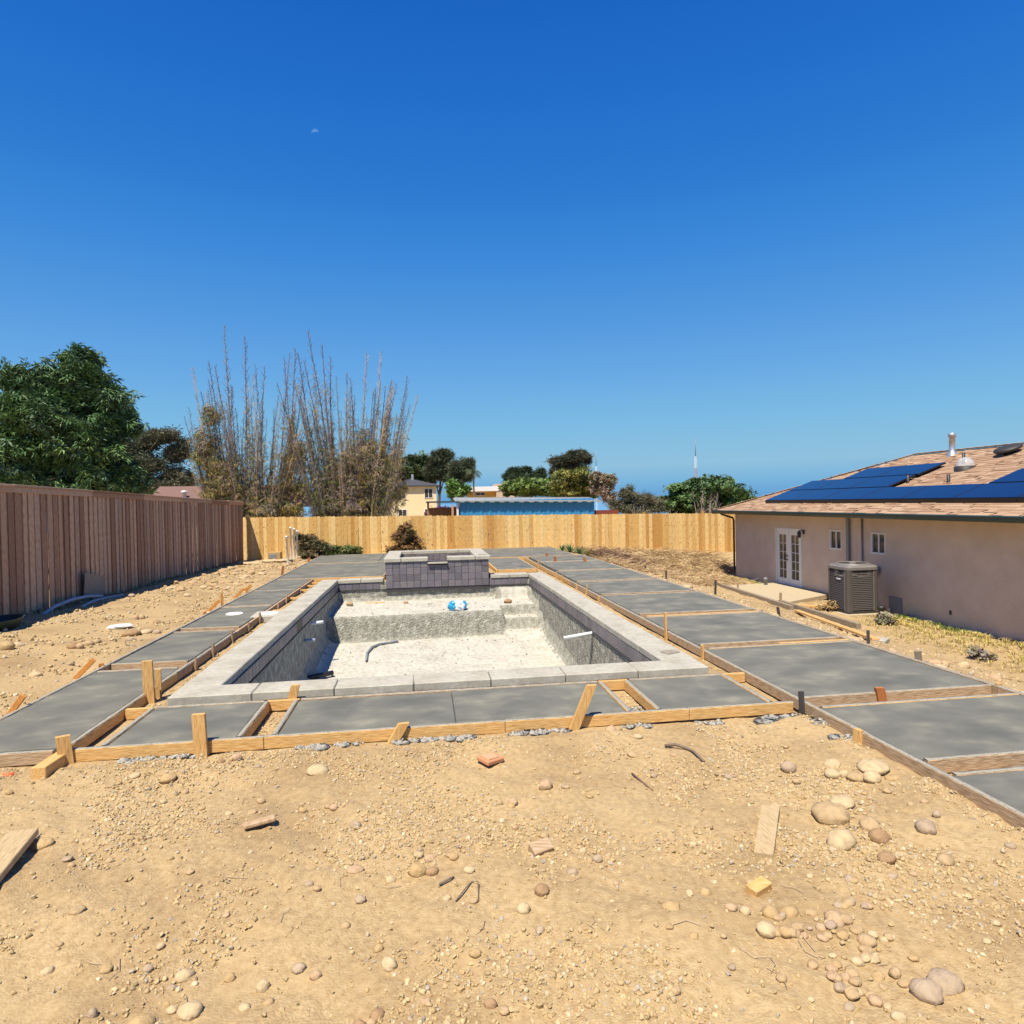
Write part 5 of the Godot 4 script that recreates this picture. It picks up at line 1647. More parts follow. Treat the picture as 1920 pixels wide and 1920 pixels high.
func yard_things() -> void:
	# spilt cement along the boards
	for s in [["spilt grey cement at the left end of the front boards", -2.05, -5.0, 0.25, 0.06], ["thin line of spilt cement left of the upright front stake", -1.85, -5.0, 0.5, 0.04], ["spilt cement below the left part of the long front slab", -0.72, -5.0, 0.5, 0.05], ["spilt cement just right of the short leaning stake", 0.05, -4.99, 0.6, 0.06], ["grey heap of spilt cement left of the tall leaning stake", 0.86, -4.99, 0.42, 0.08], ["small lump of cement below the right gap of the front row", 1.62, -5.0, 0.2, 0.05], ["spilt cement below the right front slab", 2.24, -4.98, 0.22, 0.06], ["largest patch of spilt cement near the black front stake", 2.84, -4.95, 0.34, 0.09], ["spilt cement right of the black front stake", 3.03, -4.75, 0.2, 0.07], ["grey cement crumbs by the orange block stake", 3.03, -4.42, 0.15, 0.08]]:
		cement_spill(s[0], Vector3(s[1], -0.1, s[2]), s[3], s[4], int(s[3] * 90))
	cement_spill("cement slopped into the gap before the second right slab", Vector3(3.9, -0.1, -3.66), 1.4, 0.14, 60)
	cement_spill("cement slopped into the gap before the third right slab", Vector3(3.6, -0.1, -5.02), 0.8, 0.1, 40)
	cement_spill("cement and gravel at the bottom of the right front gap", Vector3(1.74, -0.1, -5.45), 0.2, 0.12, 14)
	# pipes, box and scraps on the left
	var pipes := [["leftmost of three tall white pipes by the back fence", -4.50, -23.35, 1.12], ["middle of three tall white pipes by the back fence", -4.41, -23.4, 1.08], ["rightmost of three tall white pipes by the back fence", -4.32, -23.45, 1.0]]
	for s in pipes:
		solo("plastic_pipe", lathe([Vector2(0.03, -0.1), Vector2(0.03, s[3] - 0.08), Vector2(0.036, s[3] - 0.08), Vector2(0.036, s[3]), Vector2(0.0, s[3])], 14), M.white_pvc, s[0], "pipe", on_ground(s[1], s[2]), "white plastic pipes").rotation_degrees.z = rng.randf_range(-1.5, 0.5)
	solo("plastic_pipe", lathe([Vector2(0.03, -0.1), Vector2(0.03, 0.86), Vector2(0.038, 0.86), Vector2(0.038, 0.92), Vector2(0.0, 0.92)], 14), M.white_pvc, "single shorter white pipe standing left of the three tall ones", "pipe", on_ground(-4.14, -21.0), "white plastic pipes").rotation_degrees.z = 2.0
	var eb := thing("utility_box", "small tan utility box with a grey plate by the corner of the fences", "box", on_ground(-5.15, -23.9))
	part("box_body", box(Vector3(0.42, 0.30, 0.3), 0.01), M.stone_dusty, eb, Vector3(0, 0.14, 0))
	part("box_plate", box(Vector3(0.24, 0.15, 0.012), 0.004), M.grey_conduit, eb, Vector3(-0.05, 0.15, 0.155))
	for i in 3:
		var fl := solo("flagstone", stone_mesh(140 + i, 0.5, 7, 12), M.stone_cream, "flat pale flagstone before the utility box, %s from the left" % ORD[i], "stone", on_ground(-5.5 + i * 0.5, -22.3 - 0.2 * (i % 2), 0.03))
		fl.scale = Vector3(0.6, 0.12, 0.42)
	var bag := solo("plastic_scrap", crumpled(0.30, 0.06, 0.12, 71), M.white_bag, "crumpled white plastic scrap on the left dirt", "plastic", on_ground(-4.55, -10.57, 0.02))
	bag.rotation.y = 0.5
	solo("bent_hose", tube([Vector3(-6.16, 0.03, -11.6), Vector3(-6.19, 0.10, -12.0), Vector3(-6.22, 0.13, -12.6), Vector3(-6.2, 0.12, -13.1), Vector3(-6.12, 0.07, -13.5)], [0.03, 0.03, 0.03, 0.03, 0.03], 10), M.grey_pvc, "bluish grey pipe bent in an arc at the foot of the left fence", "pipe")
	solo("bent_hose", tube([Vector3(-6.0, 0.01, -12.5), Vector3(-6.05, 0.04, -13.0), Vector3(-6.08, 0.02, -13.6), Vector3(-6.0, 0.0, -14.1)], [0.025, 0.025, 0.025, 0.025], 10), M.grey_pvc, "second grey pipe lying in front of the bent one", "pipe")
	var tub := solo("plastic_tub", lathe([Vector2(0.0, 0.02), Vector2(0.24, 0.0), Vector2(0.30, 0.18), Vector2(0.33, 0.185), Vector2(0.31, 0.16), Vector2(0.25, 0.03), Vector2(0.0, 0.03)], 20), plain("tub_green", lin(0.012, 0.03, 0.028), 0.6), "dark green plastic tub in the fence shade at the left edge", "tub", on_ground(-6.0, -10.15))
	tub.scale = Vector3(0.9, 0.8, 1.4)
	# right: pad, timbers, cleanouts
	var pad := solo("door_pad", prism(PackedVector2Array([Vector2(9.02, -15.5), Vector2(9.08, -17.9), Vector2(9.1, -19.1), Vector2(10.985, -19.25), Vector2(10.985, -16.6), Vector2(10.3, -16.2)]), -0.12, 0.0), M.pad_concrete, "pale concrete pad in front of the french door", "pad", Vector3(0, -0.99, 0))
	pad.rotation = Vector3.ZERO
	var timber := func(called: String, label: String, a: Vector3, b: Vector3, size: Vector2, mat: Material) -> void:
		var v: Vector3 = b - a
		var o := solo(called, box(Vector3(size.x, size.y, v.length()), 0.006), mat, label, "timber", (a + b) / 2)
		o.look_at_from_position((a + b) / 2, b, Vector3.UP)
	timber.call("old_timber", "weathered grey timber along the top of the slope, far length", Vector3(9.08, -1.0, -19.4), Vector3(8.70, -0.97, -14.6), Vector2(0.10, 0.13), M.grey_timber)
	timber.call("old_timber", "weathered grey timber along the slope, near length by the air conditioner", Vector3(8.98, -0.98, -15.6), Vector3(8.72, -0.96, -12.2), Vector2(0.10, 0.12), M.grey_timber)
	timber.call("loose_board", "long loose orange board lying down the slope right of the slabs", Vector3(8.5, -0.93, -14.08), Vector3(6.96, -0.55, -9.34), Vector2(0.11, 0.04), M.lumber_z)
	timber.call("loose_board", "short orange board by the door pad", Vector3(8.95, -0.97, -14.9), Vector3(9.5, -1.0, -14.7), Vector2(0.09, 0.09), M.lumber_x)
	var blk := solo("pale_block", box(Vector3(0.3, 0.08, 0.2), 0.008), M.coping_concrete, "pale flat block at the near end of the loose orange board", "block", on_ground(7.35, -9.75, 0.03))
	blk.rotation.y = 0.7
	solo("cleanout_pipe", lathe([Vector2(0.06, -0.1), Vector2(0.06, 0.20), Vector2(0.085, 0.20), Vector2(0.085, 0.28), Vector2(0.05, 0.29), Vector2(0.0, 0.29)], 16), M.black_plastic, "black drain cleanout pipe in the grass by the blue access panel", "pipe", on_ground(10.24, -13.55))
	solo("grey_pipe_stub", lathe([Vector2(0.055, -0.1), Vector2(0.055, 0.28), Vector2(0.06, 0.28), Vector2(0.06, 0.36), Vector2(0.0, 0.37)], 14), M.grey_conduit, "grey pipe stub left of the french door", "pipe", on_ground(10.39, -18.87))
	for s in [[9.75, -15.0, 0.5, "flat pale stone between door pad and air conditioner"], [9.45, -14.95, 0.3, "smaller flat stone left of the flat pale one by the pad"], [9.9, -17.6 - 2.2, 0.35, "pale broken slab left of the door pad"]]:
		var f2 := solo("flagstone", stone_mesh(150, 0.4, 7, 12), M.stone_cream, s[3], "stone", on_ground(s[0], s[1], 0.03))
		f2.scale = Vector3(s[2], 0.09, s[2] * 0.7)


func crumpled(lx: float, ly: float, lz: float, seed_: int) -> ArrayMesh:
	var n := FastNoiseLite.new()
	n.seed = seed_
	n.frequency = 3.0
	n.fractal_octaves = 2
	n.fractal_type = FastNoiseLite.FRACTAL_RIDGED
	var st := new_st()
	var at := func(i: int, k: int) -> Vector3:
		var la := PI * i / 10.0 - PI / 2
		var lo := TAU * (k % 18) / 18.0
		var v := Vector3(cos(la) * cos(lo), sin(la), cos(la) * sin(lo))
		return v * (0.5 + 0.22 * n.get_noise_3dv(v * 0.8)) * Vector3(lx, ly, lz)
	for i in 10:
		for k in 18:
			quad(st, at.call(i, k), at.call(i, k + 1), at.call(i + 1, k + 1), at.call(i + 1, k))
	return done(st)


func foreground_wood() -> void:
	var plank := solo("weathered_plank", prism(PackedVector2Array([Vector2(-0.045, 0.28), Vector2(0.045, 0.27), Vector2(0.055, -0.27), Vector2(0.03, -0.30), Vector2(0.0, -0.24), Vector2(-0.04, -0.25)]), 0.0, 0.022), M.pale_plank, "weathered plank with one broken end on the right foreground dirt", "plank", on_ground(1.78, -3.26, 0.012))
	plank.rotation_degrees = Vector3(1.5, -32, 0)
	var thick := solo("thick_plank", box(Vector3(0.14, 0.04, 1.5), 0.004), M.pale_plank, "thick plank entering from the left edge of the picture", "plank", Vector3(-2.05, -0.045, -3.10))
	thick.rotation_degrees = Vector3(1.5, 9, 0)
	var off := solo("wood_offcut", box(Vector3(0.11, 0.045, 0.06), 0.003), M.lumber_x, "yellow wood offcut among cobbles at lower right", "offcut", on_ground(1.48, -2.79, 0.015))
	off.rotation_degrees = Vector3(8, 25, 4)
	var off2 := solo("wood_offcut", box(Vector3(0.115, 0.045, 0.07), 0.003), M.used_x, "greyish wood block in the middle of the foreground dirt", "offcut", on_ground(0.57, -3.33, 0.012))
	off2.rotation_degrees = Vector3(25, 22, 3)
	var br := thing("paver_brick", "reddish square paver piece lying on the foreground dirt", "brick", on_ground(0.43, -4.53, 0.012))
	part("paver_base", box(Vector3(0.15, 0.03, 0.13), 0.006), M.brick_red, br)
	part("paver_panel", box(Vector3(0.095, 0.012, 0.085), 0.004), M.terracotta, br, Vector3(-0.005, 0.018, 0))
	br.rotation_degrees = Vector3(4, 35, -3)
	var sh := solo("stone_shard", box(Vector3(0.17, 0.028, 0.06), 0.008), M.stone_pink, "flat elongated stone shard with a dark gap beneath, left of centre", "stone", on_ground(-0.94, -3.81, 0.03))
	sh.rotation_degrees = Vector3(-6, 14, 5)
	var tw := func(label: String, pts: Array, r: float, mat: Material, called := "twig") -> void:
		var q := []
		var rr := []
		for i in pts.size():
			q.append(Vector3(pts[i][0], surface_height(pts[i][0], pts[i][1]) + r * 1.2 + (pts[i][2] if pts[i].size() > 2 else 0.0), pts[i][1]))
			rr.append(r * (1.0 - 0.5 * i / pts.size()))
		solo(called, tube(q, rr, 6), mat, label, "twig")
	tw.call("forked charred twig behind the straight brown stick", [[1.70, -4.53], [1.76, -4.49, 0.012], [1.83, -4.47], [1.845, -4.36, 0.008], [1.85, -4.2]], 0.013, M.charred)
	tw.call("straight thin brown stick on the right foreground dirt", [[1.339, -4.185], [1.392, -3.93]], 0.007, M.twig_brown)
	tw.call("short tan splinter of wood right of the straight brown stick", [[1.84, -4.02], [1.96, -3.95]], 0.010, M.used_y)
	tw.call("curled grey root scrap below the cobble cluster", [[0.11, -2.95], [0.16, -3.02, 0.01], [0.19, -3.07], [0.22, -3.05, 0.015], [0.21, -2.93]], 0.004, M.charred)
	tw.call("grey bark scrap left of the curled root", [[0.04, -3.07], [0.09, -3.10, 0.006], [0.11, -3.12]], 0.006, M.charred)
	var straw := new_st()
	for i in 60:
		var z := rng.randf_range(-2.0, -4.7)
		var x := rng.randf_range(-0.6, 0.75) * absf(z)
		var a := rng.randf() * TAU
		var l := rng.randf_range(0.03, 0.08)
		var p := on_ground(x, z, 0.006)
		add_tube(straw, [p, on_ground(x + cos(a) * l, z + sin(a) * l, 0.01), on_ground(x + cos(a + 0.3) * l * 1.7, z + sin(a + 0.3) * l * 1.7, 0.007)], [0.0016, 0.0016, 0.0012], 4)
	solo("straw", done(straw), M.culm_tan, "bits of dry straw strewn over the foreground dirt", "straw").set_meta("kind", "stuff")
	var sc := solo("orange_scrap", crumpled(0.07, 0.02, 0.05, 9), M.orange_scrap, "small bright orange scrap at the left edge before the boards", "scrap", on_ground(-2.84, -4.87, 0.01))
	sc.rotation.y = 0.4


func pool_things() -> void:
	solo("paper_tile", box(Vector3(0.17, 0.012, 0.13), 0.003), M.plywood_grey, "square grey tile sample lying on the right coping", "tile", Vector3(2.60, 0.0595, -6.73)).rotation.y = 0.35
	# fittings on the left wall and the right wall
	var pipe := func(label: String, a: Vector3, b: Vector3, r: float, mat: Material) -> void:
		solo("pool_pipe", tube([a, b], [r, r], 12), mat, label, "pipe")
	pipe.call("white stub pipe poking out of the left pool wall near the top", Vector3(-1.92, -0.28, -11.4), Vector3(-1.72, -0.27, -11.5), 0.028, M.white_pvc)
	pipe.call("grey stub pipe in the middle of the left pool wall", Vector3(-1.92, -0.43, -10.75), Vector3(-1.74, -0.43, -10.78), 0.028, M.grey_pvc)
	pipe.call("dark pipe low on the left pool wall with a pale end", Vector3(-1.92, -1.0, -10.6), Vector3(-1.5, -1.0, -10.9), 0.04, M.black_plastic)
	pipe.call("white pipe sticking out of the right pool wall", Vector3(2.44, -0.20, -9.2), Vector3(1.98, -0.27, -9.25), 0.024, M.white_pvc)
	part("cord", tube([Vector3(2.395, -0.23, -9.2), Vector3(2.37, -0.5, -9.18), Vector3(2.30, -0.9, -9.1), Vector3(2.2, -1.1, -8.95)], [0.007, 0.007, 0.007, 0.007], 6), M.black_plastic, get_node("swimming_pool"))
	var h := []
	for q in [[-1.02, -11.55], [-1.04, -12.0], [-0.98, -12.4], [-0.85, -12.62], [-0.66, -12.72], [-0.52, -12.76]]:
		h.append(Vector3(q[0], pool_floor(q[0], q[1]) + 0.03, q[1]))
	solo("pool_hose", tube(h, [0.022, 0.022, 0.022, 0.022, 0.022, 0.022], 8), M.grey_conduit, "curved grey hose end on the pool floor", "hose")
	var b := thing("crumpled_bag", "crumpled blue and white bag on the pool shelf", "bag", Vector3(0.667, pool_floor(0.667, -13.35) + 0.085, -13.35))
	part("bag_white", crumpled(0.26, 0.2, 0.19, 21), M.white_bag, b, Vector3(0.01, 0, 0.01))
	part("bag_blue", crumpled(0.18, 0.19, 0.2, 22), M.blue_bag, b, Vector3(-0.09, -0.005, 0.0))
	part("bag_neck", crumpled(0.09, 0.15, 0.16, 23), M.blue_bag, b, Vector3(0.135, 0.01, 0))
	for s in [["tan cobble on the left of the pool shelf", -1.58, -14.35, 0.14, 0.1, "stone_tan"], ["round brown cobble on the right of the pool shelf", 1.775, -13.9, 0.17, 0.1, "stone_brown"]]:
		var o := solo("pool_cobble", stone_mesh(160, 0.35), M[s[5]], s[0], "stone", Vector3(s[1], pool_floor(s[1], s[2]) + s[4] * 0.42, s[2]))
		o.scale = Vector3(s[3], s[4], s[3] * 0.85)
	var st := solo("loose_stick", box(Vector3(0.42, 0.025, 0.05), 0.004), M.lumber_x, "flat tan stick lying on the left of the pool shelf", "stick", Vector3(-1.08, pool_floor(-1.08, -14.6) + 0.012, -14.6))
	st.rotation.y = -0.08
	solo("wood_offcut", box(Vector3(0.1, 0.05, 0.06), 0.004), M.used_x, "small wood offcut on the pool shelf left of the bag", "offcut", Vector3(-0.4, pool_floor(-0.4, -14.4) + 0.025, -14.4))
	# crumbs of gunite on the shelf and floor
	var spots := []
	var cols := []
	for i in 500:
		var x := rng.randf_range(-1.7, 2.2)
		var z := rng.randf_range(-9.0, -14.85)
		var sz := 0.008 + 0.03 * pow(rng.randf(), 4.0)
		spots.append(Transform3D(Basis.from_euler(Vector3(rng.randf() * 6, rng.randf() * 6, rng.randf() * 6)).scaled_local(Vector3(sz * 1.5, sz * 0.6, sz)), Vector3(x, pool_floor(x, z) + sz * 0.2, z)))
		var v := rng.randf_range(0.12, 0.4)
		cols.append(Color(v, v * 0.94, v * 0.82))
	copies("gunite_crumbs", stone_mesh(501, 0.8, 4, 6, true), M.gravel, spots, cols, null, "crumbs and grit on the pool floor", "grit")


# ---------------------------------------------------------------- plants

func leaf_sprig(n: int, long: float, wide: float, droop: float, seed_: int, spread := 1.0) -> ArrayMesh:
	# a twig end with n pointed leaves
	var r := RandomNumberGenerator.new()
	r.seed = seed_
	var st := new_st()
	for i in n:
		var a := TAU * i / n + r.randf_range(-0.4, 0.4)
		var el := r.randf_range(-0.5, 0.8) - droop
		var out := Vector3(cos(a) * cos(el), sin(el), sin(a) * cos(el))
		var side := out.cross(Vector3.UP).normalized()
		var root := Vector3(0, r.randf_range(-0.3, 0.3), 0) * long * spread + out * long * 0.15
		var l := long * r.randf_range(0.7, 1.15)
		var w := wide * r.randf_range(0.8, 1.2)
		var mid := root + out * l * 0.45 + Vector3(0, 0.06 * l, 0)
		var tip := root + out * l + Vector3(0, -droop * 0.5 * l, 0)
		tri(st, root, mid + side * w * 0.5, tip)
		tri(st, root, tip, mid - side * w * 0.5)
	return done(st)


func crown(parent: Node3D, lobes: Array, n: int, mesh: Mesh, size: Vector2, colours: Array, seed_: int, mat: Material, hollow := 0.55, called := "crown", clumps := 12, loose := 0.34) -> void:
	# lobes in world metres: [x, y, z, half width, half height]; each is made of clumps of leaves with gaps between them
	var r := RandomNumberGenerator.new()
	r.seed = seed_
	var total := 0.0
	for l in lobes:
		total += l[3] * l[4]
	var spots := []
	var cols := []
	for l in lobes:
		var count := int(n * l[3] * l[4] / total)
		var deep := minf(maxf(l[3], l[4]), 2.5)
		var k := maxi(3, clumps)
		for c in k:
			var d := Vector3(r.randfn(), r.randfn(), r.randfn()).normalized()
			var f := lerpf(hollow, 0.95, r.randf())
			var mid := Vector3(l[0], l[1], l[2]) + Vector3(d.x * l[3], d.y * l[4], d.z * deep) * f
			var rad := r.randf_range(0.6, 1.35) * loose
			var tone := r.randf_range(0.85, 1.2)
			var own: Color = colours[r.randi() % colours.size()]
			for i in maxi(1, count / k):
				var e := Vector3(r.randfn(), r.randfn() * 0.75, r.randfn()) * 0.62
				var p := mid + Vector3(e.x * l[3], e.y * l[4], e.z * deep) * rad
				var s := r.randf_range(size.x, size.y)
				var b := Basis.from_euler(Vector3(r.randf_range(-0.7, 0.7), r.randf() * TAU, r.randf_range(-0.7, 0.7))).scaled_local(Vector3.ONE * s)
				spots.append(Transform3D(b, p - parent.position))
				var leaf: Color = own if r.randf() < 0.6 else colours[r.randi() % colours.size()]
				cols.append(leaf * tone * r.randf_range(0.85, 1.15))
	copies(called, mesh, mat, spots, cols, parent)


func trunk_and_limbs(parent: Node3D, base: Vector3, lobes: Array, r0: float, mat: Material, seed_: int) -> void:
	var r := RandomNumberGenerator.new()
	r.seed = seed_
	var top := Vector3.ZERO
	for l in lobes:
		top += Vector3(l[0], l[1], l[2])
	top /= lobes.size()
	var fork := base.lerp(top, 0.55)
	part("trunk", tube([base - parent.position, base.lerp(fork, 0.5) + Vector3(r.randf_range(-0.1, 0.1), 0, 0) - parent.position, fork - parent.position, top - parent.position], [r0, r0 * 0.8, r0 * 0.65, r0 * 0.3], 10), mat, parent)
	for l in lobes:
		var tip := Vector3(l[0], l[1] + l[4] * 0.3, l[2])
		var mid: Vector3 = fork.lerp(tip, 0.5) + Vector3(r.randf_range(-0.2, 0.2), r.randf_range(0, 0.3), r.randf_range(-0.2, 0.2)) * l[3]
		var st := new_st(false)
		add_tube(st, [fork - parent.position, mid - parent.position, tip - parent.position], [r0 * 0.4, r0 * 0.25, r0 * 0.08], 7)
		for k in 7:
			var d := Vector3(r.randfn(), r.randf_range(-0.2, 1.0), r.randfn()).normalized()
			var e := Vector3(l[0], l[1], l[2]) + Vector3(d.x * l[3], d.y * l[4], d.z * l[3]) * 0.85
			add_tube(st, [mid.lerp(tip, r.randf()) - parent.position, e - parent.position], [r0 * 0.12, r0 * 0.03], 5, false)
		part("limb", done(st), mat, parent)


func tree(called: String, label: String, base: Vector3, lobes: Array, n: int, mesh: Mesh, size: Vector2, colours: Array, r0: float, bark: Material, seed_: int, hollow := 0.55, clumps := 12, loose := 0.34) -> Node3D:
	var o := thing(called, label, "tree" if called.contains("tree") or called.contains("pine") else "shrub", base)
	trunk_and_limbs(o, base, lobes, r0, bark, seed_)
	crown(o, lobes, n, mesh, size, colours, seed_, M.leaf, hollow, "crown", clumps, loose)
	return o


func trees() -> void:
	var broad := leaf_sprig(9, 1.0, 0.24, 0.35, 1)
	var fine := leaf_sprig(12, 1.0, 0.16, 0.1, 2)
	var round_ := leaf_sprig(10, 0.9, 0.42, 0.0, 3)
	var g1 := [Color(0.065, 0.14, 0.045), Color(0.09, 0.18, 0.05), Color(0.05, 0.115, 0.045), Color(0.12, 0.21, 0.055), Color(0.085, 0.155, 0.085)]
	tree("leafy_tree", "large dark green leafy tree behind the left fence", Vector3(-14.6, -0.3, -21.0), LOBES_GREEN, 12500, broad, Vector2(0.13, 0.26), g1, 0.2, M.bark, 11, 0.45, 20, 0.27)
	var g2 := [Color(0.11, 0.11, 0.055), Color(0.14, 0.125, 0.07), Color(0.085, 0.105, 0.055), Color(0.15, 0.145, 0.095), Color(0.10, 0.125, 0.075)]
	tree("eucalyptus_tree", "olive brown eucalyptus tree with open limbs, between green tree and bamboo", Vector3(-21.0, -0.5, -40.0), LOBES_EUC, 5200, fine, Vector2(0.16, 0.34), g2, 0.25, M.pale_bark, 12, 0.4, 9, 0.36)
	var g3 := [Color(0.055, 0.095, 0.035), Color(0.085, 0.12, 0.045), Color(0.04, 0.07, 0.035)]
	tree("hedge_tree", "dark green trees mass right behind the yellow house", Vector3(-3.0, -3.0, -112.0), LOBES_BEHIND, 4500, round_, Vector2(0.4, 0.8), g3, 0.3, M.bark, 13, 0.5)
	tree("pine_tree", "tall round headed pine right of the yellow house", Vector3(2.2, -3.0, -108.0), LOBES_PINE, 4200, fine, Vector2(0.35, 0.8), [Color(0.055, 0.085, 0.045), Color(0.085, 0.115, 0.06), Color(0.11, 0.12, 0.075)], 0.35, M.bark, 14, 0.4, 10, 0.33)
	tree("loose_tree", "loose grey green tree between the pine and the palm", Vector3(5.0, -3.0, -104.0), LOBES_MID, 2600, fine, Vector2(0.35, 0.75), [Color(0.07, 0.10, 0.05), Color(0.10, 0.125, 0.07)], 0.3, M.bark, 15, 0.4, 8, 0.34)
	tree("round_shrub", "bright green bush above the blue shed roof's left end", Vector3(4.3, -1.5, -80.0), LOBES_BUSH, 1800, round_, Vector2(0.25, 0.5), [Color(0.08, 0.17, 0.035), Color(0.115, 0.21, 0.04)], 0.15, M.bark, 16)
	tree("dark_tree", "dark green tree behind the blue shed, left of the bright green mass", Vector3(12.5, -1.5, -80.0), LOBES_DARK, 3600, fine, Vector2(0.3, 0.6), [Color(0.035, 0.065, 0.033), Color(0.055, 0.09, 0.038)], 0.25, M.bark, 17)
	var g4 := [Color(0.11, 0.19, 0.035), Color(0.15, 0.23, 0.045), Color(0.08, 0.145, 0.03), Color(0.13, 0.19, 0.045)]
	tree("bright_tree", "broad bright green tree behind the blue shed", Vector3(15.5, -1.5, -66.0), LOBES_BRIGHT, 6500, round_, Vector2(0.2, 0.42), g4, 0.2, M.bark, 18)
	tree("eucalyptus_tree", "dark rounded eucalyptus rising above the yellow green tree", Vector3(18.5, -1.5, -72.0), LOBES_EUCRIGHT, 4200, fine, Vector2(0.22, 0.5), [Color(0.06, 0.075, 0.042), Color(0.085, 0.09, 0.05), Color(0.115, 0.105, 0.065)], 0.25, M.pale_bark, 19, 0.45)
	tree("yellow_tree", "yellow green tree right above the blue shed roof", Vector3(15.8, -1.5, -60.0), LOBES_YELLOW, 4600, round_, Vector2(0.16, 0.36), [Color(0.21, 0.225, 0.045), Color(0.155, 0.18, 0.04), Color(0.25, 0.235, 0.06), Color(0.11, 0.125, 0.04)], 0.2, M.bark, 20, 0.45)
	tree("flowering_tree", "pinkish brown tree at the right end of the blue shed", Vector3(17.0, -1.5, -55.0), LOBES_PINK, 3000, round_, Vector2(0.14, 0.3), [Color(0.28, 0.21, 0.16), Color(0.35, 0.26, 0.22), Color(0.19, 0.17, 0.08), Color(0.38, 0.33, 0.24)], 0.16, M.pale_bark, 21, 0.35, 9, 0.36)
	tree("dry_shrub", "grey green shrub with bare stalks right of the blue shed", Vector3(14.0, -1.2, -42.0), LOBES_GREYSHRUB, 3000, fine, Vector2(0.12, 0.26), [Color(0.14, 0.14, 0.085), Color(0.2, 0.185, 0.13), Color(0.10, 0.115, 0.05)], 0.08, M.pale_bark, 22, 0.3, 9, 0.36)
	tree("green_shrub", "thick green bushes behind the back fence near the house roof", Vector3(19.5, -1.2, -44.0), LOBES_RIGHTGREEN, 8500, round_, Vector2(0.15, 0.32), [Color(0.065, 0.125, 0.032), Color(0.09, 0.165, 0.042), Color(0.05, 0.10, 0.03)], 0.1, M.bark, 23)
	# bare stalks in front of the green bushes
	stalks("bare_shrub", "leafless grey shrub standing before the green bushes", Vector3(19.1, -1.2, -42.0), 46, 1.1, 3.2, 31)
	stalks("bare_shrub", "leafless grey shrub just right of the blue shed", Vector3(13.9, -1.2, -41.0), 22, 0.9, 2.4, 32)
	stalks("bare_shrub", "small leafless shrub between the two groups of bushes", Vector3(15.9, -1.2, -41.0), 16, 0.7, 1.9, 33)
	palm("palm_tree", "tall palm with drooping fronds in the distance", Vector3(7.8, -3.0, -100.0), 9.6, 0.16, 1.9, 22, 41)
	palm("palm_tree", "small palm at the edge of the bushes by the house roof", Vector3(30.0, -1.5, -60.0), 3.3, 0.2, 1.4, 26, 42)
	var bg := thing("flowering_vine", "purple flowering vine below the low dark roof", "vine", Vector3(1.2, 0.6, -36.0))
	crown(bg, [[1.2, 1.35, -36, 0.75, 0.28], [0.45, 1.1, -36, 0.3, 0.2], [1.8, 1.3, -36, 0.3, 0.3]], 1500, round_, Vector2(0.06, 0.13), [Color(0.22, 0.07, 0.25), Color(0.3, 0.12, 0.3), Color(0.08, 0.09, 0.03), Color(0.15, 0.1, 0.08)], 43, M.leaf, 0.2, "flowers")


func stalks(called: String, label: String, base: Vector3, n: int, wide: float, high: float, seed_: int) -> void:
	var r := RandomNumberGenerator.new()
	r.seed = seed_
	var o := thing(called, label, "shrub", base)
	var st := new_st()
	for i in n:
		var a := r.randf() * TAU
		var lean := r.randf() * wide
		var h := high * r.randf_range(0.55, 1.1)
		var root := Vector3(cos(a), 0, sin(a) * 0.5) * wide * 0.35 * r.randf()
		var tip := root + Vector3(cos(a) * lean * 0.8, h, sin(a) * lean * 0.5)
		var mid := root.lerp(tip, 0.5) + Vector3(r.randfn(), 0, r.randfn()) * 0.08
		add_tube(st, [root, mid, tip], [0.035, 0.024, 0.006], 5, false)
		for k in 7:
			var t := r.randf_range(0.3, 0.95)
			var p := root.lerp(mid, t * 2) if t < 0.5 else mid.lerp(tip, t * 2 - 1)
			add_tube(st, [p, p + Vector3(r.randfn() * 0.25, r.randf_range(0.1, 0.45), r.randfn() * 0.2)], [0.012, 0.004], 4, false)
	part("stems", done(st), M.pale_bark, o, Vector3.ZERO, "stuff")


func palm(called: String, label: String, base: Vector3, high: float, r0: float, long: float, n: int, seed_: int) -> void:
	var r := RandomNumberGenerator.new()
	r.seed = seed_
	var o := thing(called, label, "palm tree", base)
	part("trunk", tube([Vector3.ZERO, Vector3(0.1, high * 0.5, 0), Vector3(0, high, 0)], [r0, r0 * 0.8, r0 * 0.8], 8), M.bark, o)
	for i in n:
		var a := TAU * i / n + r.randf_range(-0.2, 0.2)
		var el := r.randf_range(-0.3, 1.35)
		var out := Vector3(cos(a), 0, sin(a))
		var st := new_st()
		var last := Vector3.ZERO
		var segs := 8
		var dirv := out * cos(el) + Vector3.UP * sin(el)
		var p := Vector3.ZERO
		var side := out.cross(Vector3.UP)
		for k in segs:
			p += dirv * long / segs
			dirv = (dirv + Vector3.DOWN * 0.26).normalized()
			var w := long * 0.30 * sin(PI * (k + 0.6) / segs)
			for s in [-1, 1]:
				for j in 2:
					var q := last.lerp(p, j * 0.5)
					tri(st, q, q.lerp(p, 0.35), q + side * s * w + dirv * w * 0.5 + Vector3.DOWN * w * 0.5)
			last = p
		part("frond", done(st), M.frond if M.has("frond") else plain("frond", lin(0.06, 0.085, 0.03), 0.6), o, Vector3(0, high, 0))


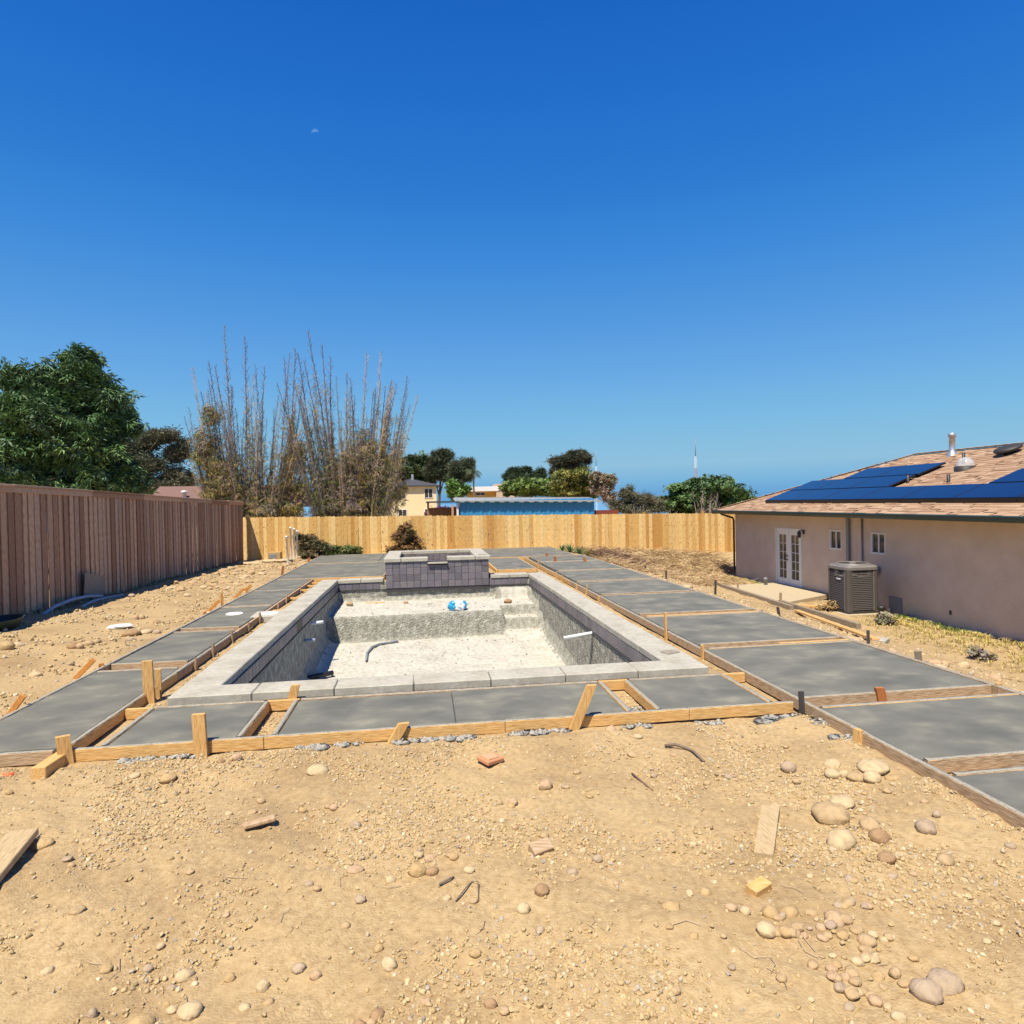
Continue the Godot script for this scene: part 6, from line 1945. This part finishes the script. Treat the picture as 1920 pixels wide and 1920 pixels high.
func bamboo() -> void:
	var cm := []
	for v in 5:
		var r := RandomNumberGenerator.new()
		r.seed = 200 + v
		var st := new_st()
		var pts := []
		var rad := []
		var bend := Vector3(r.randf_range(-0.03, 0.03), 0, r.randf_range(-0.03, 0.03))
		for i in 11:
			var t := i / 10.0
			pts.append(Vector3(bend.x * sin(t * PI), t, bend.z * sin(t * PI)))
			rad.append(lerpf(0.0046, 0.0012, t))
		add_tube(st, pts, rad, 5, false)
		for i in 42:
			var t2 := 0.25 + 0.75 * i / 42.0
			var p: Vector3 = pts[0].lerp(pts[10], t2)
			p.x = bend.x * sin(t2 * PI)
			p.z = bend.z * sin(t2 * PI)
			for s in 2:
				var a := r.randf() * TAU
				var l := r.randf_range(0.018, 0.055) * (1.25 - t2 * 0.8)
				var e := p + Vector3(cos(a) * l * 0.75, l, sin(a) * l * 0.75)
				add_tube(st, [p, e], [0.0012, 0.0006], 3, false)
				if r.randf() < 0.5:
					add_tube(st, [p.lerp(e, 0.6), p.lerp(e, 0.6) + Vector3(-sin(a), 0.8, cos(a)) * l * 0.4], [0.0006, 0.0003], 3, false)
		cm.append(done(st))
	var blade := leaf_sprig(7, 1.0, 0.13, 0.5, 8, 1.4)
	var sets := [["left", CULMS_A, LOBES_BAMBOO_A, 6800, [-9.0, -5.5], 95], ["right", CULMS_B, LOBES_BAMBOO_B, 12500, [-4.7, -1.3], 130]]
	for s in sets:
		var lo: float = s[4][0]
		var hi: float = s[4][1]
		var at := Vector3((lo + hi) / 2, -0.2, -28.8)
		var o := thing("bamboo_clump", "%s clump of tall half bare bamboo behind the back fence" % s[0], "bamboo", at)
		var mats := [M.culm_purple, M.culm_grey, M.culm_tan, M.culm_purple]
		for c in s[1]:
			var base := Vector3(c[0], -0.2, c[3] + rng.randf_range(-0.5, 0.5))
			var tip := Vector3(c[1], c[2], c[3] + rng.randf_range(-0.6, 0.6))
			culm(o, cm[rng.randi() % 5], mats[rng.randi() % 4], base, tip)
		for i in s[5]:
			var f := rng.randf()
			var bx := lerpf(lo + 0.6, hi - 0.6, f)
			var base2 := Vector3(bx, -0.2, -28.8 + rng.randf_range(-0.8, 0.8))
			var h := rng.randf_range(2.8, 7.2)
			var tip2 := Vector3(bx + (f - 0.5) * h * 0.5 + rng.randfn() * 0.35, h, base2.z + rng.randf_range(-0.5, 0.6))
			culm(o, cm[rng.randi() % 5], mats[rng.randi() % 4], base2, tip2)
		var cols := [Color(0.21, 0.21, 0.07), Color(0.31, 0.25, 0.11), Color(0.40, 0.29, 0.14), Color(0.14, 0.17, 0.06), Color(0.46, 0.36, 0.22), Color(0.40, 0.30, 0.06), Color(0.26, 0.22, 0.16), Color(0.30, 0.24, 0.22), Color(0.17, 0.19, 0.07)]
		crown(o, s[2], int(s[3] * 0.42), blade, Vector2(0.08, 0.17), cols, 51 + s[3], M.dry_leaf, 0.0, "foliage", 14, 0.42)
		# leaves and dead sheaths along the stems
		var along := []
		var tint := []
		for c in o.get_children():
			if not c.name.begins_with("culm"):
				continue
			var many := rng.randi_range(30, 110)
			var low := rng.randf_range(0.02, 0.35)
			var high := rng.randf_range(0.55, 0.92)
			var own: Color = cols[rng.randi() % cols.size()]
			for i in many:
				var t := lerpf(low, high, rng.randf())
				var p: Vector3 = c.transform * Vector3(0, t, 0)
				var g := 0.16 * (1.15 - t)
				p += Vector3(rng.randfn() * g, rng.randfn() * 0.1, rng.randfn() * g)
				along.append(Transform3D(Basis.from_euler(Vector3(rng.randf_range(-0.9, 0.9), rng.randf() * TAU, rng.randf_range(-0.9, 0.9))).scaled_local(Vector3.ONE * rng.randf_range(0.06, 0.13)), p))
				tint.append((own if rng.randf() < 0.5 else cols[rng.randi() % cols.size()] as Color) * rng.randf_range(0.8, 1.15))
		copies("stem_leaves", blade, M.dry_leaf, along, tint, o)
		# dead litter at the foot
		crown(o, [[(lo + hi) / 2 - 0.9, 1.0, -28.8, (hi - lo) / 4, 0.95], [(lo + hi) / 2 + 0.9, 1.0, -28.8, (hi - lo) / 4, 0.85]], 2600, blade, Vector2(0.09, 0.18), [Color(0.13, 0.105, 0.075), Color(0.19, 0.155, 0.11), Color(0.08, 0.075, 0.05)], 61 + s[3], M.dry_leaf, 0.0, "dead_leaves", 24, 0.4)


func culm(parent: Node3D, mesh: Mesh, mat: Material, base: Vector3, tip: Vector3) -> void:
	var v := tip - base
	var o := part("culm", mesh, mat, parent)
	var y := v.normalized()
	var x := y.cross(Vector3(0, 0, 1).rotated(Vector3.UP, rng.randf() * 0.8)).normalized()
	o.transform = Transform3D(Basis(x, y, x.cross(y)).scaled_local(Vector3.ONE * v.length()), base - parent.position)


func garden_plants() -> void:
	var small := leaf_sprig(9, 1.0, 0.42, 0.0, 9)
	var shrub := func(called: String, label: String, base: Vector3, lobes: Array, n: int, size: Vector2, cols: Array, seed_: int) -> void:
		var o := thing(called, label, "shrub", base)
		var r := RandomNumberGenerator.new()
		r.seed = seed_
		var st := new_st()
		for i in 40:
			var l: Array = lobes[r.randi() % lobes.size()]
			var d := Vector3(r.randfn(), absf(r.randfn()), r.randfn()).normalized()
			var tip := Vector3(l[0] + d.x * l[3] * 0.9, l[1] + d.y * l[4] * 0.9, l[2] + d.z * l[3] * 0.9) - base
			var mid := tip * 0.5 + Vector3(r.randfn(), r.randfn(), r.randfn()) * 0.05
			add_tube(st, [Vector3(r.randfn() * 0.06, 0, r.randfn() * 0.06), mid, tip], [0.014, 0.009, 0.004], 5, false)
		part("stems", done(st), M.bark, o, Vector3.ZERO, "stuff")
		crown(o, lobes, n, small, size, cols, seed_, M.leaf, 0.15, "leaves", 16, 0.34)
	shrub.call("brown_shrub", "dark brown green shrub right of the white pipes", Vector3(-3.85, -0.12, -23.6), [[-4.05, 0.42, -23.6, 0.38, 0.42], [-3.6, 0.30, -23.55, 0.40, 0.34], [-3.85, 0.1, -23.5, 0.55, 0.22]], 3600, Vector2(0.04, 0.075), [Color(0.10, 0.09, 0.035), Color(0.15, 0.11, 0.06), Color(0.2, 0.13, 0.07), Color(0.085, 0.095, 0.035)], 71)
	shrub.call("green_shrub", "low green shrub by the back fence, behind the left slabs", Vector3(-2.9, -0.12, -24.35), [[-3.2, 0.08, -24.3, 0.38, 0.26], [-2.75, 0.1, -24.3, 0.4, 0.26], [-2.4, 0.05, -24.3, 0.3, 0.2]], 3200, Vector2(0.04, 0.08), [Color(0.10, 0.16, 0.03), Color(0.15, 0.2, 0.045), Color(0.075, 0.11, 0.03), Color(0.19, 0.19, 0.06)], 72)
	shrub.call("round_shrub", "rounded reddish brown shrub behind the spa", Vector3(-0.60, -0.12, -24.2), [[-0.60, 0.42, -24.2, 0.50, 0.52], [-0.60, 0.78, -24.2, 0.28, 0.28], [-0.60, 0.1, -24.2, 0.66, 0.26]], 4600, Vector2(0.035, 0.07), [Color(0.26, 0.14, 0.05), Color(0.19, 0.12, 0.05), Color(0.33, 0.17, 0.075), Color(0.14, 0.13, 0.04), Color(0.18, 0.085, 0.05)], 73)
	# succulents at the corner of the back patio
	var blade := new_st()
	for i in 34:
		var a := TAU * i * 0.382
		var el := 0.1 + 1.15 * i / 34.0
		var out := Vector3(cos(a) * cos(el), sin(el), sin(a) * cos(el))
		var side := out.cross(Vector3.UP).normalized() * 0.055
		var mid := out * 0.5 + Vector3(0, -0.02, 0)
		tri(blade, -side * 0.5, mid + side, out)
		tri(blade, -side * 0.5, out, mid - side)
		tri(blade, side * 0.5, mid + side, -side * 0.5)
	var rosette := done(blade)
	var green := plain("succulent_green", lin(0.07, 0.16, 0.06), 0.5)
	var gold := plain("succulent_yellow", lin(0.24, 0.26, 0.05), 0.5)
	var k := 0
	for s in [[5.25, -23.2, 0.40, green, "large green succulent at the right corner of the back patio"], [5.55, -23.0, 0.36, green, "green succulent second from the back patio's corner"], [5.8, -22.7, 0.3, gold, "yellow green succulent between the green ones and the brush"], [6.1, -22.9, 0.3, gold, "yellow green succulent next to the brush pile"], [5.0, -23.3, 0.3, green, "small green succulent by the fence at the patio corner"]]:
		var o := solo("succulent", rosette, s[3], s[4], "succulent", on_ground(s[0], s[1]))
		o.scale = Vector3.ONE * s[2]
		o.rotation.y = k
		k += 1
	# brush pile and dry grass
	var strip := new_st()
	var rr := RandomNumberGenerator.new()
	rr.seed = 5
	for i in 5:
		var p := Vector3.ZERO
		var a2 := rr.randf() * TAU
		for q in 4:
			var nx := p + Vector3(cos(a2), rr.randf_range(-0.2, 0.25), sin(a2)) * 0.25
			add_tube(strip, [p, nx], [0.012, 0.010], 3, false)
			p = nx
			a2 += rr.randf_range(-0.5, 0.5)
	var strips := done(strip)
	var spots := []
	var cols := []
	for i in 2600:
		var x := rng.randf_range(5.9, 11.3)
		var z := rng.randf_range(-19.2, -24.6)
		if z > -20.5 and x < 6.6 + (z + 20.5) * 1.2:
			continue
		if x > 10.2 and z > -22.6:
			continue
		var pile := 0.28 * clampf(1.3 - absf(x - 6.8) * 0.8, 0, 1) * clampf(1.2 - absf(z + 22.6), 0, 1)
		var b := Basis.from_euler(Vector3(rng.randf_range(-0.3, 0.3), rng.randf() * TAU, rng.randf_range(-0.3, 0.3))).scaled_local(Vector3.ONE * rng.randf_range(0.25, 0.6))
		spots.append(Transform3D(b, Vector3(x, surface_height(x, z) + rng.randf() * (0.05 + pile), z)))
		var dark := pile > 0.12
		var c := ([Color(0.16, 0.09, 0.05), Color(0.22, 0.13, 0.08)] if dark else [Color(0.48, 0.34, 0.17), Color(0.56, 0.42, 0.23), Color(0.38, 0.26, 0.13), Color(0.28, 0.18, 0.095)]) as Array
		cols.append(c[rng.randi() % c.size()])
	copies("dry_brush", strips, M.dry_leaf, spots, cols, null, "brown dry brush and cut stalks on the ground before the back fence at right", "brush")
	# dry grass along the house
	var tuft := new_st()
	for i in 9:
		var a3 := rr.randf() * TAU
		var l := rr.randf_range(0.5, 1.0)
		var out3 := Vector3(cos(a3), 0, sin(a3))
		var sd := Vector3(-sin(a3), 0, cos(a3)) * 0.035
		var m1 := out3 * l * 0.25 + Vector3(0, l * 0.6, 0)
		var tp := out3 * l * 0.75 + Vector3(0, l * 0.75, 0)
		tri(tuft, -sd, m1 + sd * 0.7, sd)
		tri(tuft, -sd, m1 - sd * 0.7, m1 + sd * 0.7)
		tri(tuft, m1 - sd * 0.7, tp, m1 + sd * 0.7)
	var tufts := done(tuft)
	var gs := []
	var gc := []
	for i in 9000:
		var z2 := rng.randf_range(-6.0, -22.0)
		var x2 := 10.95 - absf(rng.randfn(0.0, 0.9 if z2 > -13.0 else 0.5))
		if z2 > -11.5:
			x2 = 10.95 - absf(rng.randfn(0.0, 1.15))
		if x2 < 8.6 or (z2 < -15.3 and z2 > -19.3 and x2 > 8.95):
			continue
		if absf(x2 - 10.0) < 0.5 and absf(z2 + 14.2) < 0.5:
			continue
		if noise_at(x2 * 1.4, z2 * 1.4) < -0.12 and rng.randf() < 0.85:
			continue
		var h := rng.randf_range(0.05, 0.13) * (1.25 if x2 > 10.5 else 1.0)
		gs.append(Transform3D(Basis(Vector3.UP, rng.randf() * TAU).scaled_local(Vector3.ONE * h), Vector3(x2, surface_height(x2, z2) - 0.005, z2)))
		var green_ := x2 > 10.6 and noise_at(x2, z2 * 0.8 + 50) > 0.02
		var pick := ([Color(0.13, 0.19, 0.03), Color(0.22, 0.26, 0.05)] if green_ else [Color(0.52, 0.42, 0.14), Color(0.6, 0.48, 0.2), Color(0.45, 0.34, 0.11), Color(0.36, 0.33, 0.08)]) as Array
		gc.append(pick[rng.randi() % pick.size()])
	copies("dry_grass", tufts, M.dry_leaf, gs, gc, null, "straw coloured dry grass along the foot of the house wall", "grass")
	for s in [["weedy plant in front of the black cleanout pipe", 9.72, -12.75, 0.24, [Color(0.2, 0.2, 0.12), Color(0.28, 0.24, 0.18), Color(0.14, 0.12, 0.08)]], ["small purple grey weed in the dry grass at the right edge", 9.02, -9.62, 0.17, [Color(0.16, 0.1, 0.12), Color(0.24, 0.2, 0.16), Color(0.12, 0.13, 0.06)]], ["dry weed climbing at the left side of the air conditioner", 9.45, -14.35, 0.26, [Color(0.35, 0.22, 0.1), Color(0.5, 0.38, 0.16), Color(0.2, 0.12, 0.05)]]]:
		var w := thing("weed", s[0], "weed", on_ground(s[1], s[2]))
		var c0 := w.position
		part("stem", tube([Vector3(0, -0.02, 0), Vector3(0.02, s[3] * 0.6, 0.01)], [0.006, 0.003], 5), M.twig_brown, w)
		crown(w, [[c0.x, c0.y + s[3] * 0.4, c0.z, s[3] * 1.1, s[3] * 0.55]], 130, small, Vector2(0.04, 0.08), s[4], 81 + int(s[3] * 100), M.leaf, 0.1, "leaves")
	# tufts in the shade of the left fence
	var ts := []
	var tc := []
	for i in 420:
		var z4 := rng.randf_range(-11.0, -24.3)
		var x4 := -6.38 + absf(rng.randfn(0, 0.13))
		var h4 := rng.randf_range(0.04, 0.12)
		ts.append(Transform3D(Basis(Vector3.UP, rng.randf() * TAU).scaled_local(Vector3.ONE * h4), Vector3(x4, surface_height(x4, z4) - 0.005, z4)))
		tc.append([Color(0.3, 0.22, 0.09), Color(0.1, 0.1, 0.03), Color(0.4, 0.3, 0.14)][rng.randi() % 3])
	copies("fence_weeds", tufts, M.dry_leaf, ts, tc, null, "thin dry weeds along the foot of the left fence", "weeds")


# ---------------------------------------------------------------- beyond the fences

func far_house(called: String, label: String, wall: Material, roof_m: Material, a: Vector3, size: Vector3, rise: float, over: float, gable := false) -> Node3D:
	# a hip or gable roofed block; a is the middle of its front wall at the ground
	var o := thing(called, label, "house", a)
	part("wall", box(size), wall, o, Vector3(0, size.y / 2, -size.z / 2))
	var st := new_st()
	var w := size.x / 2 + over
	var z0 := over
	var z1 := -size.z - over
	var run := 0.0 if gable else minf(w, (z0 - z1) / 2)
	var y := size.y
	var p := [Vector3(-w, y, z0), Vector3(w, y, z0), Vector3(w, y, z1), Vector3(-w, y, z1)]
	var r0 := Vector3(-w + run, y + rise, (z0 + z1) / 2)
	var r1 := Vector3(w - run, y + rise, (z0 + z1) / 2)
	quad(st, p[0], r0, r1, p[1])
	quad(st, p[2], r1, r0, p[3])
	tri(st, p[3], r0, p[0])
	tri(st, p[1], r1, p[2])
	quad(st, p[0] - Vector3(0, 0.15, 0), p[1] - Vector3(0, 0.15, 0), p[2] - Vector3(0, 0.15, 0), p[3] - Vector3(0, 0.15, 0))
	for i in 4:
		var n := (i + 1) % 4
		quad(st, p[i], p[n], p[n] - Vector3(0, 0.15, 0), p[i] - Vector3(0, 0.15, 0))
	part("roof", done(st), roof_m, o)
	return o


func far_window(parent: Node3D, at: Vector3, w: float, h: float) -> void:
	var f := part("window", box(Vector3(w, 0.06, 0.08)), M.white_paint, parent, at + Vector3(0, h / 2, 0))
	part("window_frame", box(Vector3(w, 0.06, 0.08)), M.white_paint, f, Vector3(0, -h, 0))
	for s in [-0.5, 0.0, 0.5]:
		part("window_frame", box(Vector3(0.06, h - 0.07, 0.08)), M.white_paint, f, Vector3(s * (w - 0.06), -h / 2, 0.001))
	for s in [-0.25, 0.25]:
		part("pane", box(Vector3(w / 2 - 0.06, h - 0.06, 0.03)), M.unit_dark, f, Vector3(s * w, -h / 2, 0))


func far_buildings() -> void:
	var y := far_house("yellow_house", "two storey pale yellow house with a dark hip roof, seen over the fence", M.cream_stucco, M.roof_charcoal, Vector3(-1.45, -2.0, -88.0), Vector3(6.7, 6.2, 7.5), 1.05, 0.45)
	for s in [[-2.66, 3.13], [0.865, 3.13], [-2.6, 0.45], [0.85, 0.45]]:
		far_window(y, Vector3(s[0] + 1.45, s[1] + 2.0, 0.03), 1.12, 1.2)
	part("chimney", box(Vector3(0.3, 0.9, 0.3)), M.galvanised, y, Vector3(0.2, 7.4, -3.2))
	# brown shingled roof over the left fence
	var b := far_house("brown_house", "neighbour's brown shingled roof showing above the left fence", M.beige_stucco, M.roof_brown, Vector3(-8.9, -0.6, -31.5), Vector3(6.0, 2.45, 4.0), 0.95, 0.35, true)
	b.rotation_degrees.y = 4
	for s in [[-1.9, 2.9], [0.1, 2.75]]:
		part("roof_vent", lathe([Vector2(0.09, -0.3), Vector2(0.09, 0.14), Vector2(0.15, 0.15), Vector2(0.13, 0.24), Vector2(0.0, 0.26)], 10), M.white_paint, b, Vector3(s[0], s[1], -0.6))
	# blue metal shed
	var sh := thing("metal_shed", "blue corrugated metal shed with a grey ribbed roof behind the back fence", "shed", Vector3(5.35, -0.4, -33.0))
	var wall := new_st()
	var n := 60
	for i in n:
		var x0 := -3.45 + 6.9 * i / n
		var x1 := -3.45 + 6.9 * (i + 1) / n
		var d0 := 0.03 if i % 2 else 0.0
		quad(wall, Vector3(x0, 0, d0), Vector3(x0, 2.25, d0), Vector3(x1, 2.22, 0.03 - d0), Vector3(x1, 0, 0.03 - d0))
	add_box(wall, Vector3(0, 1.1, -1.8), Vector3(6.86, 2.2, 3.5))
	part("wall", done(wall), M.blue_metal, sh)
	var rf := new_st()
	quad(rf, Vector3(-3.75, 2.25, 0.24), Vector3(-3.75, 2.40, -1.7), Vector3(3.75, 2.26, -1.7), Vector3(3.75, 2.11, 0.24))
	var m := 30
	for i in m:
		# the scalloped front edge of the sheets
		var x2 := -3.75 + 7.5 * i / m
		var x3 := -3.75 + 7.5 * (i + 1) / m
		var low := 0.09 if i % 2 else 0.05
		quad(rf, Vector3(x2, 2.18 - 0.019 * x2, 0.245), Vector3(x3, 2.18 - 0.019 * x3, 0.245), Vector3(x3, 2.18 - 0.019 * x3 - low, 0.245), Vector3(x2, 2.18 - 0.019 * x2 - low, 0.245))
	part("roof", done(rf), M.roof_metal, sh)
	for i in 16:
		var rib := part("roof_rib", box(Vector3(0.04, 0.03, 1.95), 0.006), M.roof_metal, sh)
		var xr := -3.6 + i * 0.48
		rib.position = Vector3(xr, 2.262 - 0.019 * xr, -0.73)
		rib.rotation.x = 0.077
	part("ridge_cap", box(Vector3(7.3, 0.04, 0.2), 0.01), M.roof_metal, sh, Vector3(0, 2.345, -1.7)).rotation.z = -0.019
	part("door_frame", box(Vector3(0.1, 2.0, 0.1)), M.white_paint, sh, Vector3(-3.6, 1.05, 0.02))
	part("end_post", box(Vector3(0.1, 2.0, 0.1)), M.old_board_3, sh, Vector3(-3.85, 1.05, 0.0))
	var lean := thing("lean_to", "low dark roof left of the blue shed", "shed", Vector3(1.25, -0.4, -34.5))
	part("roof", box(Vector3(2.1, 0.08, 1.6), 0.01), M.roof_charcoal, lean, Vector3(0, 2.2, 0))
	for s in [-0.95, 0.95]:
		part("post", box(Vector3(0.1, 2.2, 0.1)), M.old_board_4, lean, Vector3(s, 1.06, 0.3))
	part("wall", box(Vector3(2.0, 1.9, 0.08)), M.old_board_4, lean, Vector3(0, 0.95, -0.7))
	# flat roofed orange and beige house
	var f := thing("flat_house", "far house with an orange wall, white flat roof and beige box", "house", Vector3(11.0, -2.6, -120.0))
	part("wall", box(Vector3(5.6, 6.6, 6)), M.orange_stucco, f, Vector3(0.2, 3.3, -3.0))
	part("roof_edge", box(Vector3(6.2, 0.85, 7), 0.03), M.white_paint, f, Vector3(0.1, 6.85, -3.0))
	part("tower", box(Vector3(4.0, 7.75, 6)), M.beige_stucco, f, Vector3(4.5, 3.875, -2.6))
	far_window(f, Vector3(-0.4, 5.95, 0.04), 1.7, 0.5)
	var rfence := thing("red_fence", "strip of red brown fence right of the blue shed", "fence", Vector3(9.75, -0.4, -34.5))
	for i in 12:
		part("fence_board", box(Vector3(0.135, 1.58, 0.02)), M.red_fence, rfence, Vector3(-0.8 + i * 0.14, 0.79, 0))
	# radio masts far away
	mast("radio_mast", "tall white and red lattice radio mast on the horizon", Vector3(391.0, 0, -900.0), 88.0, 3.2)
	mast("radio_mast", "smaller pale radio mast behind the eucalyptus", Vector3(271.0, 0, -1000.0), 80.0, 2.0)
	var half := PackedVector2Array()
	for i in 17:
		half.append(Vector2(cos(PI * i / 16.0), -sin(PI * i / 16.0)))
	for i in 5:
		var a := PI * (i + 1) / 6.0
		half.append(Vector2(-cos(a), -0.22 * sin(a)))
	var pale := plain("moonlight_grey", Color(1, 1, 1, 0.2), 1.0)
	pale.transparency = BaseMaterial3D.TRANSPARENCY_ALPHA
	var moon := solo("moon", prism(half, 0.0, 0.05), pale, "pale half moon in the blue sky", "moon", Vector3(-860.0, 3292.0, -6000.0))
	moon.basis = Basis(Vector3(1, 0.18, 0).normalized(), Vector3(0.08, -0.45, 0.88).normalized(), Vector3(-0.12, -0.85, -0.45).normalized()).orthonormalized().scaled_local(Vector3(32, 30, 32))


func mast(called: String, label: String, base: Vector3, high: float, wide: float) -> void:
	var o := thing(called, label, "mast", base + Vector3(0, -40, 0))
	var full := high + 40.0
	var body := full * 0.80
	for k in 6:
		var st := new_st()
		var y0 := body * k / 6.0
		var y1 := body * (k + 1) / 6.0
		for leg in 3:
			var a := TAU * leg / 3
			var b := TAU * (leg + 1) / 3
			var w0 := wide * (1.0 - 0.55 * y0 / body)
			var w1 := wide * (1.0 - 0.55 * y1 / body)
			var p := Vector3(cos(a) * w0, y0, sin(a) * w0)
			var q := Vector3(cos(a) * w1, y1, sin(a) * w1)
			add_tube(st, [p, q], [0.24, 0.24], 5, false)
			for j in 4:
				var t0 := j / 4.0
				var t1 := (j + 1) / 4.0
				var pa := p.lerp(q, t0)
				var pb := Vector3(cos(b) * w0, y0, sin(b) * w0).lerp(Vector3(cos(b) * w1, y1, sin(b) * w1), t1)
				add_tube(st, [pa, pb], [0.11, 0.11], 4, false)
		part("mast_section", done(st), M.mast_red if k == 4 else M.mast_white, o)
	part("antenna", tube([Vector3(0, body, 0), Vector3(0, full, 0)], [0.6, 0.35], 6), M.grey_conduit, o)
